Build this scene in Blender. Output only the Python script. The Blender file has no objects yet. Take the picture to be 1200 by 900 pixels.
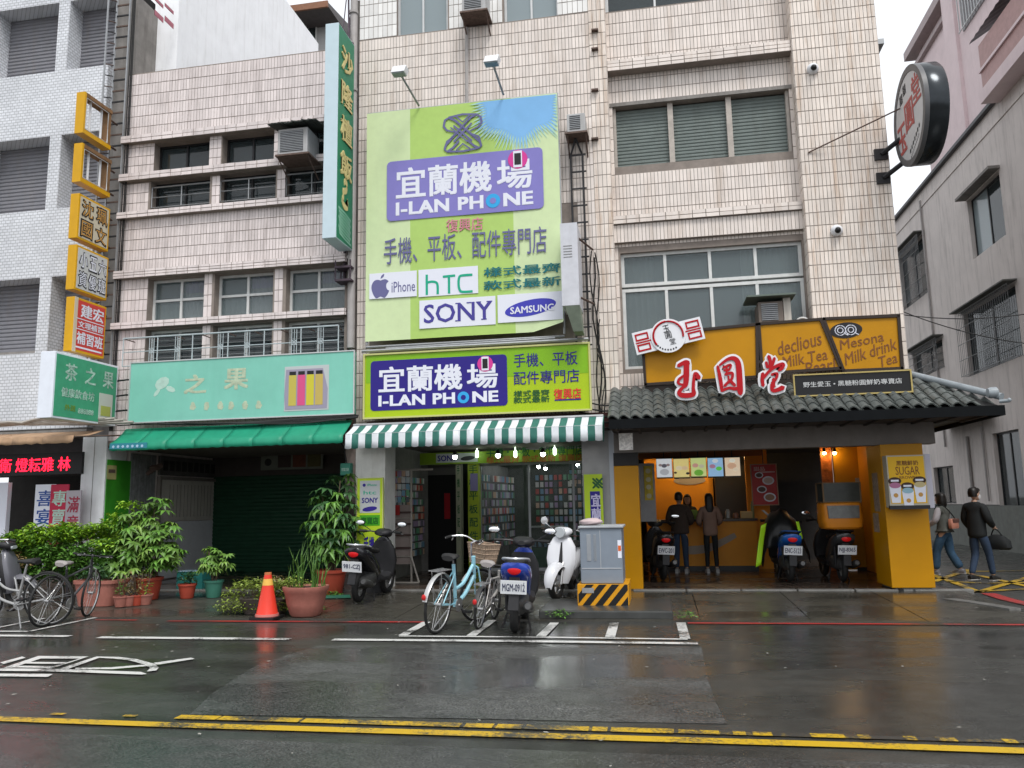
import bpy, bmesh, math, random
import numpy as np
from mathutils import Vector, Matrix
random.seed(7)
PI = math.pi
SC = bpy.context.scene
COL = SC.collection

# ---------------------------------------------------------------- camera
CF, CYAW, CPIT, CROL = 934.8, .177144, .148992, -.019813
CH = 1.6
_cy, _sy = math.cos(CYAW), math.sin(CYAW)
FW = Vector((-_sy*math.cos(CPIT), _cy*math.cos(CPIT), math.sin(CPIT)))
_r0 = Vector((_cy, _sy, 0)); _u0 = _r0.cross(FW)
RT = _r0*math.cos(CROL) + _u0*math.sin(CROL)
UP = -_r0*math.sin(CROL) + _u0*math.cos(CROL)
cam_d = bpy.data.cameras.new('camera'); cam = bpy.data.objects.new('camera', cam_d); COL.objects.link(cam)
cam_d.sensor_width = 36; cam_d.lens = CF/1200*36; cam_d.clip_start = .05; cam_d.clip_end = 2000
m = Matrix((RT, UP, -FW)).transposed().to_4x4(); m.translation = Vector((0, 0, CH)); cam.matrix_world = m
SC.camera = cam

# ---------------------------------------------------------------- world, sun, exposure
w = bpy.data.worlds.new('World'); SC.world = w; w.use_nodes = True
nt = w.node_tree; bg = nt.nodes['Background']
sky = nt.nodes.new('ShaderNodeTexSky'); sky.sky_type = 'NISHITA'; sky.sun_disc = False
sky.sun_elevation = math.radians(58); sky.sun_rotation = math.radians(152)
sky.air_density = 1.0; sky.dust_density = 4.0; sky.ozone_density = 1.0
hs = nt.nodes.new('ShaderNodeHueSaturation'); hs.inputs['Saturation'].default_value = .12
mx = nt.nodes.new('ShaderNodeMixRGB'); mx.inputs[0].default_value = .6; mx.inputs[2].default_value = (10.5, 10.9, 11.5, 1)
nt.links.new(sky.outputs[0], hs.inputs['Color']); nt.links.new(hs.outputs[0], mx.inputs[1])
nt.links.new(mx.outputs[0], bg.inputs[0]); bg.inputs[1].default_value = .10
sd = bpy.data.lights.new('sun', 'SUN'); sd.energy = 1.4; sd.angle = math.radians(18); sd.color = (1, .97, .93)
sun = bpy.data.objects.new('sun', sd); COL.objects.link(sun)
_el, _az = math.radians(58), math.radians(152)
_dir = Vector((math.sin(_az)*math.cos(_el), math.cos(_az)*math.cos(_el), math.sin(_el)))
sun.rotation_euler = _dir.to_track_quat('Z', 'Y').to_euler()
SC.view_settings.view_transform = 'Standard'; SC.view_settings.look = 'None'
SC.view_settings.exposure = 0.55; SC.view_settings.gamma = 1.0; SC.view_settings.use_curve_mapping = False
try:
    SC.cycles.max_bounces = 7; SC.cycles.diffuse_bounces = 4; SC.cycles.glossy_bounces = 3; SC.cycles.use_denoising = True
    SC.cycles.transparent_max_bounces = 12; SC.cycles.sample_clamp_indirect = 6
except Exception: pass

# ---------------------------------------------------------------- measuring from the calibrated camera
def ray(px, py): return FW + RT*((px-600)/CF) - UP*((py-450)/CF)
CAM = Vector((0, 0, CH))
def G(px, py, z=0.0):
    d = ray(px, py); return CAM + d*((z-CH)/d.z)
def F(px, py, Y):
    d = ray(px, py); return CAM + d*(Y/d.y)
def S(px, py, X):
    d = ray(px, py); return CAM + d*(X/d.x)
def RF(x0, y0, x1, y1, Y):           # facade rectangle -> (X0, X1, Z0, Z1)
    a, b = F(x0, y0, Y), F(x1, y1, Y); return a.x, b.x, b.z, a.z

# ---------------------------------------------------------------- materials
MATS = {}
def mat(name, col, rough=.6, metal=0.0, noise=0.0, nscale=6.0, bump=0.0, bscale=60.0, streak=0.0, scol=(.10, .07, .05),
        emit=None, estr=0.0, spec=.28, tint=0.0, coat=0.0, rnoise=0.0, sscale=3.0, hfreq=None):
    if name in MATS: return MATS[name]
    M = bpy.data.materials.new(name); M.use_nodes = True; t = M.node_tree; N = t.nodes; L = t.links
    p = N['Principled BSDF']; p.inputs['Roughness'].default_value = rough; p.inputs['Metallic'].default_value = metal
    p.inputs['Specular IOR Level'].default_value = spec; p.inputs['Coat Weight'].default_value = coat
    geo = N.new('ShaderNodeNewGeometry')
    cur = N.new('ShaderNodeRGB'); cur.outputs[0].default_value = (*col, 1); cur = cur.outputs[0]
    def scaled(sx, sy, sz):
        mp = N.new('ShaderNodeMapping'); mp.inputs['Scale'].default_value = (sx, sy, sz); L.new(geo.outputs['Position'], mp.inputs[0]); return mp.outputs[0]
    if noise:
        nz = N.new('ShaderNodeTexNoise'); nz.inputs['Scale'].default_value = nscale; nz.inputs['Detail'].default_value = 5; nz.inputs['Roughness'].default_value = .65
        L.new(geo.outputs['Position'], nz.inputs['Vector'])
        mr = N.new('ShaderNodeMapRange'); mr.inputs[1].default_value = .25; mr.inputs[2].default_value = .75
        mr.inputs[3].default_value = 1-noise; mr.inputs[4].default_value = 1+noise
        L.new(nz.outputs[0], mr.inputs[0])
        vm = N.new('ShaderNodeVectorMath'); vm.operation = 'SCALE'; L.new(cur, vm.inputs[0]); L.new(mr.outputs[0], vm.inputs['Scale']); cur = vm.outputs[0]
        if rnoise:
            m2 = N.new('ShaderNodeMapRange'); m2.inputs[1].default_value = .3; m2.inputs[2].default_value = .7
            m2.inputs[3].default_value = max(.02, rough-rnoise); m2.inputs[4].default_value = min(1, rough+rnoise)
            L.new(nz.outputs[0], m2.inputs[0]); L.new(m2.outputs[0], p.inputs['Roughness'])
    if tint:
        at = N.new('ShaderNodeAttribute'); at.attribute_name = 'tint'
        mr = N.new('ShaderNodeMapRange'); mr.inputs[3].default_value = 1-tint; mr.inputs[4].default_value = 1+tint; L.new(at.outputs['Fac'], mr.inputs[0])
        vm = N.new('ShaderNodeVectorMath'); vm.operation = 'SCALE'; L.new(cur, vm.inputs[0]); L.new(mr.outputs[0], vm.inputs['Scale']); cur = vm.outputs[0]
    if streak:
        nz = N.new('ShaderNodeTexNoise'); nz.inputs['Scale'].default_value = sscale; nz.inputs['Detail'].default_value = 6; nz.inputs['Roughness'].default_value = .7
        L.new(scaled(2.2, 2.2, .22), nz.inputs['Vector'])
        mr = N.new('ShaderNodeMapRange'); mr.inputs[1].default_value = .5; mr.inputs[2].default_value = .78; mr.inputs[4].default_value = streak
        L.new(nz.outputs[0], mr.inputs[0])
        mi = N.new('ShaderNodeMixRGB'); L.new(mr.outputs[0], mi.inputs[0]); L.new(cur, mi.inputs[1]); mi.inputs[2].default_value = (*scol, 1); cur = mi.outputs[0]
    L.new(cur, p.inputs['Base Color'])
    if bump:
        nz = N.new('ShaderNodeTexNoise'); nz.inputs['Scale'].default_value = bscale; nz.inputs['Detail'].default_value = 4
        L.new(geo.outputs['Position'], nz.inputs['Vector'])
        b = N.new('ShaderNodeBump'); b.inputs['Strength'].default_value = bump; b.inputs['Distance'].default_value = .01
        L.new(nz.outputs[0], b.inputs['Height']); L.new(b.outputs[0], p.inputs['Normal'])
    if emit:
        p.inputs['Emission Color'].default_value = (*emit, 1); p.inputs['Emission Strength'].default_value = estr
    MATS[name] = M; return M

def glass(name, col, alpha=.55, rough=.04):
    if name in MATS: return MATS[name]
    M = bpy.data.materials.new(name); M.use_nodes = True; t = M.node_tree; N = t.nodes; L = t.links
    p = N['Principled BSDF']; p.inputs['Base Color'].default_value = (*col, 1); p.inputs['Roughness'].default_value = rough
    p.inputs['Specular IOR Level'].default_value = .6
    tr = N.new('ShaderNodeBsdfTransparent'); mxs = N.new('ShaderNodeMixShader'); mxs.inputs[0].default_value = alpha
    L.new(tr.outputs[0], mxs.inputs[1]); L.new(p.outputs[0], mxs.inputs[2]); L.new(mxs.outputs[0], N['Material Output'].inputs['Surface'])
    MATS[name] = M; return M

def mosaic(name, col, mortar, tw, th, offs=.0):      # small far tiles: brick texture in world space on vertical walls
    M = bpy.data.materials.new(name); M.use_nodes = True; t = M.node_tree; N = t.nodes; L = t.links; p = N['Principled BSDF']
    geo = N.new('ShaderNodeNewGeometry'); sx = N.new('ShaderNodeSeparateXYZ'); L.new(geo.outputs['Position'], sx.inputs[0])
    ad = N.new('ShaderNodeMath'); ad.operation = 'ADD'; L.new(sx.outputs['X'], ad.inputs[0]); L.new(sx.outputs['Y'], ad.inputs[1])
    cx = N.new('ShaderNodeCombineXYZ'); L.new(ad.outputs[0], cx.inputs['X']); L.new(sx.outputs['Z'], cx.inputs['Y'])
    br = N.new('ShaderNodeTexBrick'); br.inputs['Scale'].default_value = 1; br.inputs['Brick Width'].default_value = tw; br.inputs['Row Height'].default_value = th
    br.inputs['Mortar Size'].default_value = .008; br.inputs['Mortar Smooth'].default_value = .2; br.offset = offs
    br.inputs['Color1'].default_value = (*col, 1); br.inputs['Color2'].default_value = (*[c*.86 for c in col], 1); br.inputs['Mortar'].default_value = (*mortar, 1)
    L.new(cx.outputs[0], br.inputs['Vector'])
    nz = N.new('ShaderNodeTexNoise'); nz.inputs['Scale'].default_value = .9; nz.inputs['Detail'].default_value = 7; L.new(geo.outputs['Position'], nz.inputs['Vector'])
    mr = N.new('ShaderNodeMapRange'); mr.inputs[1].default_value = .3; mr.inputs[2].default_value = .7; mr.inputs[3].default_value = .82; mr.inputs[4].default_value = 1.06; L.new(nz.outputs[0], mr.inputs[0])
    vm = N.new('ShaderNodeVectorMath'); vm.operation = 'SCALE'; L.new(br.outputs['Color'], vm.inputs[0]); L.new(mr.outputs[0], vm.inputs['Scale'])
    L.new(vm.outputs[0], p.inputs['Base Color']); p.inputs['Roughness'].default_value = .35
    b = N.new('ShaderNodeBump'); b.inputs['Strength'].default_value = .5; b.inputs['Distance'].default_value = .004; b.invert = True
    L.new(br.outputs['Fac'], b.inputs['Height']); L.new(b.outputs[0], p.inputs['Normal'])
    MATS[name] = M; return M

def paint(name, col, wear, under=(.04, .04, .038)):      # road paint worn through to the asphalt
    M = bpy.data.materials.new(name); M.use_nodes = True; t = M.node_tree; N = t.nodes; L = t.links; p = N['Principled BSDF']
    geo = N.new('ShaderNodeNewGeometry'); a = N.new('ShaderNodeTexNoise'); a.inputs['Scale'].default_value = 34; a.inputs['Detail'].default_value = 6; a.inputs['Roughness'].default_value = .75; L.new(geo.outputs['Position'], a.inputs[0])
    b = N.new('ShaderNodeTexNoise'); b.inputs['Scale'].default_value = 1.7; b.inputs['Detail'].default_value = 3; L.new(geo.outputs['Position'], b.inputs[0])
    s = N.new('ShaderNodeMath'); s.operation = 'ADD'; L.new(a.outputs[0], s.inputs[0]); L.new(b.outputs[0], s.inputs[1])
    r = N.new('ShaderNodeMapRange'); r.inputs[1].default_value = 1.02-wear; r.inputs[2].default_value = 1.18-wear*.6; L.new(s.outputs[0], r.inputs[0])
    m_ = N.new('ShaderNodeMixRGB'); L.new(r.outputs[0], m_.inputs[0]); m_.inputs[1].default_value = (*col, 1); m_.inputs[2].default_value = (*under, 1)
    L.new(m_.outputs[0], p.inputs['Base Color']); p.inputs['Roughness'].default_value = .38
    MATS[name] = M; return M

def asphalt(name, col, rlo, rhi, speck=.5, pud=.5, grit=.35, gloss=.5):
    M = bpy.data.materials.new(name); M.use_nodes = True; t = M.node_tree; N = t.nodes; L = t.links; p = N['Principled BSDF']
    geo = N.new('ShaderNodeNewGeometry')
    def nz(s, d=5, r=.6, sc=None):
        n = N.new('ShaderNodeTexNoise'); n.inputs['Scale'].default_value = s; n.inputs['Detail'].default_value = d; n.inputs['Roughness'].default_value = r
        if sc:
            mp = N.new('ShaderNodeMapping'); mp.inputs['Scale'].default_value = sc; L.new(geo.outputs['Position'], mp.inputs[0]); L.new(mp.outputs[0], n.inputs[0])
        else: L.new(geo.outputs['Position'], n.inputs[0])
        return n.outputs[0]
    def mr(src, a, b, c, d):
        m_ = N.new('ShaderNodeMapRange'); L.new(src, m_.inputs[0])
        for i, v in enumerate((a, b, c, d)): m_.inputs[i+1].default_value = v
        return m_.outputs[0]
    big = nz(.8, 4, .55, (.55, 1.3, 1)); fine = nz(62, 2); mid = nz(5, 5)
    wet = mr(big, .5-.18*pud, .5+.14, 0, 1)
    v1 = N.new('ShaderNodeVectorMath'); v1.operation = 'SCALE'; v1.inputs[0].default_value = col; L.new(mr(mid, .3, .7, .78, 1.2), v1.inputs['Scale'])
    v2 = N.new('ShaderNodeVectorMath'); v2.operation = 'SCALE'; L.new(v1.outputs[0], v2.inputs[0]); L.new(mr(fine, .3, .72, 1-speck*.6, 1+speck), v2.inputs['Scale'])
    v3 = N.new('ShaderNodeVectorMath'); v3.operation = 'SCALE'; L.new(v2.outputs[0], v3.inputs[0]); L.new(mr(wet, 0, 1, .84, 1.07), v3.inputs['Scale'])
    vo = N.new('ShaderNodeTexVoronoi'); vo.inputs['Scale'].default_value = 38; L.new(geo.outputs['Position'], vo.inputs[0])
    sp = mr(vo.outputs['Distance'], .07, .12, 1, 0)
    mi = N.new('ShaderNodeMixRGB'); ml = N.new('ShaderNodeMath'); ml.operation = 'MULTIPLY'; L.new(sp, ml.inputs[0]); L.new(mr(nz(3), .45, .6, 0, speck), ml.inputs[1])
    L.new(ml.outputs[0], mi.inputs[0]); L.new(v3.outputs[0], mi.inputs[1]); mi.inputs[2].default_value = (.3, .3, .29, 1)
    L.new(mi.outputs[0], p.inputs['Base Color'])
    L.new(mr(wet, 0, 1, rlo, rhi), p.inputs['Roughness']); p.inputs['Specular IOR Level'].default_value = gloss
    b = N.new('ShaderNodeBump'); b.inputs['Distance'].default_value = .004
    L.new(mr(wet, 0, 1, grit*.12, grit), b.inputs['Strength']); L.new(fine, b.inputs['Height'])
    L.new(b.outputs[0], p.inputs['Normal'])
    MATS[name] = M; return M

# ---------------------------------------------------------------- mesh builder
class MB:
    def __init__(s): s.v = []; s.f = []; s.mi = []; s.cur = 0; s.t = None
    def add(s, vs, fs):
        o = len(s.v)
        if s.t is not None: vs = [s.t @ Vector(v) for v in vs]
        s.v += [tuple(v) for v in vs]; s.f += [tuple(i+o for i in f) for f in fs]; s.mi += [s.cur]*len(fs); return s
    def box(s, x0, x1, y0, y1, z0, z1):
        x0, x1 = min(x0, x1), max(x0, x1); y0, y1 = min(y0, y1), max(y0, y1); z0, z1 = min(z0, z1), max(z0, z1)
        return s.add([(x0,y0,z0),(x1,y0,z0),(x1,y1,z0),(x0,y1,z0),(x0,y0,z1),(x1,y0,z1),(x1,y1,z1),(x0,y1,z1)],
                     [(0,3,2,1),(4,5,6,7),(0,1,5,4),(1,2,6,5),(2,3,7,6),(3,0,4,7)])
    def quad(s, *p): return s.add(p, [tuple(range(len(p)))])
    def prism(s, pts, d):                       # pts: planar 3d loop, extruded by vector d
        n = len(pts); d = Vector(d); a = [Vector(p) for p in pts]; b = [p+d for p in a]
        return s.add(a+b, [tuple(range(n))[::-1], tuple(range(n, 2*n))] + [(i, (i+1) % n, n+(i+1) % n, n+i) for i in range(n)])
    def tube(s, pts, r, n=6, caps=True):
        pts = [Vector(p) for p in pts]
        rs = r if isinstance(r, (list, tuple)) else [r]*len(pts)
        rings = []; ref = None
        for i, p in enumerate(pts):
            d = (pts[min(i+1, len(pts)-1)] - pts[max(i-1, 0)])
            d = d.normalized() if d.length > 1e-9 else Vector((0, 0, 1))
            if ref is None: ref = Vector((0, 0, 1)) if abs(d.z) < .9 else Vector((1, 0, 0))
            a = d.cross(ref)
            if a.length < 1e-5: a = d.orthogonal()
            a.normalize(); b = d.cross(a).normalized(); ref = b*-1 if False else ref
            rings.append([p + a*math.cos(2*PI*k/n)*rs[i] + b*math.sin(2*PI*k/n)*rs[i] for k in range(n)])
        vs = [v for R_ in rings for v in R_]; fs = []
        for i in range(len(rings)-1):
            for k in range(n): fs.append((i*n+k, i*n+(k+1) % n, (i+1)*n+(k+1) % n, (i+1)*n+k))
        if caps: fs += [tuple(range(n))[::-1], tuple(range(len(vs)-n, len(vs)))]
        return s.add(vs, fs)
    def loft(s, secs, n=14, e=2.4, axis='x'):    # secs: (pos along axis, c1, c2, half1, half2): rounded rectangular rings
        vs = []
        for (a, c1, c2, h1, h2) in secs:
            for k in range(n):
                th = 2*PI*k/n; c, q = math.cos(th), math.sin(th)
                u = c1 + h1*math.copysign(abs(c)**(2/e), c); v_ = c2 + h2*math.copysign(abs(q)**(2/e), q)
                vs.append((a, u, v_) if axis == 'x' else ((u, a, v_) if axis == 'y' else (u, v_, a)))
        m_ = len(secs); fs = [(i*n+k, i*n+(k+1) % n, (i+1)*n+(k+1) % n, (i+1)*n+k) for i in range(m_-1) for k in range(n)]
        fs += [tuple(range(n))[::-1], tuple(range((m_-1)*n, m_*n))]
        return s.add(vs, fs)
    def lathe(s, prof, c=(0, 0, 0), n=16, axis='z'):
        vs = []; c = Vector(c)
        for (r, h) in prof:
            for k in range(n):
                a = 2*PI*k/n; x, y = r*math.cos(a), r*math.sin(a)
                vs.append(c + Vector((x, y, h) if axis == 'z' else ((h, x, y) if axis == 'x' else (x, h, y))))
        m_ = len(prof); fs = [(i*n+k, i*n+(k+1) % n, (i+1)*n+(k+1) % n, (i+1)*n+k) for i in range(m_-1) for k in range(n)]
        fs += [tuple(range(n))[::-1], tuple(range((m_-1)*n, m_*n))]
        return s.add(vs, fs)
    def ball(s, c, r, n=10, m_=6, sx=1, sy=1, sz=1):
        vs = [(c[0], c[1], c[2]-r*sz)]
        for i in range(1, m_):
            a = PI*i/m_
            for k in range(n): vs.append((c[0]+r*sx*math.sin(a)*math.cos(2*PI*k/n), c[1]+r*sy*math.sin(a)*math.sin(2*PI*k/n), c[2]-r*sz*math.cos(a)))
        vs.append((c[0], c[1], c[2]+r*sz)); T = len(vs)-1
        fs = [(0, 1+(k+1) % n, 1+k) for k in range(n)] + [(T, T-n+k, T-n+(k+1) % n) for k in range(n)]
        for i in range(m_-2):
            for k in range(n): a = 1+i*n; fs.append((a+k, a+(k+1) % n, a+n+(k+1) % n, a+n+k))
        return s.add(vs, fs)
    def torus(s, c, R, r, n=28, m_=8, axis='y'):
        vs = []
        for i in range(n):
            a = 2*PI*i/n
            for k in range(m_):
                b = 2*PI*k/m_; q = R + r*math.cos(b)
                p = (q*math.cos(a), r*math.sin(b), q*math.sin(a)) if axis == 'y' else ((q*math.cos(a), q*math.sin(a), r*math.sin(b)) if axis == 'z' else (r*math.sin(b), q*math.cos(a), q*math.sin(a)))
                vs.append((c[0]+p[0], c[1]+p[1], c[2]+p[2]))
        return s.add(vs, [(i*m_+k, i*m_+(k+1) % m_, ((i+1) % n)*m_+(k+1) % m_, ((i+1) % n)*m_+k) for i in range(n) for k in range(m_)])
    def mesh(s, name, m, smooth=False):
        me = bpy.data.meshes.new(name); me.from_pydata(s.v, [], s.f)
        for q in (m if isinstance(m, (list, tuple)) else [m]): me.materials.append(q)
        if isinstance(m, (list, tuple)): me.polygons.foreach_set('material_index', s.mi)
        bm = bmesh.new(); bm.from_mesh(me); bmesh.ops.recalc_face_normals(bm, faces=bm.faces); bm.to_mesh(me); bm.free()
        if smooth:
            me.polygons.foreach_set('use_smooth', [True]*len(me.polygons))
            try: me.set_sharp_from_angle(angle=math.radians(40 if smooth is True else smooth))
            except Exception: pass
        me.update(); return me
    def build(s, name, m, parent=None, smooth=False, **kw):
        me = s.mesh(name, m, smooth); return link(name, me, parent, **kw)

def wloc(o):
    v = Vector((0, 0, 0))
    while o: v += o.location; o = o.parent
    return v
def link(name, me, parent=None, bevel=0, keep=False, **kw):
    if parent is not None and not keep:
        off = wloc(parent)
        if off.length > 0: me.transform(Matrix.Translation(-off))
    elif parent is None and not keep:
        # a one-mesh thing: put its origin at the base of its geometry
        n = len(me.vertices); a = np.empty(n*3); me.vertices.foreach_get('co', a); a = a.reshape(-1, 3)
        c = Vector(((a[:, 0].min()+a[:, 0].max())/2, (a[:, 1].min()+a[:, 1].max())/2, a[:, 2].min()))
        me.transform(Matrix.Translation(-c))
        o = bpy.data.objects.new(name, me); COL.objects.link(o); o.location = c
        if bevel: bev(o, bevel)
        for k, v in kw.items(): o[k] = v
        return o
    o = bpy.data.objects.new(name, me); COL.objects.link(o); o.parent = parent
    if bevel: bev(o, bevel)
    for k, v in kw.items(): o[k] = v
    return o
def bev(o, w_):
    b = o.modifiers.new('bevel', 'BEVEL'); b.width = w_; b.segments = 2; b.limit_method = 'ANGLE'; b.angle_limit = math.radians(35); return o
def thing(name, label, cat, loc=(0, 0, 0), group=None):
    o = bpy.data.objects.new(name, None); COL.objects.link(o); o.location = loc; o.empty_display_size = .2
    o['label'] = label; o['category'] = cat
    if group: o['group'] = group
    return o
def kids(o): return [c for c in o.children]
def copy_tree(o, label, loc=None, parent=None, top=True):
    c = o.copy(); COL.objects.link(c)
    if parent: c.parent = parent
    if top and label: c['label'] = label
    if loc is not None: c.location = loc
    for ch in o.children: copy_tree(ch, None, None, c, False)
    return c
def B(*boxes):
    q = MB()
    for b in boxes: q.box(*b)
    return q

# ---------------------------------------------------------------- lettering
TC = bpy.data.curves.new('type', 'FONT'); TO = bpy.data.objects.new('type', TC)
_tcache = {}
def tmesh(s, bold, ext, space=1.0):
    k = (s, bold, ext, space)
    if k not in _tcache:
        TC.body = s; TC.offset = bold; TC.extrude = ext; TC.size = 1; TC.resolution_u = 2; TC.space_character = space
        me = bpy.data.meshes.new_from_object(TO)
        n = len(me.vertices); a = np.empty(n*3); me.vertices.foreach_get('co', a)
        _tcache[k] = (a.reshape(-1, 3).copy(), [tuple(p.vertices) for p in me.polygons]); bpy.data.meshes.remove(me)
    return _tcache[k]
def text_into(q, s, O, U, V, w_, h_, bold=0.0, space=1.0, depth=.004, ital=0.0, rise=0.0):
    a, fs = tmesh(s, 0.0, .01, space)
    O, U, V = Vector(O), Vector(U), Vector(V); Nn = U.cross(V).normalized()
    lo, hi = a.min(0), a.max(0); sx = w_/max(hi[0]-lo[0], 1e-6); sy = h_/max(hi[1]-lo[1], 1e-6)
    for i, (bu, bv) in enumerate(((-1, -1), (1, -1), (-1, 1), (1, 1), (0, 0)) if bold > .003 else ((0, 0),)):   # heavier weights: the glyph struck several times
        vs = []
        for x, y, z in a:
            u, v_ = (x-lo[0])*sx+bu*bold*.62*sx, (y-lo[1])*sy+bv*bold*.5*sy
            vs.append(O + U*(u+ital*v_) + V*(v_+rise*u) + Nn*((z/.02+.5)*depth+i*.0004))
        q.add(vs, fs)
XU, YU, ZU = Vector((1, 0, 0)), Vector((0, 1, 0)), Vector((0, 0, 1))
def ftext(q, s, x0, y0, x1, y1, Y, bold=0.0, **kw):   # text on a street-facing plane Y, filling the pixel-measured rectangle TL-BR
    X0, X1, Z0, Z1 = RF(x0, y0, x1, y1, Y)
    text_into(q, s, (X0, Y, Z0), XU, ZU, X1-X0, Z1-Z0, bold, **kw)
def stroke(q, pts, wd, O, U, V, k=0, depth=.006, caps=True):   # a flat brush stroke of varying width on plane O,U,V
    O, U, V = Vector(O), Vector(U), Vector(V); Nn = U.cross(V).normalized(); z = k*.0006
    P = [Vector((p[0], p[1])) for p in pts]; W = wd if isinstance(wd, (list, tuple)) else [wd]*len(P)
    L_, R_ = [], []
    for i, p in enumerate(P):
        d = (P[min(i+1, len(P)-1)] - P[max(i-1, 0)]); d = d.normalized() if d.length else Vector((1, 0)); n_ = Vector((-d.y, d.x))*W[i]/2
        L_.append(p+n_); R_.append(p-n_)
    loop = L_ + ([P[-1] + (P[-1]-P[-2]).normalized()*W[-1]*.45] if caps else []) + R_[::-1] + ([P[0] - (P[1]-P[0]).normalized()*W[0]*.45] if caps else [])
    fr = [O+U*a.x+V*a.y+Nn*(z+depth) for a in loop]; q.prism(fr, -Nn*depth)
def smooth_line(pts, n=4):
    P = [Vector(p) for p in pts]; out = []
    for i in range(len(P)-1):
        a, b, c, d = P[max(i-1, 0)], P[i], P[i+1], P[min(i+2, len(P)-1)]
        for k in range(n):
            t = k/n; out.append(.5*((2*b)+(c-a)*t+(2*a-5*b+4*c-d)*t*t+(3*b-a-3*c+d)*t**3))
    return out + [P[-1]]
def disc(q, c, r, Nn, U, V, depth=.005, n=24, sx=1, sy=1, rot=0):
    c, U, V, Nn = Vector(c), Vector(U), Vector(V), Vector(Nn)
    pts = []
    for k in range(n):
        a = 2*PI*k/n; x, y = r*sx*math.cos(a), r*sy*math.sin(a)
        x, y = x*math.cos(rot)-y*math.sin(rot), x*math.sin(rot)+y*math.cos(rot)
        pts.append(c+U*x+V*y)
    q.prism(pts, Nn*depth)
FN = Vector((0, -1, 0))
# ---------------------------------------------------------------- palette
TILE = mat('pink_glazed_tile', (.74, .67, .62), .32, noise=.10, nscale=1.3, streak=.5, scol=(.38, .27, .18), tint=.09, sscale=2.5)
TILER = mat('rust_stained_glazed_tile', (.74, .665, .60), .34, noise=.12, nscale=1.3, streak=.8, scol=(.40, .23, .11), tint=.10, sscale=3.6)
TILE1 = mat('grimy_pink_glazed_tile', (.70, .63, .615), .34, noise=.12, nscale=1.6, streak=.5, scol=(.20, .15, .13), tint=.10, sscale=2.8)
TILEW = mat('white_glazed_tile', (.78, .77, .75), .3, noise=.08, nscale=1.5, streak=.2, scol=(.35, .3, .26), tint=.1)
GROUT = mat('grey_grout', (.25, .215, .19), .9, noise=.2)
GROUTW = mat('pale_grout', (.22, .21, .20), .9, noise=.2)
MOS = mosaic('white_mosaic', (.74, .76, .80), (.40, .41, .43), .11, .066, .5)
MOS2 = mosaic('cream_mosaic', (.50, .49, .46), (.24, .23, .22), .11, .066, .5)
PLASTERW = mat('white_plaster', (.88, .89, .91), .8, noise=.06, nscale=2, streak=.3, scol=(.42, .40, .37), bump=.2, bscale=20)
PLASTERG = mat('grey_plaster', (.66, .605, .575), .85, noise=.08, nscale=1.5, streak=.5, scol=(.17, .155, .145), bump=.25, bscale=30)
PLASTERP = mat('pale_pink_render', (.74, .61, .62), .8, noise=.07, nscale=2, streak=.2, scol=(.4, .3, .29))
ROSE = mat('rose_tile', (.42, .25, .235), .5, noise=.15, nscale=6, bump=.2)
CONC = mat('stained_concrete', (.24, .225, .21), .85, noise=.25, nscale=3, streak=.5, scol=(.08, .07, .06), bump=.4, bscale=40)
DARKIN = mat('dark_interior', (.03, .028, .027), .9, noise=.2)
ALU = mat('silver_aluminium', (.52, .53, .53), .4, metal=.35, noise=.08)
WFRAME = mat('white_painted_frame', (.62, .63, .62), .45, noise=.1, streak=.3, scol=(.3, .28, .25))
BLKMET = mat('black_steel', (.03, .03, .032), .45, metal=.4, noise=.2)
RUST = mat('rusty_steel', (.13, .09, .075), .75, metal=.2, noise=.35, nscale=14)
GREYMET = mat('galvanised_steel', (.33, .34, .35), .42, metal=.5, noise=.15, nscale=9)
GLASS = glass('window_glass', (.045, .06, .065), .62)
GLASSC = glass('clear_window_glass', (.15, .19, .20), .5)
GLASSB = glass('frosted_window_glass', (.28, .34, .36), .80, .15)
CURT = mat('lilac_curtain', (.62, .52, .85), .9, noise=.1)
CURTW = mat('sheer_grey_curtain', (.78, .80, .80), .9, noise=.1)
CURTG = mat('dull_green_curtain', (.42, .50, .47), .9, noise=.1)
SHUTG = mat('green_grey_shutter', (.155, .185, .175), .5, metal=.1, noise=.12, streak=.4, scol=(.1, .1, .09))
SHUTP = mat('grey_roller_shutter', (.215, .215, .235), .5, metal=.1, noise=.1, streak=.3, scol=(.2, .15, .1))
SHUTD = mat('dark_green_shutter', (.012, .055, .028), .5, metal=.1, noise=.2)
ORANGE = mat('amber_panel', (.47, .215, .001), .38, noise=.07, nscale=2, spec=.22)
ORANGED = mat('dark_orange_wall', (.62, .25, .012), .5, noise=.1, nscale=2)
YEL = mat('sign_yellow', (.62, .33, .004), .38, noise=.06, streak=.15, scol=(.4, .2, .02))
BLACK = mat('black_enamel', (.012, .012, .013), .35)
WHITE = mat('sign_white', (.72, .73, .76), .4, noise=.04, streak=.12, scol=(.45, .42, .38))
INKBLK = mat('black_ink', (.015, .015, .018), .5)
RED = mat('signal_red', (.50, .02, .025), .4, noise=.08)
RUB = mat('black_rubber', (.018, .018, .018), .6, noise=.2, nscale=30)
CHROME = mat('chrome', (.6, .6, .6), .18, metal=1.0)
CABLE = mat('cable_black', (.02, .02, .02), .6)
PVC = mat('grey_pvc_pipe', (.36, .34, .33), .5, noise=.12, streak=.4, scol=(.15, .12, .1))

FY, RY, BY = 14.3, 14.6, 18.2       # facade plane, recessed bay plane, shop-front plane behind the arcade
FLOOR = .10                         # arcade floor height
X1a, X1b, X2a, X2b, X3a, X3b = -10.82, -5.78, -5.58, -.92, -.60, 4.26

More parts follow.
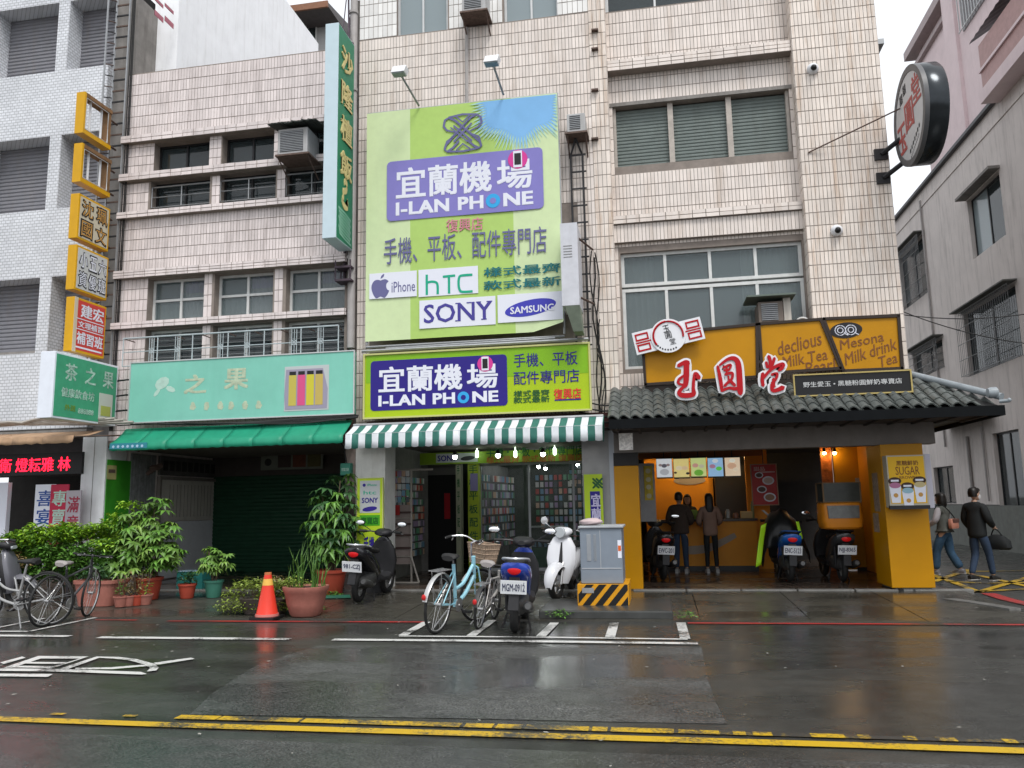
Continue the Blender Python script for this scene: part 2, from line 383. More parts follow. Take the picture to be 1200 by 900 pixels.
# ---------------------------------------------------------------- ground
def sheet(name, pts, z, m, **kw):
    q = MB(); q.add([(p[0], p[1], z) for p in pts], [tuple(range(len(pts)))])
    me = q.mesh(name, m)
    if me.polygons and me.polygons[0].normal.z < 0: me.flip_normals()
    o = bpy.data.objects.new(name, me); COL.objects.link(o); o['kind'] = 'structure'
    for k, v in kw.items(): o[k] = v
    return o
GROUND = mat('earth', (.08, .075, .065), .9, noise=.2)
ROAD = asphalt('wet_asphalt', (.040, .0405, .037), .14, .36, .6, .8, .34, .45)
ROADB = asphalt('worn_asphalt_patch', (.056, .057, .055), .22, .48, 1.5, .2, .9, .4)
ROADC = asphalt('near_lane_asphalt', (.048, .049, .047), .24, .46, 1.0, .3, .7, .4)
PAVE = asphalt('wet_concrete_pavement', (.050, .047, .038), .12, .42, .25, .7, .4, .5)
ARC = asphalt('wet_arcade_floor', (.085, .062, .048), .10, .34, .15, .6, .2, .5)
KERB = mat('worn_kerb_concrete', (.15, .148, .14), .35, noise=.3, nscale=5, bump=.4, bscale=40)
sheet('ground', [(-400, -400), (400, -400), (400, 400), (-400, 400)], -.004, GROUND)
sheet('road', [(-60, -9), (60, -9), (60, 11.25), (-60, 11.25)], 0, ROAD)
LANE = sheet('lane', [(4.75, 11.25), (9.6, 11.25), (9.6, 60), (4.75, 60)], 0, ROAD)
# worn lighter patch of the far lane
pp = [(222, 838), (250, 812), (300, 780), (372, 757), (470, 756), (822, 758), (828, 790), (838, 822), (852, 849), (700, 846), (520, 842), (380, 840)]
sheet('asphalt_patch', [G(*p)[:2] for p in pp], .004, ROADB)
sheet('asphalt_patch', [(-40, -6), (40, -6), (40, 5.45), (-40, 5.45)], .004, ROADC)
# pavement: a slightly raised sloping concrete strip up to the arcade step
q = MB()
for i in range(22):                      # poured concrete slabs with joints
    xa = -26.5+i*1.42; xb = xa+1.405
    if xa > 4.6: break
    for ya, yb, za, zb in ((11.25, 12.55, .012, .05), (12.565, FY-.02, .05, .085)):
        q.add([(xa, ya, za), (xb, ya, za), (xb, yb, zb), (xa, yb, zb), (xa, ya, -.05), (xb, ya, -.05), (xb, yb, -.05), (xa, yb, -.05)],
              [(0, 1, 2, 3), (4, 5, 1, 0), (5, 6, 2, 1), (7, 4, 0, 3), (6, 7, 3, 2)])
q.build('pavement', PAVE, None, kind='structure')
B((-40, X3b+.5, 11.2, FY, -.3, .008)).build('pavement_bed', PAVE, None, kind='structure')
B((-40, X3b+.32, FY-.02, 26, -.3, FLOOR)).build('arcade_floor', ARC, None, kind='structure')
# kerb stones along the step of the arcade and the raised island under the cabinet
KX = -9.5
while KX < 4.3:
    if not (-1.9 < KX < -.6): B((KX, KX+.88, FY-.14, FY+.02, .0, FLOOR+.006)).build('kerb', KERB, None, kind='structure', bevel=.015)
    KX += .9
isl = B((-1.72, .12, 11.35, 12.75, 0, .12)); isl.build('pavement_island', mat('dark_wet_concrete', (.05, .052, .05), .3, noise=.3, nscale=4), None, kind='structure', bevel=.02)
# curved kerb leading round the corner into the lane
kp = [G(*p, .03) for p in ((905, 694), (960, 694), (1015, 696), (1062, 699), (1105, 703), (1140, 708), (1190, 716))]
q = MB()
for a, b in zip(kp, kp[1:]):
    n_ = (b-a).normalized().cross(ZU)*.09
    q.prism([a+n_, b+n_, b-n_, a-n_], (0, 0, .035))
q.build('kerb', KERB, None, kind='structure')

LINEW = paint('worn_white_road_paint', (.60, .60, .58), .03)
LINEY = paint('worn_yellow_road_paint', (.52, .33, .012), .02)
LINER = paint('worn_red_road_paint', (.38, .03, .028), .05)
def gline(name, pts, width, m, z=.012):          # painted line along measured road points
    P = [G(*p) for p in pts]; q = MB()
    for a, b in zip(P, P[1:]):
        d = (b-a); d.z = 0; n_ = d.normalized().cross(ZU)*width/2
        q.add([(*(a+n_)[:2], z), (*(b+n_)[:2], z), (*(b-n_)[:2], z), (*(a-n_)[:2], z)], [(0, 1, 2, 3)])
    me = q.mesh(name, m)
    for p in me.polygons:
        if p.normal.z < 0: p.flip()
    o = bpy.data.objects.new(name, me); COL.objects.link(o); o['kind'] = 'structure'; return o
gline('yellow_line', [(-60, 840), (0, 844), (210, 851.5), (520, 860.5), (700, 866), (1000, 875), (1260, 884)], .125, LINEY)
yb = paint('flaking_yellow_road_paint', (.52, .33, .012), .10)
random.seed(5)
for a, b in ((208, 256), (258, 300), (301, 352), (355, 540), (545, 578), (582, 612), (616, 690), (694, 712), (716, 790), (795, 843), (859, 874), (882, 905), (950, 990), (1006, 1020), (1060, 1074), (1098, 1121), (1176, 1192)):
    y = lambda x: 841.6+(x-208)*.0295
    gline('yellow_line', [(a, y(a)), (b, y(b))], (.11 if b < 840 else .09), yb)
gline('yellow_line', [(230, 842.4), (1230, 871.7)], .07, paint('ghost_yellow_road_paint', (.36, .24, .02), .30), z=.009)
for a, b in ((60, 76), (145, 160)): gline('yellow_line', [(a, 836.5+a*.025), (b, 836.5+b*.025)], .05, yb)
gline('white_line', [(390, 750.5), (600, 752.3), (818, 755.2)], .13, LINEW)
gline('white_line', [(468, 746.3), (640, 747.8), (806, 750.2)], .075, LINEW)
gline('white_line', [(116, 747.8), (340, 750)], .14, LINEW)
gline('white_line', [(-60, 745.2), (82, 746.5)], .13, LINEW)
gline('white_line', [(-60, 740.5), (34, 740.8), (112, 724.5)], .08, LINEW)
gline('white_line', [(-20, 740), (52, 725.5)], .06, LINEW, z=.014)
for a, b in (((500, 730), (472, 746)), ((577, 728), (552, 746.5)), ((650, 731), (634, 747)), ((720, 731), (715, 748)), ((798, 731), (803, 750))):
    gline('bay_line', [a, b], .12, LINEW, z=.016)
gline('red_line', [(112, 727), (160, 727.6)], .07, LINER); gline('red_line', [(196, 728.6), (500, 729.8)], .10, LINER)
gline('red_line', [(806, 731), (1000, 732), (1270, 733.5)], .10, LINER)
gline('red_line', [(1158, 696), (1180, 703), (1215, 711)], .22, LINER)
for L_ in ([(1092, 674), (1118, 683), (1147, 694.5)], [(1147, 694.5), (1200, 678.5), (1250, 664)], [(1112, 670.5), (1160, 670), (1260, 668)],
           [(1110, 682), (1160, 684), (1215, 683)], [(1150, 693.5), (1200, 691), (1240, 689)], [(1095, 682), (1135, 668)], [(1120, 669), (1170, 680), (1215, 690)]):
    gline('yellow_box_marking', L_, .13, LINEY)
# the big painted word for slow, cut by the left edge of the picture
q = MB()
for poly in ([(0, 777.5), (26, 770.5), (30, 772), (4, 779.5)], [(45, 770), (104, 770.5), (57, 786), (50, 786), (94, 773), (48, 773)],
             [(45, 770), (48, 773), (14, 784), (4, 784)], [(30, 777), (78, 777.6), (72, 779.5), (26, 779)], [(16, 781.5), (66, 782.4), (60, 784.4), (10, 783.6)],
             [(-20, 784.6), (60, 785.4), (165, 789), (172, 791.5), (166, 792.2), (60, 788.4), (-20, 787.6)],
             [(-20, 791), (62, 791.6), (56, 795), (-20, 794)], [(70, 785.4), (113, 771), (118, 771.8), (80, 785.6)],
             [(113, 771), (140, 771.6), (160, 774), (182, 780), (186, 784), (183, 787.5), (172, 788.8), (176, 784.5), (168, 780), (150, 775.5), (134, 773.6), (118, 772.6)],
             [(88, 784.6), (130, 783.8), (168, 780.8), (172, 782.4), (132, 786), (88, 786.4)],
             [(180, 778.6), (224, 772.4), (228, 774), (184, 781)]):
    P = [G(*p) for p in poly]; q.add([(p.x, p.y, .012+.0005*len(q.f)) for p in P], [tuple(range(len(P)))])
me = q.mesh('road_lettering', LINEW)
for p in me.polygons:
    if p.normal.z < 0: p.flip()
o = bpy.data.objects.new('road_lettering', me); COL.objects.link(o); o['kind'] = 'structure'
# scattered leaf litter and paper scraps on the wet asphalt
q = MB(); random.seed(11)
for i in range(150):
    x, y = random.uniform(-8, 4.5), random.uniform(4.6, 13.8); a = random.uniform(0, PI); s_ = random.uniform(.008, .03); z = .02 if y < 11.2 else .1
    q.add([(x+s_*math.cos(a+k*PI/2)*(1 if k % 2 else .5), y+s_*math.sin(a+k*PI/2)*(1 if k % 2 else .5), z) for k in range(4)], [(0, 1, 2, 3)])
q.build('litter', mat('pale_litter', (.32, .31, .28), .6, noise=.4, nscale=3), None, kind='stuff', label='tiny pale scraps and leaf bits strewn on the wet road', category='litter')

# ---------------------------------------------------------------- wall helpers
def wall(q, X0, X1, Z0, Z1, Y, holes=(), depth=.3, top=True):
    xs = sorted({X0, X1, *[h[0] for h in holes], *[h[1] for h in holes]}); zs = sorted({Z0, Z1, *[h[2] for h in holes], *[h[3] for h in holes]})
    xs = [x for x in xs if X0 <= x <= X1]; zs = [z for z in zs if Z0 <= z <= Z1]
    inh = lambda x, z: any(h[0] < x < h[1] and h[2] < z < h[3] for h in holes)
    for xa, xb in zip(xs, xs[1:]):
        for za, zb in zip(zs, zs[1:]):
            if not inh((xa+xb)/2, (za+zb)/2): q.quad((xa, Y, za), (xb, Y, za), (xb, Y, zb), (xa, Y, zb))
    for a, b, c, d in holes:
        q.quad((a, Y, c), (a, Y+depth, c), (a, Y+depth, d), (a, Y, d)); q.quad((b, Y, c), (b, Y, d), (b, Y+depth, d), (b, Y+depth, c))
        q.quad((a, Y, c), (b, Y, c), (b, Y+depth, c), (a, Y+depth, c)); q.quad((a, Y, d), (a, Y+depth, d), (b, Y+depth, d), (b, Y, d))
def wallmesh(q, name, m, parent):
    me = bpy.data.meshes.new(name); me.from_pydata(q.v, [], q.f); me.materials.append(m); me.update()
    return link(name, me, parent)
def tiles(name, specs, m, parent, pw=.066, ph=.24, gap=.010, gapz=.015, proud=.006, kind='stuff', seed=1, holes=()):
    # specs: (axis, u0, u1, z0, z1, plane); axis 'f' faces the street, '+' faces +X, '-' faces -X, 'd' faces down (z0,z1 = y range)
    rng = np.random.RandomState(seed); VS, TT = [], []; cnt = 0
    for ax, u0, u1, z0, z1, pl in specs:
        nu = max(1, round((u1-u0)/pw)); nz_ = max(1, round((z1-z0)/ph)); du = (u1-u0)/nu; dz = (z1-z0)/nz_
        for i in range(nu):
            for j in range(nz_):
                a, b, c, d = u0+i*du+gap/2, u0+(i+1)*du-gap/2, z0+j*dz+gapz/2, z0+(j+1)*dz-gapz/2
                if ax == 'f' and any(h[0]-.02 < (a+b)/2 < h[1]+.02 and h[2]-.1 < (c+d)/2 < h[3]+.1 and not (d <= h[2]+.03 or c >= h[3]-.03) for h in holes): continue
                pr = proud*rng.uniform(.8, 1.5)
                if ax == 'f': o_ = [(a, pl, c), (b, pl, c), (b, pl, d), (a, pl, d)]; n_ = (0, -pr, 0)
                elif ax == '+': o_ = [(pl, a, c), (pl, b, c), (pl, b, d), (pl, a, d)]; n_ = (pr, 0, 0)
                elif ax == '-': o_ = [(pl, b, c), (pl, a, c), (pl, a, d), (pl, b, d)]; n_ = (-pr, 0, 0)
                elif ax == 'd': o_ = [(a, d, pl), (b, d, pl), (b, c, pl), (a, c, pl)]; n_ = (0, 0, -pr)
                VS += o_ + [tuple(np.add(p, n_)) for p in o_]; TT.append(rng.rand()); cnt += 1
    fs = []
    for k in range(cnt):
        o_ = k*8; fs += [(o_+4, o_+5, o_+6, o_+7), (o_, o_+1, o_+5, o_+4), (o_+1, o_+2, o_+6, o_+5), (o_+2, o_+3, o_+7, o_+6), (o_+3, o_, o_+4, o_+7)]
    me = bpy.data.meshes.new(name); me.from_pydata(VS, [], fs); me.materials.append(m)
    at = me.attributes.new('tint', 'FLOAT', 'FACE'); at.data.foreach_set('value', np.repeat(np.array(TT, dtype=np.float32), 5)); me.update()
    return link(name, me, parent, kind=kind)
def ledge(parent, x0, x1, z0, z1, Y, proj=.13, tm=TILE, gm=GROUT, seed=3, endl=True):
    o = B((x0, x1, Y-proj, Y+.0, z0, z1)).build('ledge', gm, parent)
    sp = [('f', x0, x1, z0, z1, Y-proj)]
    if True: sp += [('+', Y-proj, Y, z0, z1, x1), ('-', Y-proj, Y, z0, z1, x0)]
    tiles('ledge_tiles', sp, tm, o, pw=.24, ph=max(.05, (z1-z0)/max(1, round((z1-z0)/.065))), gap=.014, gapz=.012, proud=.012, seed=seed)
    return o
def window(parent, x0, x1, z0, z1, Y, cols=2, rows=1, fm=ALU, gm=GLASS, fw_=.045, dep=.07, rail=.04, split=None, label=None):
    q = MB(); q.box(x0, x1, Y, Y+dep, z0, z0+fw_); q.box(x0, x1, Y, Y+dep, z1-fw_, z1); q.box(x0, x0+fw_, Y+.002, Y+dep, z0+fw_, z1-fw_); q.box(x1-fw_, x1, Y+.002, Y+dep, z0+fw_, z1-fw_)
    xs = [x0+(x1-x0)*i/cols for i in range(cols+1)]; zs = [z0+(z1-z0)*(i/rows) for i in range(rows+1)] if split is None else [z0, z0+(z1-z0)*split, z1]
    for x in xs[1:-1]: q.box(x-rail/2, x+rail/2, Y+.004, Y+dep-.004, z0+fw_, z1-fw_)
    for z in zs[1:-1]: q.box(x0+fw_, x1-fw_, Y+.006, Y+dep-.006, z-rail/2, z+rail/2)
    f = q.build('window', fm, parent)
    if label: f['label'] = label
    for i in range(cols):
        for j in range(len(zs)-1):
            B((xs[i]+rail/2, xs[i+1]-rail/2, Y+.03+.008*(i % 2), Y+.036+.008*(i % 2), zs[j]+rail/2, zs[j+1]-rail/2)).build('window_pane', gm, f)
    return f
def curtain(parent, x0, x1, z0, z1, Y, m, amp=.025, per=.11):
    q = MB(); n = max(8, int((x1-x0)/per*6)); P = [(x0+(x1-x0)*i/n, Y+amp*math.sin(2*PI*i/6)+random.uniform(-.006, .006)) for i in range(n+1)]
    vs = [(x, y, z0) for x, y in P]+[(x, y, z1) for x, y in P]
    q.add(vs, [(i, i+1, n+2+i, n+1+i) for i in range(n)]); return q.build('curtain', m, parent, smooth=80)
def shutter(parent, x0, x1, z0, z1, Y, m, pitch=.075, amp=.014, axis='f', name='roller_shutter'):
    n = int((z1-z0)/pitch); q = MB(); prof = []
    for i in range(n):
        z = z0+(z1-z0)*i/n; h = (z1-z0)/n; prof += [(z, 0), (z+h*.12, -amp*.2), (z+h*.3, -amp), (z+h*.75, -amp), (z+h*.96, -amp*.1)]
    prof.append((z1, 0))
    if axis == 'f': vs = [(x0, Y+d, z) for z, d in prof]+[(x1, Y+d, z) for z, d in prof]
    else: vs = [(Y-d, x0, z) for z, d in prof]+[(Y-d, x1, z) for z, d in prof]
    k = len(prof); q.add(vs, [(i, k+i, k+i+1, i+1) for i in range(k-1)])
    o = q.build(name, m, parent)
    return o
def railing(parent, x0, x1, z0, z1, Y, name='railing', horiz=3, m=GREYMET, mot=()):
    q = MB()
    for i in range(horiz+1): z = z0+(z1-z0)*i/horiz; q.tube([(x0, Y, z), (x1, Y, z)], .010 if i < horiz else .016, 6)
    n = max(2, round((x1-x0)/.8))
    for i in range(n+1): x = x0+(x1-x0)*i/n; q.tube([(x, Y, z0), (x, Y, z1)], .012, 6)
    for x in mot:
        for dx in (-.05, .0, .05): q.tube([(x+dx, Y-.003, z0+.02), (x+dx, Y-.003, z1-.02)], .007, 5)
        zc = (z0+z1)/2
        for k in range(4):
            a = PI/4+k*PI/2; q.tube([(x, Y-.006, zc), (x+.08*math.cos(a), Y-.006, zc+.08*math.sin(a))], .007, 5)
        q.torus((x, Y-.008, zc), .05, .007, 12, 5)
    return q.build(name, m, parent)
def core(parent, x0, x1, z0, z1, y0, y1, m=DARKIN, name='wall'):
    return B((x0, x1, y0, y1, z0, z1)).build(name, m, parent)

# ================================================================ corner building (tea shop below)
CB = thing('shophouse', 'beige-pink tiled corner shophouse above the amber tea shop', 'building', (1.8, FY, 0), 'shophouses along the street')
pierx = 2.79
wA = RF(718, 126, 929, 177, RY); wB = RF(727, 297, 947, 383, RY); wB = (wB[0], wB[1], 4.0, wB[3])
wT = (F(709, 10, RY).x, 2.3, F(707, 15, RY).z, 12.8)
q = MB(); wall(q, X3a, pierx, 2.9, 12.9, RY, [wA, wB, wT], .22); wallmesh(q, 'wall', GROUT, CB)
q = B((pierx, X3b, FY, RY+.4, 2.75, 12.9)); q.build('pier', GROUT, CB)
B((X2b, X3a, FY, RY+.3, 3.0, 12.9)).build('pilaster', GROUT, CB)
tiles('wall_tiles', [('f', X3a, pierx, 3.2, 12.8, RY)], TILE, CB, holes=[wA, wB, wT], seed=5)
tiles('pier_tiles', [('f', pierx, X3b, 3.0, 12.84, FY), ('-', FY, RY, 3.0, 12.84, pierx), ('+', FY, RY+.4, 3.0, 12.84, X3b)], TILER, CB, seed=6)
tiles('pilaster_tiles', [('f', X2b, X3a, 3.1, 12.7, FY), ('+', FY, RY, 3.1, 12.7, X3a)], TILER, CB, pw=.08, seed=7)
core(CB, X3a+.02, X3b-.02, 3.0, 12.9, RY+.9, 24, DARKIN); 
B((X3b-.3, X3b-.002, RY+.38, 24, 2.9, 12.9)).build('side_wall', CONC, CB)
B((X3a, X3b, RY+.2, 24, 12.9, 13.1)).build('roof', CONC, CB)
B((X2b, X3b, FY+.003, BY+.5, 2.86, 2.97)).build('arcade_ceiling', mat('grimy_ceiling', (.14, .125, .11), .8, noise=.2), CB)
# ledges
a = F(711, 90, RY); b = F(929, 60, RY)
ledge(CB, F(712, 90, RY-.2).x, pierx-.004, a.z-.02, a.z+.20, RY, .22, seed=8)
a = F(719, 266, RY)
ledge(CB, F(719, 266, RY-.1).x, pierx-.004, a.z, a.z+.16, RY, .14, seed=9)
q = B((F(719, 280, RY-.1).x, pierx-.004, RY-.09, RY, F(719, 287, RY).z, a.z)); lo = q.build('lintel', GROUT, CB)
tiles('lintel_tiles', [('f', F(719, 280, RY-.1).x, pierx-.004, F(719, 287, RY).z, a.z, RY-.09)], TILE, lo, seed=12)
B((X3a+.002, pierx-.004, RY-.03, RY, wA[3]+.0, wA[3]+.07)).build('lintel', CONC, CB)
# three rolled shutters
w3 = (wA[1]-wA[0]); 
for i in range(3):
    xa = wA[0]+w3*i/3+.05; xb = wA[0]+w3*(i+1)/3-.05
    shutter(CB, xa, xb, wA[2]+(.06 if i == 1 else .02), wA[3]-.02, RY+.16, SHUTG, pitch=.066)
    B((xa, xb, RY+.15, RY+.19, wA[2]+(.03 if i == 1 else .0), wA[2]+(.06 if i == 1 else .02))).build('shutter_rail', ALU, CB)
for i in range(4):
    x = wA[0]+w3*i/3; B((x-.05, x+.05, RY+.05, RY+.2, wA[2], wA[3])).build('shutter_guide', mat('dull_cream_frame', (.42, .38, .34), .6, noise=.2), CB)
B((wA[0], wA[1], RY+.21, RY+.25, wA[2], wA[3])).build('shutter_backing', DARKIN, CB)
# big white sash window, the lower part behind the signs
zs = F(727, 337, RY).z
wf = window(CB, wB[0], wB[1], zs+.02, wB[3], RY+.08, 4, 1, WFRAME, GLASSC, .06, .09, .055)
wf = window(CB, wB[0], wB[1], wB[2], zs-.02, RY+.08, 4, 1, WFRAME, GLASSC, .06, .09, .055)
curtain(CB, wB[0]+.03, wB[0]+.78, wB[2], zs, RY+.35, CURTG); curtain(CB, wB[0]+2.2, wB[1], wB[2], zs+.9, RY+.35, CURTG)
curtain(CB, wB[0]+.03, wB[0]+.6, zs, wB[3], RY+.4, CURTG)
core(CB, wB[0]-.02, wB[1], wB[2], wB[3], RY+.5, RY+.6, mat('dim_room', (.2, .21, .22), .9), 'blind')
window(CB, wT[0], wT[1], wT[2], wT[3], RY+.1, 3, 1, ALU, GLASS, .06)
# step brackets left on the pilaster, stains run below them
for y in (38, 60, 108, 165): 
    p = F(697, y, FY); B((p.x-.06, p.x+.07, FY-.09, FY, p.z, p.z+.03)).build('bracket', RUST, CB)

# ================================================================ middle building (phone shop below)
MBd = thing('shophouse', 'middle shophouse in beige-pink vertical tiles behind the large lime phone billboard', 'building', (-3.2, FY, 0), 'shophouses along the street')
zT = F(430, 45, FY).z; zT = F(560, 31, FY).z
w1 = RF(465, 0, 525, 44, FY); w2 = RF(590, 0, 655, 27, FY)
h1 = (w1[0], w1[1], zT+.02, 12.6); h2 = (w2[0], w2[1], zT+.02, 12.6)
q = MB(); wall(q, X2a, X2b, 2.9, 12.9, FY, [h1, h2], .2); wallmesh(q, 'wall', GROUT, MBd)
tiles('wall_tiles', [('f', X2a, X2b, 7.4, zT, FY)], TILE, MBd, seed=15)
tiles('wall_tiles', [('f', X2a, X2b, 2.95, 7.4, FY)], TILE, MBd, seed=16, holes=[(-5.3, -1.3, 3.4, 7.2)])
tiles('white_wall_tiles', [('f', X2a, X2b, zT+.02, 12.8, FY)], TILEW, MBd, seed=17, holes=[h1, h2], pw=.1, ph=.24)
for h in (h1, h2):
    window(MBd, h[0], h[1], h[2], h[3], FY+.08, 2, 1, ALU, GLASSB, .05); core(MBd, h[0], h[1], h[2], h[3], FY+.22, FY+.3, mat('pale_blind', (.35, .4, .43), .8), 'blind')
core(MBd, X2a+.02, X2b-.02, 3.0, 12.9, FY+.5, 24)
B((X2a, X2b, FY+.2, 24, 12.9, 13.1)).build('roof', CONC, MBd)
B((X2a-.005, X2a+.02, FY+.21, 24, 2.9, 12.9)).build('side_wall', CONC, MBd)
B((X2a, X2b-.004, FY+.003, BY+4.2, 2.86, 2.97)).build('arcade_ceiling', MATS['grimy_ceiling'], MBd)
q = MB(); a = F(547, 38, FY-.05); b = F(547, 118, FY-.05); q.tube([(a.x, FY-.05, a.z+.1), (b.x, FY-.05, b.z-.2)], .035, 8); q.build('conduit', PVC, MBd)
# drain pipe in the gap between the buildings
q = MB(); px_ = -5.68; q.tube([(px_, FY-.06, 12.9), (px_, FY-.06, 9.5), (px_+.03, FY-.12, 9.35), (px_+.03, FY-.12, 4.6)], .075, 12)
for z in (11.6, 9.9, 8.0, 6.4): q.tube([(px_+.0, FY-.075, z-.03), (px_+.0, FY-.075, z+.03)], .09, 12)
dp = q.build('drain_pipe', PVC, None, smooth=True, label='grey vertical drain pipe between the green blade sign and the lime billboard', category='pipe')
q = MB(); q.tube([(px_, FY+.05, 9.6), (px_, FY+.05, 3.0)], .05, 8); q.tube([(px_-.12, FY+.08, 9.0), (px_-.12, FY+.06, 2.9)], .03, 8)
q.build('conduit', RUST, None, label='thin rusty conduits in the gap left of the billboard', category='pipe')
B((X1b, X2a, FY+.12, 24, 2.9, 12)).build('gap_wall', CONC, MBd)

# ================================================================ left pink building
PB = thing('shophouse', 'lower grimy pink tiled shophouse with banded windows above the faded teal sign', 'building', (-8.3, FY, 0), 'shophouses along the street')
zt = 10.9
rows = dict(A=(8.60, 9.26), Bq=(7.76, 8.42), C=(5.41, 6.31), D=(4.3, 5.24))
xA = [(F(180, 190, FY).x, F(245, 190, FY).x), (F(260, 185, FY).x, F(322, 178, FY).x), (F(337, 175, FY).x, X1b-.3)]
xC = [(F(173, 350, FY).x, F(240, 345, FY).x), (F(251, 345, FY).x, F(320, 340, FY).x), (F(335, 340, FY).x, F(404, 335, FY).x)]
HB = [(a, b, *rows['A']) for a, b in xA]+[(a-.04, b+.04, *rows['Bq']) for a, b in xA]+[(a, b, *rows['C']) for a, b in xC]+[(a, b, *rows['D']) for a, b in xC]
q = MB(); wall(q, X1a, X1b, 2.9, zt, FY, HB, .32); wallmesh(q, 'wall', GROUT, PB)
tiles('wall_tiles', [('f', X1a, X1b, 9.42, zt-.02, FY), ('f', X1a, X1b, 6.5, 7.62, FY)], TILE1, PB, seed=21)
tiles('pier_tiles', [('f', X1a, X1b, 8.6, 9.4, FY), ('f', X1a, X1b, 7.76, 8.4, FY), ('f', X1a, X1b, 5.42, 6.34, FY), ('f', X1a, X1b, 3.0, 5.26, FY)], TILE1, PB, seed=22, holes=HB, pw=.09, ph=.21)
B((X1a, X1b, FY+.33, FY+.6, 9.4, zt)).build('parapet', CONC, PB)
B((X1a, X1b, FY+.6, 24, 9.4, 9.6)).build('roof', CONC, PB)
core(PB, X1a+.02, X1b, 3.0, 9.4, FY+.6, 24)
B((X1a, X1b, FY+.003, BY+.4, 2.86, 2.97)).build('arcade_ceiling', MATS['grimy_ceiling'], PB)
for z0, z1, pr in ((9.27, 9.43, .12), (8.43, 8.59, .12), (7.61, 7.75, .12), (6.32, 6.49, .12), (5.26, 5.40, .12)):
    ledge(PB, X1a, X1b, z0, z1, FY, pr, TILE1, GROUT, seed=int(z0*10))
for i, (a, b) in enumerate(xA):
    window(PB, a, b, *rows['A'], FY+.2, 2, 1, BLKMET, GLASS, .04); window(PB, a-.04, b+.04, *rows['Bq'], FY+.2, 2, 1, BLKMET, GLASS, .04)
    railing(PB, a-.04, b+.04, rows['Bq'][0]+.1, rows['Bq'][1]-.12, FY+.06, horiz=2)
for i, (a, b) in enumerate(xC):
    window(PB, a, b, *rows['C'], FY+.18, 2, 1, WFRAME, GLASSC, .05, .08, .05, split=.52); window(PB, a, b, *rows['D'], FY+.18, 2, 1, WFRAME, GLASS, .05, .08, .05)
    mid = (a+b)/2; curtain(PB, mid+.03, b-.03, rows['C'][0], rows['C'][1]-.28, FY+.30, CURTW); curtain(PB, mid+.03, b-.03, rows['C'][1]-.28, rows['C'][1], FY+.29, CURT)
    curtain(PB, a+.03, mid-.03, rows['C'][0], rows['C'][0]+.42, FY+.31, CURTG)
    for z in np.arange(rows['D'][0]+.1, rows['D'][1], .115): pass
    q = MB()
    for z in np.arange(rows['D'][0]+.12, rows['D'][1]-.05, .12): q.tube([(a+.03, FY+.1, z), (b-.03, FY+.1, z)], .008, 5)
    q.build('window_bars', GREYMET, PB)
mots = [(a+b)/2+s_*(b-a)*.22 for a, b in xC for s_ in (-1, 1)]
zr = F(160, 396, FY-.3).z
railing(PB, X1a+.45, X1b-.05, 4.45, zr, FY-.30, name='balcony_railing', horiz=2, m=mat('pale_blue_railing', (.42, .48, .50), .45, noise=.1), mot=mots)
q = MB()
for x in np.linspace(X1a+.5, X1b-.1, 9): q.tube([(x, FY-.30, zr-.02), (x, FY-.02, zr-.02)], .012, 5)
q.build('railing_stay', RUST, PB)
# side returns under the arcade
B((X1a-.15, X1a, FY+.7, BY+.2, FLOOR, 2.9)).build('side_wall', PLASTERG, PB)
B((X1b-.0, X2a-.002, FY+.12, BY+.2, FLOOR, 2.9)).build('side_wall', PLASTERG, PB)

# ================================================================ far left white mosaic building
WB = thing('office_block', 'white mosaic office block with grey roller shutters at the far left', 'building', (-13.5, FY, 0))
mx0 = [F(57, 162, FY).x+.02*0]
XL, XR = -16.6, -11.32
bands = [(3.3, 4.9), (6.52, 8.02), (9.69, 11.2), (12.85, 13.6)]
gaps = [(4.9, 6.52), (8.02, 9.69), (11.2, 12.85)]
mcent = [-16.2, -14.38, -12.5]       # mullion centres
PJ = .0
q = MB()
for z0, z1 in bands: q.box(XL, XR, FY, FY+.8, z0, z1)
q.build('spandrel_wall', MOS, WB)
B((XL, XR, FY+.02, FY+.8, 3.28, 3.3)).build('band_base', CONC, WB)
for z0, z1 in gaps:
    for c in mcent: B((c-.14, c+.14, FY+.002, FY+.55, z0, z1)).build('mullion', MOS, WB)
for z0, z1 in gaps:
    ed = [XL]+mcent+[XR]
    for a, b in zip(ed, ed[1:]):
        if b-a > .7: 
            xa, xb = a+(.14 if a > XL else 0), b-(.14 if b < XR else 0); shutter(WB, xa, xb, z0+.12, z1, FY+.42, SHUTP, pitch=.085, amp=.02)
            B((xa, xb, FY+.3, FY+.55, z0, z0+.12)).build('window_sill', CONC, WB)
core(WB, XL, XR, 3.3, 13.6, FY+.8, 24, DARKIN); B((XR-.05, XR+.001, FY+.8, 24, 3.3, 11.6)).build('side_wall', MOS, WB)
B((XL, XR, FY+.003, 20, 3.16, 3.27)).build('ceiling', CONC, WB)
# the party strip between the blocks behind the cable ladder
B((XR+.003, X1a-.003, FY+.18, 24, 2.9, 12.9)).build('party_wall', CONC, WB)
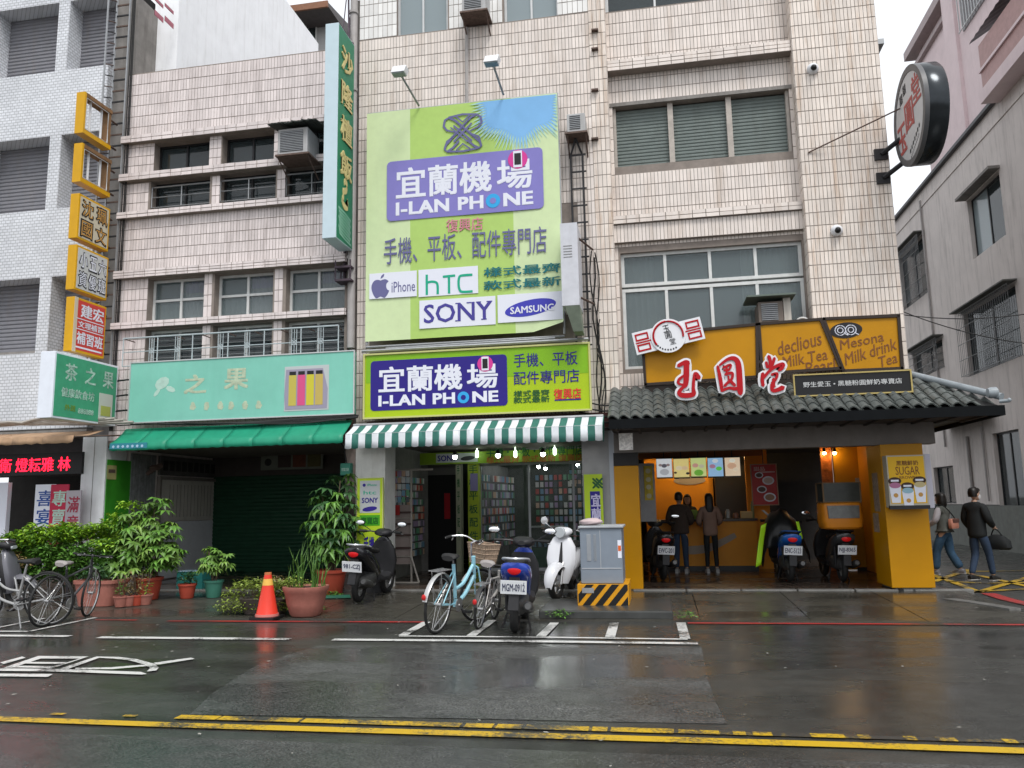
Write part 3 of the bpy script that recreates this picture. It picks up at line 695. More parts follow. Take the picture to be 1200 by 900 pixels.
# tall plain white flank wall set back behind the parapet, with a red painted mark near its top
sw = thing('flank_wall', 'tall plain white side wall rising behind the pink tiled parapet', 'wall', (-10.3, 20, 0))
zf = S(335, 0, -10.3).z; yf = S(373, 60, -10.3).y
q = MB(); q.add([(-10.3, FY+.9, 9.0), (-10.3, yf, 9.0), (-10.3, yf, zf), (-10.3, FY+.9, zf), (-10.9, FY+.9, 9.0), (-10.9, yf, 9.0), (-10.9, yf, zf), (-10.9, FY+.9, zf)],
                [(0, 1, 2, 3), (7, 6, 5, 4), (3, 2, 6, 7), (1, 5, 6, 2), (4, 0, 3, 7), (0, 4, 5, 1)])
q.build('wall', PLASTERW, sw)
q = MB()
PINKM = mat('faded_red_paint', (.45, .16, .2), .7, noise=.2)
def SX(px, py): return S(px, py, -10.3)
for (x0, y0, x1, y1) in ((180, -24, 204, -14), (180, -8, 204, 0), ):
    pass
for cx in (186, 198):
    for cy, hh in ((3, 7), (19, 8)):
        a, b = SX(cx-5, cy-hh+ (cx-186)*.6), SX(cx+5, cy+hh+(cx-186)*.6); w_ = .05
        y0, y1, z0, z1 = a.y, b.y, min(a.z, b.z), max(a.z, b.z)
        q.box(-10.3, -10.292, y0, y1, z0, z0+w_*1.6); q.box(-10.3, -10.292, y0, y1, z1-w_*1.6, z1); q.box(-10.3, -10.291, y0, y0+w_, z0, z1); q.box(-10.3, -10.291, y1-w_, y1, z0, z1); q.box(-10.3, -10.29, y0, y1, (z0+z1)/2-w_*.6, (z0+z1)/2+w_*.6)
q.build('painted_mark', PINKM, sw)
# building with brown eave behind
bh = thing('rear_building', 'pale rear building with a dark eave and small window behind the white flank wall', 'building', (-9, 27, 0))
a = F(341, 60, 27); b = F(374, 20, 27); c = F(352, 14, 25.9)
B((a.x-3.5, b.x+.4, 27, 33, 8, c.z+.2)).build('wall', mat('pale_grey_render', (.42, .42, .42), .8, noise=.1), bh)
q = MB(); z = c.z; e0, e1 = a.x-3.8, b.x+.9
q.prism([(e0, 25.8, z), (e0, 33.5, z+.1), (e0, 33.5, z+1.6), (e0, 25.8, z+.16)], (e1-e0, 0, 0)); q.build('roof', mat('dark_roof_sheet', (.10, .09, .09), .6, noise=.2), bh)
B((e0, e1, 25.72, 25.8, z-.05, z+.2)).build('gutter', mat('brown_gutter', (.25, .12, .07), .6, noise=.2), bh)
p = F(362, 34, 27); window(bh, p.x-.35, p.x+.35, p.z-.6, p.z+.5, 26.94, 1, 1, WFRAME, GLASS, .05)

# ================================================================ lane: grey building and pink block above it
GB = thing('side_building', 'plain grey rendered building along the lane with barred windows', 'building', (9.6, 24, 0))
GX = 9.6; zp = S(1200, 82, GX).z
def sidewall(q, X, y0, y1, z0, z1, holes, depth=.25):
    n0 = len(q.v); r_ = MB(); wall(r_, y0, y1, z0, z1, 0, holes, depth)
    q.add([(X+v[1], v[0], v[2]) for v in r_.v], [tuple(reversed(f)) for f in r_.f])
def RS(x0, y0, x1, y1, X):      # opening on a lane-side wall: left edge is the farther one
    a, b = S(x0, y0, X), S(x1, y1, X); return min(a.y, b.y), max(a.y, b.y), min(a.z, b.z), max(a.z, b.z)
o1 = (S(1179, 275, GX).y, S(1139, 290, GX).y, S(1146, 300, GX).z, S(1137, 232, GX).z)
o2 = (S(1200, 425, GX).y, S(1132, 400, GX).y, S(1137, 441, GX).z, S(1132, 367, GX).z)
o3 = (S(1087, 330, GX).y, S(1056, 330, GX).y, S(1062, 362, GX).z, S(1056, 300, GX).z)
o4 = (S(1106, 420, GX).y, S(1070, 420, GX).y, S(1075, 445, GX).z, S(1070, 415, GX).z)
o5 = (S(1200, 560, GX).y, S(1168, 560, GX).y, S(1172, 602, GX).z, S(1165, 508, GX).z)
o6 = (S(1118, 560, GX).y, S(1095, 560, GX).y, S(1100, 590, GX).z, S(1095, 548, GX).z)
q = MB(); sidewall(q, GX, 12.5, 48, 1.3, zp, [o1, o2, o3, o4, o5, o6]); wallmesh(q, 'wall', PLASTERG, GB)
B((GX-.02, GX+.3, 12.5, 48, 0, 1.28)).build('wall_base', mat('mossy_grey_skirt', (.16, .17, .155), .75, noise=.2, streak=.3), GB)
B((GX+.26, 22, 12.5, 48, 0, zp-.1)).build('core', mat('pale_room', (.12, .12, .12), .9), GB)
B((GX-.14, GX+.3, 12.4, 48.1, zp-.0, zp+.10)).build('parapet_cap', mat('dark_wet_cap', (.07, .07, .075), .5, noise=.2), GB)
B((GX-.03, GX, 12.5, 48, zp-.55, zp-.42)).build('string_course', PLASTERG, GB)
for o_, nb in ((o1, 0), (o2, 1), (o3, 1), (o4, 1), (o5, 0), (o6, 0)):
    y0, y1, z0, z1 = o_
    q = MB(); fw_ = .05; X = GX+.12
    for a, b in ((y0, y0+fw_), (y1-fw_, y1), ((y0+y1)/2-.03, (y0+y1)/2+.03)): q.box(X, X+.05, a, b, z0, z1)
    q.box(X+.002, X+.048, y0, y1, z0, z0+fw_); q.box(X+.002, X+.048, y0, y1, z1-fw_, z1)
    f = q.build('window', BLKMET, GB)
    B((X+.02, X+.03, y0+.03, (y0+y1)/2-.03, z0+.04, z1-.04)).build('window_pane', GLASS, f); B((X+.022, X+.032, (y0+y1)/2+.03, y1-.03, z0+.04, z1-.04)).build('window_pane', GLASSB if o_ is o1 else GLASS, f)
    if nb:
        q = MB(); X = GX-.22
        for y in np.arange(y0-.05, y1+.1, .14): q.tube([(GX, y, z1), (X, y, z1-.02), (X, y, z0), (GX, y, z0)], .009, 4)
        for z in np.linspace(z0, z1, 5): q.tube([(X-.004, y0-.05, z), (X-.004, y1+.05, z)], .012, 4)
        q.build('window_grille', GREYMET, GB)
        B((GX-.35, GX, y0-.15, y1+.15, z1+.06, z1+.1)).build('window_hood', mat('mossy_hood', (.14, .14, .13), .8, noise=.3), GB)
    elif o_ is o1: B((GX-.3, GX, y0-.1, y1+.1, z1+.04, z1+.12)).build('window_hood', CONC, GB)
q = MB(); yy = S(1086, 300, GX).y
q.tube([(GX-.05, yy, 11.9), (GX-.05, yy, 6.5), (GX-.05, yy-.1, 6.3), (GX-.05, yy-.1, 3.2)], .035, 6); yy = S(1140, 560, GX).y
q.tube([(GX-.05, yy, 3.4), (GX-.05, yy, 0)], .045, 6); q.tube([(GX-.05, yy-1.2, 3.6), (GX-.05, yy-1.2, 1.4)], .03, 6)
q.build('drain_pipe', PVC, GB)
# low corrugated awnings over the lane doors
for x0, x1, y0 in ((1128, 1152, 487), (1100, 1150, 497)):
    p0, p1 = S(x0, y0, GX-.3), S(x1, y0, GX-.3); ya, yb_ = min(p0.y, p1.y), max(p0.y, p1.y); z = p1.z
    q = MB(); n = 24; vs = []
    for i in range(n+1):
        y = ya+(yb_-ya)*i/n; dz = .025*(i % 2); vs += [(GX, y, z+.25+dz), (GX-.95, y, z+dz)]
    q.add(vs, [(2*i, 2*i+1, 2*i+3, 2*i+2) for i in range(n)]); q.build('awning', mat('grey_sheet_awning', (.22, .24, .25), .5, metal=.3, noise=.2), GB)

PK = thing('apartment_block', 'pale pink apartment block with red tiled balcony rising over the grey lane building', 'building', (10.3, 27, 0))
PX = 10.0
def zy(px, py, X=PX): p = S(px, py, X); return p.y, p.z
ye, ze = zy(1060, 75)      # far lower end of the eave line
yv = S(1072, 100, PX).y; yp = S(1112, 60, PX).y
q = B((PX, 20, 18, yp, 9, 22)); q.build('wall', PLASTERP, PK)
B((PX+.25, 20, yp, yv, 9, ze-.1)).build('rear_wing', PLASTERP, PK); B((PX-.10, PX-.0, yp-.9, yp, 9, 22)).build('pilaster', PLASTERP, PK)
B((PX-.12, 20, yp+.02, yv+.5, ze-.1, ze+.22)).build('roof', mat('greyish_pink_eave', (.42, .35, .35), .7, noise=.1), PK)
B((PX+.10, 20, yp+.02, yv+.1, ze-.55, ze-.40)).build('moulding', mat('greyish_pink_eave', (.42, .35, .35), .7), PK)
yb1 = zy(1150, 60)[0]
p = zy(1145, 100); 
QX = PX-.8; by1 = S(1149, 80, QX).y; zb0 = S(1152, 107, QX).z; zb1 = S(1145, 56, QX).z
bal = B((QX, PX-.002, 16, by1, zb0, zb1)); bal.build('balcony_wall', ROSE, PK)
B((QX-.05, PX-.003, 15.9, by1+.03, zb0*.6+zb1*.4, zb0*.6+zb1*.4+.08)).build('balcony_trim', PLASTERP, PK)
B((QX-.08, PX-.003, 15.9, by1+.05, zb0-.35, zb0)).build('balcony_trim', PLASTERP, PK)
q = MB(); n = 40
vs = []
for i in range(n+1): y = 16+(by1+.25-16)*i/n; vs += [(PX-.1, y, zb1+.75+.03*(i % 2)), (QX-.12, y, zb1+.22+.03*(i % 2))]
q.add(vs, [(2*i, 2*i+1, 2*i+3, 2*i+2) for i in range(n)]); q.build('canopy', mat('grey_sheet_awning', (.22, .24, .25)), PK)
yw0 = zy(1128, 20)[0]; zg = zy(1128, 40)[1]
q = MB()
for y in np.linspace(yw0-3.0, yw0, 16): q.tube([(PX-.12, y, zg), (PX-.12, y, 20.5)], .018, 5)
for z in (zg, zg+1.2, zg+2.4): q.tube([(PX-.12, yw0-3.1, z), (PX-.12, yw0+.1, z)], .02, 5)
q.build('window_grille', ALU, PK); B((PX-.03, PX+.01, yw0-3.0, yw0, zg, 20.5)).build('window', GLASS, PK)
# far building closing the lane
fb = thing('end_building', 'small pale building at the far end of the lane under the round sign', 'building', (6, 52, 0))
p = F(1052, 236, 52); B((1, 14, 52, 60, 0, p.z)).build('wall', PLASTERG, fb); B((.5, 14.5, 51.4, 60, p.z, p.z+.4)).build('roof', mat('blue_grey_roof', (.2, .22, .27), .6, noise=.1), fb)
for i in range(3): window(fb, 4.5+i*2.5, 5.9+i*2.5, p.z-2.6, p.z-1.1, 51.92, 2, 1, WFRAME, GLASS, .08)
for i in range(3): window(fb, 4.5+i*2.5, 5.9+i*2.5, p.z-6.6, p.z-5.1, 51.92, 2, 1, WFRAME, GLASS, .08)

for k, (a, b, lab) in enumerate((((1050, 362), (1215, 404), 'thin black overhead cable crossing in front of the lane windows'), ((1052, 368), (1215, 366), 'thin level overhead cable above the lower barred lane window'))):
    A, B_ = F(*a, 15.2), F(*b, 14.6); q = MB(); q.tube([A.lerp(B_, t_/8)+Vector((0, 0, -.10*4*(t_/8)*(1-t_/8))) for t_ in range(9)], .009, 4); q.tube([A, (X3b, 15.4, A.z+.05)], .009, 4)
    q.build('overhead_cable', CABLE, None, label=lab, category='cable')

rg_ = random.Random(17); q = MB()
for i in range(4):
    x0 = F(700+rg_.uniform(-7, 8), 400, FY-.1).x; z0 = rg_.uniform(4.2, 6.6); P = [(x0+.05*math.sin(k*1.3+i)+.01*k, FY-.10-.02*i, z0+(2.95-z0)*k/8) for k in range(9)]; q.tube(smooth_line(P, 2), rg_.choice((.009, .012, .015)), 4)
for i in range(5):
    a = Vector((F(690, 470, FY-.2).x-.3*i*.3, FY-.22, 3.35-.08*i)); b = Vector((X3a+.35, FY-.3, 3.45-.12*i)); q.tube([a.lerp(b, k/6)+Vector((0, 0, -.12*math.sin(PI*k/6))) for k in range(7)], .014, 4)
q.build('cable_bundle', CABLE, None, label='tangle of black cables hanging between the lime light box and tiled eave', category='cable')
# ================================================================ street-facing signs
def frame_f(q, x0, x1, z0, z1, Y, w_=.04, d=.03):
    q.box(x0-w_, x1+w_, Y-d, Y+.02, z1, z1+w_); q.box(x0-w_, x1+w_, Y-d, Y+.02, z0-w_, z0); q.box(x0-w_, x0, Y-d+.001, Y+.019, z0, z1); q.box(x1, x1+w_, Y-d+.001, Y+.019, z0, z1)
def rrect(q, x0, x1, z0, z1, Y, r, d=.004, slant=0):
    pts = []
    for cx, cz, a0 in ((x1-r, z1-r, 0), (x0+r, z1-r, 90), (x0+r, z0+r, 180), (x1-r, z0+r, 270)):
        for k in range(5): a = math.radians(a0+k*22.5); pts.append((cx+r*math.cos(a), Y, cz+r*math.sin(a)))
    q.prism(pts, (0, -d, 0))
PUR = mat('faded_violet_print', (.21, .19, .50), .5, noise=.04); NAVY = mat('navy_print', (.022, .012, .20), .4)
LIMEA = mat('pale_lime_print', (.58, .70, .40), .5, noise=.05, streak=.1, scol=(.45, .5, .3)); LIMEB = mat('lime_print', (.40, .58, .15), .5, noise=.05)
LIME = mat('vivid_lime_print', (.36, .50, .008), .4, noise=.05, streak=.12, scol=(.3, .35, .02)); LIME2 = mat('green_lime_print', (.20, .42, .01), .4, noise=.05)
WPR = mat('white_print', (.72, .74, .82), .45); MAG = mat('magenta_print', (.62, .04, .28), .45); CYAN = mat('cyan_print', (.03, .36, .72), .45)
SKYB = mat('sky_blue_print', (.20, .44, .74), .5, noise=.08, nscale=1.5); INKV = mat('slate_violet_ink', (.13, .13, .28), .5); TEAL = mat('teal_ink', (.008, .15, .17), .5)
GRNI = mat('green_ink', (.01, .36, .22), .5); DGRN = mat('dark_green_ink', (.02, .10, .03), .5); REDI = mat('red_print', (.62, .04, .03), .45)

def phone_panel(parent, x0, y0, x1, y1, Y, pm, corner):
    """purple rounded panel with the shop name; px rectangle TL-BR"""
    X0, X1, Z0, Z1 = RF(x0, y0, x1, y1, Y); W, H = X1-X0, Z1-Z0
    q = MB(); rrect(q, X0, X1, Z0, Z1, Y, corner); q.build('name_panel', pm, parent)
    q = MB(); Yp = Y-.0045
    text_into(q, '宜蘭機', (X0+.065*W, Yp, Z0+.36*H), XU, ZU, .61*W, .50*H, .035, depth=.004)
    text_into(q, '場', (X0+.715*W, Yp, Z0+.36*H), XU, ZU, .215*W, .47*H, .03, depth=.004)
    text_into(q, 'I-LAN PH', (X0+.065*W, Yp, Z0+.09*H), XU, ZU, .555*W, .20*H, .06, space=1.06, depth=.004)
    text_into(q, 'NE', (X0+.755*W, Yp, Z0+.09*H), XU, ZU, .175*W, .20*H, .06, depth=.004)
    q.build('lettering', WPR, parent)
    q = MB(); c = Vector((X0+.685*W, Yp-.001, Z0+.19*H)); disc(q, c, .115*H, FN, XU, ZU, .004); q.build('letter_o', CYAN, parent)
    q = MB(); disc(q, c+FN*.005, .05*H, FN, XU, ZU, .002); q.build('letter_hole', pm, parent)
    q = MB(); c = Vector((X0+.845*W, Yp-.005, Z0+.83*H)); disc(q, c, .155*H, FN, XU, ZU, .004); q.build('pink_disc', MAG, parent)
    q = MB(); q.box(c.x-.07*H, c.x+.07*H, c.y-.008, c.y-.0045, c.z-.13*H, c.z+.14*H); q.build('phone_icon', WPR, parent)
    q = MB(); q.box(c.x-.052*H, c.x+.052*H, c.y-.011, c.y-.0085, c.z-.09*H, c.z+.10*H); q.build('phone_screen', INKBLK, parent)

BY0 = FY-.32
bx0, bx1, bz0, bz1 = RF(430, 133.5, 661, 387, BY0)
bb = thing('billboard', 'large lime vinyl billboard with a violet name panel and phone maker logos', 'billboard', ((bx0+bx1)/2, BY0, bz0))
q = MB(); nX, nZ = 24, 26; vs = []      # slightly sagging vinyl sheet, peeled at the lower right
def bsurf(u, v): 
    pe = max(0, u-.85)*max(0, .045-v)*70; return (bx0+(bx1-bx0)*u, BY0+.018*math.sin(u*9+v*3)*(.3+.7*(1-v))*.5 - .25*pe, bz0+(bz1-bz0)*v + .55*pe*.5)
for m_, (ua, ub) in ((LIMEA, (0, .235)), (LIMEB, (.235, .765)), (LIMEA, (.765, 1))):
    q = MB(); n = 8; vs = [bsurf(ua+(ub-ua)*i/n, j/nZ) for j in range(nZ+1) for i in range(n+1)]
    q.add(vs, [(j*(n+1)+i, j*(n+1)+i+1, (j+1)*(n+1)+i+1, (j+1)*(n+1)+i) for j in range(nZ) for i in range(n)]); q.build('vinyl_sheet', m_, bb, smooth=True)
B((bx0+.03, bx1-.03, BY0+.05, BY0+.09, bz0+.25, bz1-.03)).build('backing', DARKIN, bb)
q = MB()
for x in (bx0+.02, bx1): q.tube([(x, BY0+.04, bz0-.06), (x, BY0+.04, bz1+.02)], .022, 6)
for z in (bz0-.1, bz1+.01): q.tube([(bx0, BY0+.04, z), (bx1, BY0+.04, z)], .022, 6)
for x in np.linspace(bx0+.1, bx1-.1, 5): q.tube([(x, BY0+.04, bz0-.1), (x, FY, bz0-.1)], .018, 5); q.tube([(x, BY0+.06, bz1-.1), (x, FY, bz1-.1)], .018, 5)
q.build('frame', GREYMET, bb)
BP = BY0-.014
# splash of blue, upper right
q = MB(); c = (F(610, 140, BP).x, F(610, 140, BP).z); rng = random.Random(4); pts = []
x_l, x_r, z_t = F(563, 150, BP).x, F(659, 120, BP).x, bz1-.02
N_ = 90
for k in range(N_+1):
    t = k/N_; a = PI+PI*t; R_ = (.62, .66)
    R0 = 1.0 + .07*math.sin(7*a) + (rng.uniform(.08, .30) if k % 2 else -.10)
    x = (x_l+x_r)/2-.03+(x_r-x_l)/2*.98*math.cos(a)*R0; z = z_t-.0+.86*math.sin(a)*R0*.92; xc_ = (x_l+x_r)/2; s_ = min(1, (bx1-.012-xc_)/(x-xc_)) if x > xc_ else 1; pts.append((xc_+(x-xc_)*s_, BP, z_t+min(-.0001*k, (z-z_t)*s_)))
q.add([((x_l+x_r)/2, BP, z_t)]+pts, [(0, i, i+1) for i in range(1, len(pts))]); q.build('blue_splash', SKYB, bb)
xc_ = (x_l+x_r)/2; q = MB(); P_ = [(xc_, BP+.003, z_t)]+[(min(xc_+(p[0]-xc_)*1.13, bx1-.012+.0001*i), BP+.003, z_t+(p[2]-z_t)*1.15-.0001*i) for i, p in enumerate(pts)]; q.add(P_, [(0, i, i+1) for i in range(1, len(pts))]); q.build('pale_splash', mat('pale_aqua_print', (.40, .62, .50), .5), bb)
phone_panel(bb, 453.5, 190, 637.5, 244, BP-.001, PUR, .09)
lx0, lx1, lz0, lz1 = RF(519, 136, 566, 175, BP)
q = MB(); O = (lx0, BP-.001, lz0); U = XU*(lx1-lx0); V = ZU*(lz1-lz0); k = 0
for pts, wd in (([(.02, .72), (.05, .88), (.15, .93), (.30, .85), (.92, .22), (.96, .1), (.9, .05), (.78, .12), (.62, .28)], .055), ([(.98, .72), (.95, .88), (.85, .95), (.7, .88), (.08, .22), (.04, .1), (.1, .03), (.25, .12), (.4, .28)], .055),
                ([(.02, .72), (.1, .6), (.38, .5), (.1, .3), (.04, .12)], .05), ([(.98, .72), (.9, .62), (.62, .5), (.9, .35), (.96, .1)], .05),
                ([(.15, .94), (.5, .99), (.85, .95)], .05), ([(.12, .03), (.5, .0), (.9, .05)], .05), ([(.28, .7), (.72, .26)], .05), ([(.36, .8), (.8, .36)], .04), ([(.72, .72), (.28, .28)], .05), ([(.2, .66), (.62, .24)], .035), ([(.64, .82), (.2, .38)], .035), ([(.34, .94), (.5, .78), (.68, .94)], .04), ([(.34, .05), (.5, .2), (.68, .05)], .04)):
    stroke(q, pts, wd, O, U, V, k, .003); k += 1
q.build('knot_emblem', INKV, bb)
q = MB(); ftext(q, '復興店', 523, 257.5, 566, 269, BP-.001, .01); q.build('lettering', mat('pink_ink', (.62, .22, .3), .5), bb)
q = MB(); ftext(q, '手機、平板、配件專門店', 450, 280, 641, 296, BP-.001, .004); q.build('lettering', INKV, bb)
q = MB(); ftext(q, '樣式最齊', 567, 314, 657, 318.5, BP-.001, .022); ftext(q, '款式最新', 567, 329.5, 657, 334, BP-.001, .022); q.build('lettering', TEAL, bb)
for (a, b, c, d) in ((433, 321, 488.5, 347), (490.5, 316.5, 560.5, 343.5), (491.5, 352.5, 581, 380), (583, 346, 660, 374)):
    B((*RF(a, b, c, d, BP)[:2], BP-.004, BP, *RF(a, b, c, d, BP)[2:])).build('logo_panel', WPR, bb)
LP = BP-.0045
X0, X1, Z0, Z1 = RF(435, 323, 457, 349, LP); O = (X0, LP, Z0); U = XU*(X1-X0); V = ZU*(Z1-Z0)
ap = smooth_line([(.5, .76), (.36, .80), (.16, .76), (.03, .58), (.04, .36), (.16, .12), (.28, .02), (.40, .05), (.5, .08), (.60, .05), (.72, .02), (.84, .12), (.95, .30), (.86, .36), (.80, .48), (.82, .62), (.92, .70), (.80, .79), (.66, .80), (.5, .76)], 3)
q = MB(); q.prism([Vector(O)+U*p.x+V*p.y for p in ap[:-1]], FN*.003)
lf = smooth_line([(.5, .83), (.54, .95), (.68, 1.04), (.66, .92), (.5, .83)], 3); q.prism([Vector(O)+U*p.x+V*p.y for p in lf[:-1]], FN*.003); q.build('fruit_logo', INKV, bb)
q = MB(); ftext(q, 'iPhone', 459, 330.5, 486.5, 341, LP, .0); q.build('lettering', INKV, bb)
X0, X1, Z0, Z1 = RF(499, 322, 555, 342, LP); O = (X0, LP, Z0); U = XU*(X1-X0); V = ZU*(Z1-Z0); q = MB()
Uh = U; wd = .04
for i, pts in enumerate(([(.02, 1.0), (.02, .0)], smooth_line([(.02, .6), (.12, .64), (.22, .58), (.25, .4), (.25, 0)], 3), [(.36, .84), (.62, .86)], [(.49, .86), (.49, .0)], smooth_line([(.98, .84), (.8, .84), (.71, .78), (.69, .42), (.72, .1), (.8, .03), (.98, .03)], 3))):
    # uniform pen in metres
    P = [(p[0]*U.length, p[1]*V.length) for p in pts]; stroke(q, P, .045, O, XU, ZU, i, .003, caps=False)
q.build('lettering', GRNI, bb)
q = MB(); ftext(q, 'SONY', 497, 357.5, 577, 374, LP, .018)
X0, X1, Z0, Z1 = RF(497, 357.5, 577, 374, LP); W = X1-X0
for u in (.50, .665, .805, .955): q.box(X0+(u-.035)*W, X0+(u+.035)*W, LP-.0055, LP-.0045, Z1-.02, Z1)
for u in (.50, .88): q.box(X0+(u-.04)*W, X0+(u+.04)*W, LP-.0055, LP-.0045, Z0, Z0+.02)
q.build('lettering', mat('indigo_print', (.06, .05, .28), .5), bb)
c = F(621.5, 360.5, LP); q = MB(); disc(q, c, .475, FN, XU, ZU, .003, 36, 1, .31, .15); q.build('oval_logo', mat('royal_blue_print', (.05, .05, .42), .5), bb)
q = MB(); X0, X1, Z0, Z1 = RF(598, 357, 649, 362, LP); text_into(q, 'SAMSUNG', (X0, LP-.004, Z0-.05), XU, ZU, X1-X0, .125, .03, rise=.03, depth=.003); q.build('lettering', WPR, bb)

# lower light box
BY1 = FY-.42
x0, x1, z0, z1 = RF(428, 417, 692, 479, BY1)
sb = thing('shop_sign', 'lime light-box sign with navy name panel directly above the striped awning', 'sign', ((x0+x1)/2, BY1, z0))
B((x0, x1, BY1, BY1+.28, z0, z1)).build('sign_box', LIME, sb); zc = z0+(z1-z0)*.55
B((x0+.02, x1-.02, BY1-.003, BY1, zc, z1-.01)).build('upper_face', LIME2, sb)
q = MB(); frame_f(q, x0, x1, z0, z1, BY1, .03, .03); q.build('frame', mat('pale_yellow_trim', (.5, .5, .2), .4), sb)
phone_panel(sb, 434.5, 423.5, 595, 475, BY1-.004, NAVY, .07)
q = MB(); ftext(q, '手機、平板', 602, 415, 677, 427, BY1-.004, .008); ftext(q, '配件專門店', 602, 436, 679, 447.5, BY1-.004, .008); q.build('lettering', NAVY, sb)
q = MB(); ftext(q, '樣式最齊', 602, 458, 644, 463.5, BY1-.004, .02); ftext(q, '款式最新', 602, 465.5, 644, 471, BY1-.004, .02); q.build('lettering', DGRN, sb)
q = MB(); ftext(q, '復興店', 649, 456, 681, 467, BY1-.004, .03); q.build('lettering', REDI, sb)
q = MB(); a = F(650, 469, BY1); b = F(681, 468.5, BY1); q.box(a.x, b.x, BY1-.007, BY1-.003, a.z-.012, a.z+.012); q.build('underline', NAVY, sb)
B((x0-.05, x1+.3, FY-.2, FY, z0-.34, z0-.05)).build('fascia', mat('dark_red_fascia', (.06, .018, .016), .6, noise=.3), sb)
q = MB(); q.tube([(bx0-.05, FY-.35, z1+.1), (x1, FY-.35, z1+.1)], .03, 6); q.tube([(bx0+.4, FY-.3, z1+.14), (x1-.6, FY-.3, z1+.16)], .02, 6); q.build('rail', GREYMET, sb)

# teal shopfront sign, lettering bleached away
BY2 = FY-.40
x0, x1, z0, z1 = RF(154, 426, 414, 484, BY2); z0 = F(152, 495, BY2).z
TEALP = mat('faded_teal_sheet', (.20, .52, .42), .42, noise=.10, nscale=1.2, streak=.12, scol=(.05, .36, .22)); tl = TEALP
ts = thing('shop_sign', 'faded teal shop sign with bleached letters above the green awning', 'sign', ((x0+x1)/2, BY2, z0))
B((x0, x1, BY2, BY2+.12, z0, z1)).build('sign_face', TEALP, ts)
q = MB(); frame_f(q, x0, x1, z0, z1, BY2, .022, .015); q.build('frame', ALU, ts)
GH = mat('ghost_tan_letters', (.42, .50, .36), .6, noise=.3, nscale=9); GH2 = mat('ghost_pale_letters', (.42, .60, .52), .6, noise=.15, nscale=9)
q = MB(); ftext(q, '之', 217, 440, 241, 460, BY2, .05, depth=.003); ftext(q, '果', 264, 433, 290, 455, BY2, .05, depth=.003); q.build('ghost_lettering', GH, ts)
q = MB(); disc(q, (F(184, 460, BY2).x, BY2-.001, F(184, 460, BY2).z), .10, FN, XU, ZU, .003, 7, 1, .4, .9); disc(q, (F(190, 449, BY2).x, BY2, F(190, 449, BY2).z), .16, FN, XU, ZU, .003, 9, 1, .7, .5); disc(q, (F(200, 456, BY2).x, BY2-.0005, F(200, 456, BY2).z), .11, FN, XU, ZU, .003, 7, 1, .5, -.4); q.build('ghost_leaf', GH2, ts)
q = MB(); [disc(q, (F(226+15*i, 475.5-.3*i, BY2).x+.02*(i % 3), BY2-.0004*k_, F(226+15*i, 475.5-.3*i, BY2).z+.03*(k_-1)), .075-.012*k_, FN, XU, ZU, .003, 5+k_, 1, .8, i*1.3+k_) for i in range(6) for k_ in range(3)]; q.build('ghost_lettering', GH, ts)
px0, px1, pz0, pz1 = RF(334, 430, 385, 480, BY2)
B((px0, px1, BY2-.005, BY2, pz0, pz1)).build('picture', mat('pale_grey_print', (.46, .50, .50), .5), ts)
q = MB(); xr = px1-px0; q.prism([(px0+.02, BY2-.0055, pz0+.03), (px1-.03, BY2-.0055, pz0+.03), (px1-.02, BY2-.0055, pz0+.4), (px1-.12, BY2-.0055, pz1-.06), (px0+.03, BY2-.0055, pz1-.06), (px0+.0, BY2-.0055, pz0+.3)], (0, -.003, 0)); q.build('tin_shadow', mat('violet_grey_print', (.30, .28, .36), .5), ts)
tc = [mat('gold_tin', (.50, .42, .08), .4), mat('pink_tin', (.62, .08, .22), .4), mat('yellow_tin', (.56, .50, .04), .4), mat('amber_tin', (.50, .38, .10), .4)]
for i in range(4):
    xa = px0+xr*(.10+.2*i); B((xa, xa+xr*.17, BY2-.012, BY2-.009, pz0+.10, pz1-.17)).build('tin_print', tc[i], ts)
    B((xa+.01, xa+xr*.17-.01, BY2-.012, BY2-.009, pz1-.168, pz1-.10)).build('tin_lid', INKBLK, ts)
q = MB()
for i in range(6):                # black cables sagging under the sign
    a = Vector((x0-.2+.3*i, FY-.45-.02*i, z0-.06)); b = Vector((x1+.1, FY-.4-.015*i, z0-.05-.01*i)); P = []
    for k in range(13): t = k/12; P.append(a.lerp(b, t)+Vector((0, 0, -.10*4*t*(1-t)*(.4+.2*i)*.5+.015*math.sin(9*t+i))))
    q.tube(P, .012, 5)
q.build('cable_bundle', CABLE, None, smooth=True, label='sagging black cables strung between the teal sign and the green awning', category='cable')

# ================================================================ awnings
def awning(root, x0, x1, ztop, zbot, yw, yf, stripes, valance, ms, scal=.11, sag=.02, name='canvas'):
    n = stripes; 
    for i in range(n):
        xa, xb = x0+(x1-x0)*i/n, x0+(x1-x0)*(i+1)/n; q = MB(); K = 6; m_ = 4; vs = []
        for j in range(m_+1):
            v = j/m_; y = yw+(yf-yw)*v
            for k in range(K+1):
                u = k/K; x = xa+(xb-xa)*u; z = ztop+(zbot-ztop)*v - sag*math.sin(PI*v)*(.5+.5*math.sin(x*2.3)); vs.append((x, y, z))
        for rr, dz in ((1, valance*.5), (2, valance)):
            for k in range(K+1):
                u = k/K; x = xa+(xb-xa)*u; sc_ = scal*.35*abs(math.sin(PI*(x-x0)/((x1-x0)/(n if n > 12 else 26)))) if rr == 2 else 0
                vs.append((x, yf-.012*rr+.008*math.sin(x*11), zbot-dz-sc_*.35))
        m_2 = m_+2
        q.add(vs, [(j*(K+1)+k, j*(K+1)+k+1, (j+1)*(K+1)+k+1, (j+1)*(K+1)+k) for j in range(m_2) for k in range(K)])
        o = q.build(name, ms[i % len(ms)], root, smooth=60)
        so = o.modifiers.new('solid', 'SOLIDIFY'); so.thickness = .006; so.offset = 0
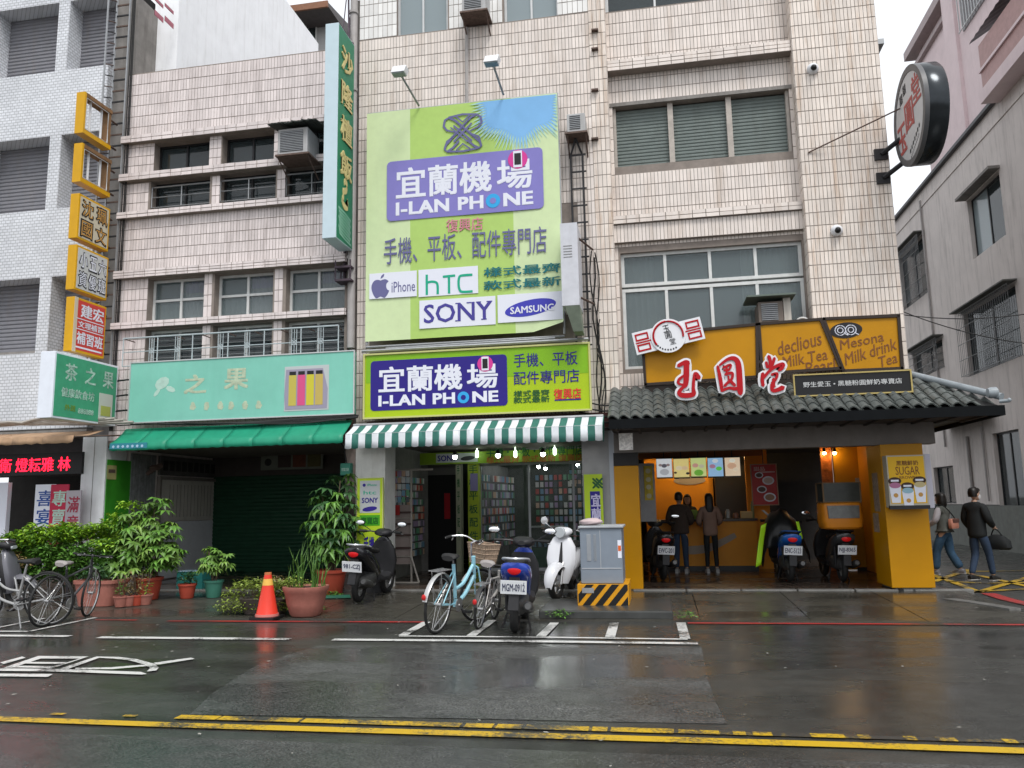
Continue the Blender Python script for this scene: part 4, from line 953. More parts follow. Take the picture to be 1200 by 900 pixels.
AG = mat('dark_green_stripe_canvas', (.035, .15, .12), .6, noise=.1); AW = mat('white_stripe_canvas', (.66, .69, .72), .6, noise=.06, streak=.1, scol=(.4, .4, .38))
AYf = FY-.85
ax0, ax1 = F(405, 505, AYf).x, F(706, 505, AYf).x; za = F(405, 509, AYf).z; zb = F(405, 527, AYf).z
zw = F(406, 497.5, FY-.48).z-.02
aw = thing('awning', 'green and white striped canvas awning over the phone shop', 'awning', (ax0, AYf, zb))
awning(aw, ax0, ax1, zw, za, FY-.45, AYf, 37, (za-zb)-.02, [AW, AG], .12)
q = MB(); q.tube([(ax0, AYf+.01, za-.005), (ax1, AYf+.01, za-.005)], .014, 6); q.tube([(ax0, FY-.46, zw), (ax1, FY-.46, zw)], .03, 8)
for x in np.linspace(ax0+.05, ax1-.05, 5): q.tube([(x, FY-.1, za-.1), (x, AYf+.02, za-.02)], .013, 5)
q.build('awning_frame', GREYMET, aw)
q = MB(); q.prism([(ax1, AYf, za), (ax1, FY-.48, zw), (ax1, FY-.48, za-.05), (ax1, AYf+.1, zb)], (.012, 0, 0)); q.build('side_flap', AG, aw)
GA = mat('plain_green_tarpaulin', (.015, .24, .14), .45, noise=.15, nscale=3, streak=.25, scol=(.01, .12, .08))
BYf = FY-.80
gx0, gx1 = F(129, 515, BYf).x, F(402, 510, BYf).x; za2 = F(240, 511, BYf).z; zb2 = F(240, 524, BYf).z
zw2 = F(240, 500, FY-.25).z; za2 = F(240, 516, BYf).z
ga = thing('awning', 'plain green tarpaulin awning with a scalloped edge beneath the teal sign', 'awning', (gx0, BYf, zb2))
awning(ga, gx0, gx1, zw2, za2, FY-.35, BYf, 8, (za2-zb2)-.0, [GA], .16, .03)
q = MB(); q.tube([(gx0, BYf+.015, za2-.02), (gx1, BYf+.015, za2-.02)], .016, 6)
for x in np.linspace(gx0+.1, gx1-.1, 4): q.tube([(x, FY-.05, za2-.1), (x, BYf+.02, za2-.03)], .014, 5)
q.build('awning_frame', RUST, ga)
q = MB(); [disc(q, (gx0+.1+.1*i, BYf-.03, (za2+zb2)/2), .03, FN, XU, ZU, .003, 5, 1, 1, i) for i in range(7)]; q.build('lettering', mat('pale_blue_print', (.35, .5, .65), .5), ga)
B((gx0+.02, gx0+.80, BYf-.028, BYf-.022, zb2+.02, za2-.0)).build('name_strip', mat('blue_strip', (.03, .20, .26), .5), ga)
CAN = mat('sunbleached_brown_canvas', (.40, .26, .16), .75, noise=.2, nscale=4, streak=.4, scol=(.16, .11, .08))
CYf = FY-1.3; cx0, cx1 = -17, F(86, 520, CYf).x; za3 = F(40, 512, CYf).z; zb3 = F(40, 527, CYf).z
ca = thing('awning', 'worn brown canvas awning above the red display at the far left', 'awning', (cx1-2, CYf, zb3))
awning(ca, cx0, cx1, za3+.16, za3, FY-.5, CYf, 10, .12, [CAN], .2, .05)
q = MB()
for i in range(8):
    a = Vector((cx0+i*.6, FY-.4-.03*i, za3+.36)); b = Vector((cx1+.7-.2*i, FY-.6, za3+.30+.02*i)); q.tube([a.lerp(b, k/6)+Vector((0, 0, .03*math.sin(k*2+i))) for k in range(7)], .03, 5)
q.build('frayed_edge', mat('tattered_grey_canvas', (.33, .31, .28), .8, noise=.3), ca)
q = MB(); q.tube([(cx0, CYf+.02, za3-.02), (cx1, CYf+.02, za3-.02)], .018, 6); q.tube([(cx1, CYf+.02, za3-.02), (cx1+.2, FY, za3+.1)], .018, 6); q.build('awning_frame', RUST, ca)

# ================================================================ projecting signs on the left
def blade(name, label, X, thick, yfar, ynear, z0, z1, face, edge, cat='sign', fr=.03, frm=None, group=None, box=True):
    t = thing(name, label, cat, (X-thick/2, yfar, z0), group)
    if box: B((X-thick, X, ynear, yfar, z0, z1)).build('sign_box', edge, t, bevel=.01)
    if face: B((X, X+.004, ynear+fr, yfar-fr, z0+fr, z1-fr)).build('sign_face', face, t)
    return t
def btext(q, s, X, y0, y1, z0, z1, bold=0, **kw): text_into(q, s, (X, y0, z0), YU, ZU, y1-y0, z1-z0, bold, **kw)
# black and rusty lattice mast carrying them
TX = -10.98
mast = thing('lattice_mast', 'rusty steel ladder-like lattice mast climbing between the white block and the pink shophouse', 'mast', (TX, FY-.1, 3.3))
q = MB()
for x in (TX-.16, TX+.16): q.tube([(x, FY-.06, 3.3), (x, FY-.06, 12.9)], .022, 5); 
q.tube([(TX-.16, FY-.34, 3.6), (TX-.16, FY-.34, 12.9)], .02, 5)
q.build('rail', GREYMET, mast)
for i in range(38):
    z = 3.5+i*.25; q = MB(); q.box(TX-.16, TX+.16, FY-.075, FY-.05, z, z+.03); q.tube([(TX-.16, FY-.34, z), (TX-.16, FY-.06, z+.12)], .012, 4); q.build('rung', BLKMET if i % 2 else RUST, mast)
q = MB()
for i in range(3): q.tube([(TX+.22+.03*i, FY-.05, 3.2), (TX+.23+.03*i+.02*math.sin(i), FY-.07, 8), (TX+.21+.03*i, FY-.05, 12.9)], .012, 5)
q.build('cable', CABLE, mast)
YX = -10.86; yel_specs = []
def blade_px(xn, xf, ytn, ybn, X=YX):      # near edge column px (top y, bottom y); far edge px x
    a, b = S(xn, ytn, X), S(xn, ybn, X); c = S(xf, (ytn+ybn)/2, X); return c.y, a.y, b.z, a.z
TH = .19
for (xn, xf, yt, yb_, kind) in ((100, 132, 107, 157, 'frame'), (97, 131, 167, 214, 'frame'), (93, 129, 226, 280, 'A'), (90, 127, 286, 340, 'B'), (88, 124, 347, 412, 'C')):
    yf_, yn_, z0, z1 = blade_px(xn, xf, yt, yb_)
    if kind == 'frame':
        lab = {107: 'empty yellow box-sign frame, topmost on the lattice mast', 167: 'empty yellow box-sign frame, second from the top of the lattice mast'}[yt]
        t = thing('empty_box_sign', lab, 'sign', (YX-TH/2, yf_, z0), 'yellow projecting signs on the lattice mast')
        q = MB(); q.box(YX-TH, YX, yn_, yn_+.05, z0, z1); q.build('front_panel', YEL, t)
        q = MB(); q.box(YX-TH, YX, yn_+.052, yf_, z0, z0+.09); q.build('bottom_rail', YEL, t)
        q = MB(); q.box(YX-TH, YX, yn_+.052, yf_, z1-.08, z1); q.box(YX-TH, YX-.02, yf_-.08, yf_, z0+.092, z1-.082); q.build('top_rail', mat('rust_brown_paint', (.20, .11, .05), .7, noise=.3), t)
        q = MB()
        for k in (.35, .75): q.tube([(YX-TH/2, yn_+(yf_-yn_)*k, z0+.09), (YX-TH/2, yn_+(yf_-yn_)*k, z1-.08)], .022, 6)
        q.build('lamp_tube', mat('white_tube', (.7, .72, .75), .3), t)
        q = MB(); frame = [(YX-.015, yn_+.07, z0+.11), (YX-.015, yf_-.1, z0+.11), (YX-.015, yf_-.1, z1-.1), (YX-.015, yn_+.07, z1-.1), (YX-.015, yn_+.07, z0+.11)]; q.tube(frame, .012, 5); q.build('inner_frame', ALU, t)
    else:
        lab = {'A': 'yellow-edged box sign with four outlined brown characters on cream, third on the lattice mast', 'B': 'yellow-edged box sign with six black outlined characters on grey, fourth on the lattice mast', 'C': 'yellow-edged red box sign with white tutoring-class characters, lowest on the lattice mast'}[kind]
        fc = {'A': mat('cream_sheet', (.55, .50, .38), .5, noise=.06), 'B': mat('pale_grey_sheet', (.52, .53, .52), .5, noise=.06), 'C': mat('red_sheet', (.58, .055, .045), .45, noise=.08)}[kind]
        t = blade('box_sign', lab, YX, TH, yf_, yn_, z0, z1, fc, YEL, fr=.045, group='yellow projecting signs on the lattice mast')
        W, H = yf_-yn_, z1-z0; Xp = YX+.0045; q = MB(); q2 = MB()
        if kind == 'A':
            for s_, u, v in (('沈', .1, .53), ('珮', .55, .53), ('國', .1, .08), ('文', .55, .08)):
                btext(q, s_, Xp, yn_+u*W, yn_+(u+.36)*W, z0+v*H, z0+(v+.38)*H, .055); btext(q2, s_, Xp+.0045, yn_+(u+.02)*W, yn_+(u+.34)*W, z0+(v+.02)*H, z0+(v+.36)*H, .0)
            q.build('letter_outline', INKBLK, t); q2.build('lettering', mat('ochre_letter', (.50, .27, .07), .5), t)
        elif kind == 'B':
            for i, s_ in enumerate('小五六資優班'):
                u, v = .1+.29*(i % 3), (.52 if i < 3 else .1)
                btext(q, s_, Xp, yn_+u*W, yn_+(u+.25)*W, z0+v*H, z0+(v+.36)*H, .05); btext(q2, s_, Xp+.0045, yn_+(u+.015)*W, yn_+(u+.235)*W, z0+(v+.02)*H, z0+(v+.34)*H, -.005)
            q.build('letter_outline', INKBLK, t); q2.build('lettering', WPR, t)
        else:
            btext(q, '建宏', Xp, yn_+.2*W, yn_+.9*W, z0+.66*H, z0+.9*H, .03); btext(q, '文理補習', Xp, yn_+.14*W, yn_+.9*W, z0+.46*H, z0+.58*H, .02); btext(q, '補習班', Xp, yn_+.12*W, yn_+.92*W, z0+.16*H, z0+.38*H, .03)
            q.box(Xp, Xp+.003, yn_+.08*W, yn_+.94*W, z0+.42*H, z0+.435*H); q.box(Xp, Xp+.003, yn_+.08*W, yn_+.94*W, z0+.61*H, z0+.625*H); q.box(Xp, Xp+.003, yn_+.1*W, yn_+.9*W, z0+.08*H, z0+.11*H)
            q.build('lettering', WPR, t); B((YX, YX+.005, yn_+.0, yn_+.10*W, z0, z1)).build('edge_strip', mat('cream_strip', (.6, .52, .4), .5), t)
            q = MB(); btext(q, '頁', YX+.006, yn_+.02*W, yn_+.08*W, z0+.8*H, z0+.86*H, .02)
    q = MB(); zc = (z0+z1)/2
    for z in (z0+.15, z1-.15): q.tube([(YX-.1, yf_-.02, z), (TX, FY-.06, z)], .025, 5)
    q.build('bracket', RUST, t)
# teal box sign low on the left
yf_, yn_, z0, z1 = blade_px(65, 144, 411, 489, -10.6)
yf_ = FY-.1; z0 = S(65, 490, -10.6).z
t = blade('box_sign', 'weathered green box sign with peeling letters left of the teal sign', -10.6, .30, yf_, yn_, z0, z1, mat('weathered_green_sheet', (.06, .34, .19), .45, noise=.12, streak=.2, scol=(.03, .2, .1)), mat('white_sheet_edge', (.74, .78, .85), .45, noise=.05, streak=.12, scol=(.4, .4, .4)), fr=.04)
W, H = yf_-yn_, z1-z0; q = MB(); PEEL = mat('peeling_white_letters', (.36, .52, .44), .6, noise=.6, nscale=16)
for s_, u in (('茶', .16), ('之', .46), ('果', .75)): btext(q, s_, -10.596, yn_+u*W, yn_+(u+.17)*W, z0+.60*H, z0+.86*H, .03, depth=.003)
q.build('lettering', PEEL, t); q = MB(); btext(q, '健康飲食坊', -10.596, yn_+.12*W, yn_+.62*W, z0+.34*H, z0+.48*H, .03, depth=.003); btext(q, '888888', -10.596, yn_+.38*W, yn_+.62*W, z0+.12*H, z0+.2*H, .03, depth=.003); q.build('lettering', PEEL, t)
q = MB(); btext(q, '外送', -10.596, yn_+.18*W, yn_+.34*W, z0+.14*H, z0+.23*H, .03, depth=.003); q.build('lettering', mat('moss_letters', (.16, .26, .02), .6), t)
B((-10.596, -10.588, yn_+.70*W, yn_+.92*W, z0+.1*H, z0+.50*H)).build('poster', mat('bleached_poster', (.52, .56, .50), .5), t); B((-10.588, -10.584, yn_+.73*W, yn_+.89*W, z0+.14*H, z0+.30*H)).build('poster_print', mat('olive_print', (.38, .42, .10), .5), t)
q = MB()
for z in (z0+.3, (z0+z1)/2, z1-.3): q.tube([(-10.7, yf_-.05, z), (-10.7, FY+.05, z)], .03, 5); q.tube([(-10.62, yf_, z), (-10.3, FY-.2, z), (-10.3, FY, z)], .018, 5)
q.build('bracket', BLKMET, t)
# tall green blade sign
VX = -5.61
a, b = S(397, 26, VX), S(397, 281, VX); yfar = S(415.5, 60, VX).y; yfar = FY-.20
yn_ = a.y; z0, z1 = b.z, a.z
vg = blade('blade_sign', 'tall dark green vertical blade sign with gold characters and a pale blue edge', VX, .27, yfar, yn_, z0, z1, mat('deep_green_sheet', (.012, .20, .105), .4, noise=.08), mat('pale_blue_edge_sheet', (.52, .64, .70), .45, noise=.04), fr=.02)
W, H = yfar-yn_, z1-z0; GOLD = mat('gold_letters', (.62, .52, .24), .45)
for k, s_ in enumerate('沙隆檀飯'):
    v = .80-.165*k; q = MB(); stroke_s = s_
    btext(q, s_, VX+.0045, yn_+.18*W, yn_+.84*W, z0+v*H, z0+(v+.115)*H, .03, depth=.02); q.build('lettering', GOLD, vg)
q = MB(); stroke(q, smooth_line([(.35, .235), (.55, .25), (.6, .275), (.5, .29), (.42, .28)], 3), .03, (VX+.005, yn_, z0), YU*W, ZU*H, 0, .01); stroke(q, smooth_line([(.4, .21), (.3, .19), (.45, .17), (.65, .18), (.62, .205)], 3), .03, (VX+.005, yn_, z0), YU*W, ZU*H, 1, .01)
q.build('flourish', GOLD, vg)
q = MB()
for k in range(9): stroke(q, [(.12+.03*(k % 3), .145-.014*k), (.5, .142-.015*k), (.86-.05*(k % 2), .128-.014*k)], [.012, .006, .01], (VX+.0045, yn_, z0), YU*W, ZU*H, k, .003)
q.build('lettering', mat('mint_print', (.25, .5, .38), .5), vg)
q = MB()
for i in range(9):
    z = z0+.3+i*(z1-z0-.5)/8; q.tube([(VX-.1, yfar, z), (VX-.1, FY+.02, z)], .018, 5); q.tube([(VX-.1, yfar+.02, z), (VX-.1, FY, z-.25)], .014, 4)
q.tube([(VX-.06, FY-.16, z0-.6), (VX-.06, FY-.16, z1+.1)], .028, 6); q.tube([(VX-.22, FY-.04, z0-.6), (VX-.22, FY-.04, z1+.1)], .028, 6)
q.box(VX-.3, VX+.02, FY-.32, FY-.02, z0-.62, z0-.58); q.box(VX-.3, VX+.02, FY-.32, FY-.02, z0-.36, z0-.32)
for dx in (-.3, .0):
    for dy in (-.3, -.02): q.tube([(VX+dx, FY+dy, z0-.6), (VX+dx, FY+dy, z0-.2)], .016, 4)
q.tube([(VX-.1, yfar-.05, z1), (VX-.35, FY+.3, z1+1.9)], .02, 5); q.tube([(VX-.2, yfar, z1-.1), (VX-.05, FY+.1, z1+1.9)], .018, 5); q.tube([(VX-.14, yfar-.3, z1), (VX-.2, FY, z1+1.9)], .012, 5)
q.build('bracket', mat('rust_violet_steel', (.07, .05, .065), .6, noise=.3), vg)

# ================================================================ wall-mounted bits: lamps, air conditioners, brackets
def flood(px, py, px2, py2, label):
    a = F(px2, py2, FY-.35); b = F(px, py, FY-1.0)
    t = thing('floodlight', label, 'lamp', a, 'floodlights over the billboard')
    q = MB(); q.tube([a, b+Vector((0, .05, -.02))], .022, 6); q.build('arm', GREYMET, t)
    q = MB(); c = b; q.prism([(c.x-.16, c.y-.14, c.z-.02), (c.x+.10, c.y-.14, c.z-.02), (c.x+.13, c.y-.10, c.z+.12), (c.x-.13, c.y-.10, c.z+.12)], (0, .2, 0)); q.build('housing', mat('white_lamp_housing', (.75, .76, .78), .4), t, bevel=.01)
    B((c.x-.14, c.x+.09, c.y-.12, c.y+.04, c.z-.035, c.z-.021)).build('lens', GLASSB, t)
flood(470, 87, 491, 124, 'left one of two white floodlights on arms above the lime billboard')
flood(578, 75, 590, 111, 'right one of two white floodlights on arms above the lime billboard')
def aircon(label, x0, y0, x1, y1, Y, dep=.55, body=(.42, .42, .42), grille=True, under=None):
    X0, X1, Z0, Z1 = RF(x0, y0, x1, y1, Y)
    t = thing('air_conditioner', label, 'air conditioner', ((X0+X1)/2, Y+dep, Z0), 'window air conditioners')
    bm_ = mat('ac_%d' % int(X0*100+500), body, .5, noise=.12, streak=.4, scol=(.15, .13, .11))
    B((X0, X1, Y, Y+dep, Z0, Z1)).build('casing', bm_, t, bevel=.012)
    B((X0+.05, X1-.09, Y-.008, Y, Z0+.05, Z1-.05)).build('coil', mat('dark_fins', (.09, .095, .10), .5, noise=.3, nscale=40), t)
    q = MB()
    for z in np.arange(Z0+.06, Z1-.05, .035): q.box(X0+.05, X1-.09, Y-.018, Y-.009, z, z+.01)
    q.build('grille', GREYMET, t)
    q = MB(); q.box(X0-.04, X1+.04, Y-.03, Y+dep, Z0-.04, Z0-.005)
    for x in (X0, X1): q.tube([(x, Y+dep, Z0-.35), (x, Y, Z0-.04)], .015, 4)
    q.build('bracket', RUST, t)
    return t, X0, X1, Z0, Z1
t, X0, X1, Z0, Z1 = aircon('window air conditioner under a ragged hood beside the green blade sign', 326, 152, 360, 178, FY-.55)
q = MB(); rng = random.Random(3)
for i in range(14):
    x = X0-.15+(X1-X0+.35)*i/14; q.prism([(x, FY-.7, Z1+.06+rng.uniform(-.03, .02)), (x+.1, FY-.7, Z1+.05), (x+.1, FY, Z1+.16), (x, FY, Z1+.16)], (0, 0, .02))
q.build('hood', mat('ragged_dark_hood', (.05, .055, .05), .8, noise=.5), t)
aircon('grey window air conditioner between the two top windows of the middle shophouse', 541, -12, 569, 10, FY-.45)
aircon('small air conditioner with grey louvres just right of the lime billboard', 664, 134, 686, 153, FY-.4, .4)
t, X0, X1, Z0, Z1 = aircon('brown air conditioner box under a flat hood in front of the white sash window', 888, 354, 919, 378, RY-.45, .5, (.16, .13, .11))
B((X0-.2, X1+.2, RY-.62, RY+.05, Z1+.06, Z1+.09)).build('hood', mat('dull_green_hood', (.12, .15, .13), .6), t)
B((X1+.01, X1+.13, RY-.44, RY-.2, Z0-.1, Z1+.05)).build('post', mat('cream_post', (.5, .47, .42), .6, streak=.4), t)
q = MB(); q.torus((X1+.33, RY-.3, Z0-.02), .12, .018, 20, 6); q.build('hose_loop', WFRAME, t)
# rusty ladder-like bracket and side sign seen edge-on, right of the billboard
lb = thing('ladder_bracket', 'black rusty ladder-shaped steel bracket under the small air conditioner', 'bracket', (F(676, 200, FY-.1).x, FY-.1, F(676, 262, FY).z))
xa, xb = F(669, 200, FY-.15).x, F(683, 200, FY-.15).x; zt_, zb_ = F(675, 168, FY).z, 4.4
q = MB(); q.tube([(xa, FY-.12, zb_), (xa, FY-.12, zt_-.3), ((xa+xb)/2, FY-.2, zt_)], .022, 5); q.tube([(xb, FY-.12, zb_), (xb, FY-.12, zt_-.3), ((xa+xb)/2, FY-.2, zt_)], .022, 5); q.build('rail', BLKMET, lb)
z = zb_
while z < zt_-.2:
    q = MB(); q.box(xa, xb+.06, FY-.14, FY-.11, z, z+.025); q.build('rung', BLKMET, lb); z += .33
sx = F(672, 350, FY-.3).x
es = thing('edge_sign', 'dirty white projecting box sign seen edge-on at the right of the lime billboard', 'sign', (sx, FY-1.0, F(670, 395, FY-1).z))
Ye = FY-.95; X0, X1, Z0, Z1 = RF(656, 262, 681, 357, Ye)
X1 = X0+.30
B((X0, X1, Ye, FY-.25, Z0, Z1)).build('sign_box', mat('dirty_white_sheet', (.55, .56, .6), .5, noise=.1, streak=.25, scol=(.4, .36, .3)), es)
q = MB(); zq = Z0-.42; q.prism([(X0+.05, Ye, Z0-.003), (X1, Ye, Z0-.003), (X1+.02, Ye+.2, zq), (X0+.16, Ye+.2, zq)], (0, .4, 0)); q.build('lower_panel', mat('green_grey_panel', (.22, .26, .2), .6, noise=.2), es)
q = MB()
for z in np.arange(Z1-.62, Z1-.4, .05): q.box(X0+.05, X1-.1, Ye-.006, Ye, z, z+.012)
q.build('vent_slit', mat('dull_slit', (.25, .25, .25), .6), es)
q = MB(); q.tube([(X1, Ye+.3, Z1-.2), (X1+.2, FY-.12, Z1-.25)], .02, 5); q.tube([(X1, Ye+.3, Z0+.2), (X1+.2, FY-.12, Z0+.2)], .02, 5); q.build('bracket', RUST, es)
# security cameras on the pier
def cctv(px, py, label):
    p = F(px, py, FY); t = thing('security_camera', label, 'security camera', p, 'white dome cameras on the corner pier')
    q = MB(); q.lathe([(.10, -.005), (.105, -.05), (.085, -.10), (.05, -.13)], p, 14, 'y'); q.build('housing', WHITE, t, smooth=True)
    q = MB(); q.ball((p.x, p.y-.12, p.z-.02), .055, 10, 8); q.build('lens', BLACK, t, smooth=True)
cctv(952, 82, 'upper white dome camera on the tiled corner pier'); cctv(980, 271, 'lower white dome camera on the tiled corner pier')
# round sign
RX = 4.42; c = Vector((RX, 13.50, 7.86)); rad = .82
rs = thing('round_sign', 'round grey-rimmed light-box sign with red characters on the corner above the lane', 'sign', c-Vector((0, 0, rad)))
th = .34
q = MB(); q.lathe([(rad-.02, 0), (rad, .03), (rad, th-.03), (rad-.02, th)], (RX, c.y, c.z), 48, 'x'); q.build('drum', mat('rain_streaked_black_drum', (.035, .04, .045), .18, metal=.6, noise=.2), rs, smooth=True)
q = MB(); q.lathe([(rad-.115, -.012), (rad-.10, -.03), (rad-.0, -.03), (rad+.005, .04), (rad-.115, .03)], (RX, c.y, c.z), 48, 'x'); q.build('rim', mat('dark_grey_rim', (.11, .11, .115), .4, noise=.1), rs, smooth=True)
q = MB(); disc(q, (RX-.013, c.y, c.z), rad-.11, (-1, 0, 0), (0, -1, 0), ZU, .006, 40); q.build('sign_face', mat('off_white_face', (.56, .56, .57), .4, noise=.04), rs)
def rtext(q, s, u, v, w_, h_, bold=0, rise=0): text_into(q, s, (RX-.0195, c.y-u, c.z+v), (0, -1, 0), ZU, w_, h_, bold, rise=rise, depth=.004)
REDO = mat('dull_red_letter', (.45, .10, .09), .5)
q = MB(); rtext(q, '玉', -.66, -.46, .42, .50, .035); rtext(q, '圓', -.20, -.22, .42, .48, .03); rtext(q, '堂', .24, .04, .40, .48, .03); q.build('lettering', REDO, rs)
q = MB(); [q.box(RX-.019, RX-.016, c.y-u, c.y-u-.055, c.z-.56+.42*u, c.z-.49+.42*u) for u in np.arange(-.12, .4, .085)]; [q.box(RX-.019, RX-.016, c.y-u, c.y-u-.03, c.z-.66+.42*u, c.z-.62+.42*u) for u in np.arange(-.1, .36, .05)]
for k, (u, v) in enumerate(((-.4, .5), (-.2, .58))): rtext(q, '囍', u, v-.14, .17, .18, .0)
q.build('lettering', INKBLK, rs)
q = MB()
for z in (c.z-.18, c.z-.62):
    q.box(X3b-.24, X3b-.02, FY-.05, FY-.008, z-.22, z-.02); q.tube([(X3b-.12, FY-.04, z-.12), (RX+.1, c.y+.55, z+.12)], .045, 8)
q.build('bracket', BLKMET, rs)
q = MB(); a = F(947, 179, FY-.02); q.tube([a, (RX, c.y+.4, c.z+.35)], .014, 5); q.build('stay_rod', RUST, rs)
# small ledge bits on the corner top
B((X3b, X3b+.14, FY+.1, FY+.5, F(1030, 48, FY).z, F(1030, 42, FY).z)).build('bracket', GREYMET, CB)
# ================================================================ tea shop: tiled eave
EY, WY = 12.95, FY-.03
ez = F(900, 489, EY).z+.05; ex1 = F(1172, 478, EY).x; ex0 = F(712, 498, EY).x+.02
tz = 3.56; tx1 = 4.30
TILEG = mat('weathered_grey_roof_tile', (.095, .105, .10), .42, noise=.4, nscale=7, bump=.5, bscale=30, streak=.4, scol=(.045, .06, .045), rnoise=.12)
rf = thing('tiled_eave', 'grey clay-tiled eave roof with a hip ridge over the amber tea shop', 'roof', ((ex0+ex1)/2, EY, ez))
dY, dZ = WY-EY, tz-ez; sl = math.atan2(dZ, dY); L_ = math.hypot(dY, dZ)
rows_ = 6; pw = .185; ln = L_/rows_+.07
q = MB(); n = 8; vs = []
for yy, lift in ((0, .018), (ln, .0)):
    for k in range(n+1):
        u = k/n; x = (u-.5)*(pw+.03); z = .035*math.cos((u-.32)*2*PI*.86); vs.append((x, yy, z+lift))
    for k in range(n+1):
        u = k/n; x = (u-.5)*(pw+.03); z = .035*math.cos((u-.32)*2*PI*.86); vs.append((x, yy, z+lift-.022))
m_ = n+1
fs = [(k, k+1, 2*m_+k+1, 2*m_+k) for k in range(n)] + [(m_+k+1, m_+k, 3*m_+k, 3*m_+k+1) for k in range(n)] + [(m_+k, m_+k+1, k+1, k) for k in range(n)]
q.add(vs, fs); tme = q.mesh('roof_tile', TILEG, smooth=50)
cs, sn = math.cos(sl), math.sin(sl)
for r in range(rows_):
    s0 = r*L_/rows_; y0 = EY+s0*cs; z0 = ez+s0*sn; lim = ex1-.12+(tx1-ex1+.1)*(r+.6)/rows_
    nx = int((lim-ex0)/pw)
    for i in range(nx+1):
        x = ex0+pw*(i+.5)
        if x > lim: break
        o = bpy.data.objects.new('roof_tile', tme); COL.objects.link(o); o.parent = rf
        o.location = Vector((x, y0, z0+.03+random.uniform(-.004, .004)))-rf.location; o.rotation_euler = (sl+random.uniform(-.015, .015), random.uniform(-.02, .02), random.uniform(-.015, .015))
q = MB()
q.add([(ex0, EY+.02, ez), (ex1, EY+.02, ez), (tx1, WY, tz), (ex0, WY, tz), (ex0, EY+.02, ez-.08), (ex1, EY+.02, ez-.08), (tx1, WY, ez-.08), (ex0, WY, ez-.08)],
      [(0, 1, 2, 3), (0, 4, 5, 1), (4, 7, 6, 5), (0, 3, 7, 4), (3, 2, 6, 7), (1, 5, 6, 2)])
q.build('roof_deck', mat('dark_roof_timber', (.022, .022, .022), .6, noise=.2), rf)
q = MB()          # slope on the lane side
q.add([(ex1, EY+.02, ez), (ex1, 17.5, ez), (tx1, 17.5, tz), (tx1, WY, tz), (ex1, EY+.02, ez-.08), (ex1, 17.5, ez-.08), (tx1, 17.5, ez-.08)], [(0, 1, 2, 3), (0, 4, 5, 1), (4, 6, 5), (1, 5, 6, 2)]); 
for i in range(24):
    y = EY+.25+i*.18; t = min(1, (y-EY)/(WY-EY)); q.tube([(ex1-.01, y, ez+.02), (ex1+(tx1-ex1)*t, y, ez+(tz-ez)*t+.02)], .05, 6)
q.build('side_slope', TILEG, rf)
q = MB(); q.box(ex0, ex1+.0, EY-.045, EY+.0, ez-.15, ez-.0); q.box(ex1, ex1+.05, EY-.044, 17.5, ez-.15, ez); q.build('fascia_board', mat('black_wet_timber', (.006, .007, .008), .7, noise=.2, spec=.08), rf)
q = MB(); q.tube([(ex1+.04, EY+.0, ez+.13), ((ex1+tx1)/2, (EY+WY)/2, (ez+tz)/2+.10), (tx1, WY-.0, tz+.06)], .055, 10); q.build('hip_ridge', mat('pale_grey_ridge_tile', (.26, .29, .31), .4, noise=.2, nscale=6), rf, smooth=True)
q = MB(); q.lathe([(.02, 0), (.07, .01), (.085, .05), (.085, .13), (.06, .15)], (ex1-.14, EY+.05, ez+.20), 14, 'x'); q.ball((ex1+.11, EY-.07, ez+.07), .032, 8, 6); q.tube([(ex1, EY, ez+.06), (ex1+.11, EY-.07, ez+.06)], .028, 8); q.build('ridge_end', MATS['pale_grey_ridge_tile'], rf, smooth=True)
q = MB(); q.box(ex0, ex1, EY, WY, ez-.10, ez-.082); q.build('soffit', mat('brown_soffit', (.06, .05, .045), .7, noise=.2), rf)
q = MB(); 
for x in np.linspace(ex0+.1, ex1-.1, 16): q.box(x-.025, x+.025, EY+.002, WY, ez-.13, ez-.101)
q.build('rafter', MATS['brown_soffit'], rf)
# beam and lintel below
bm_ = RF(727, 500, 1035, 520, FY); B((X2b+.18, X3b+.3, FY-.02, FY+.28, bm_[2]-.02, 2.86)).build('beam', mat('greyish_brown_beam', (.20, .18, .165), .7, noise=.12, streak=.2), CB)
bz = bm_[2]-.02

# ================================================================ tea shop: signs
SY = FY-.22
ts2 = thing('sign_board', 'amber tea shop sign boards in dark frames carrying English milk tea lettering', 'sign', (2, SY, 3.4))
boards = [((753, 394), (886, 381), (887, 441), (757, 450)), ((890, 380.5), (961, 375), (984, 431), (894, 437)), ((966, 374.5), (1052, 371), (1056, 431), (989, 434))]
FRM = mat('dark_brown_frame', (.03, .02, .015), .4)
for bq in boards:
    P = [F(*p, SY) for p in bq]
    q = MB(); q.prism([P[3], P[2], P[1], P[0]], (0, .12, 0)); q.build('amber_board', ORANGE, ts2)
    q = MB()
    for a, b in zip(P, P[1:]+P[:1]): 
        d = (b-a).normalized(); n_ = Vector((d.z, 0, -d.x))*-.035; q.prism([a-d*.03-n_*.4, b+d*.03-n_*.4, b+d*.03+n_, a-d*.03+n_], (0, -.03, 0))
    q.build('frame', FRM, ts2)
B((F(756, 452, SY).x, F(1056, 436, SY).x, SY+.02, SY+.14, F(757, 462, SY).z, F(757, 452, SY).z)).build('base_rail', FRM, ts2)
BRN = mat('brown_outline_letter', (.20, .075, .02), .5)
def rise_text(q, s, x0, y0, x1, y1, Y, bold, r, h):   # baseline from (x0,y0) to (x1,y1) px
    a, b = F(x0, y0, Y), F(x1, y1, Y); text_into(q, s, a, XU, ZU, b.x-a.x, h, bold, rise=(b.z-a.z)/(b.x-a.x), depth=.004)
q = MB(); Yt = SY-.003
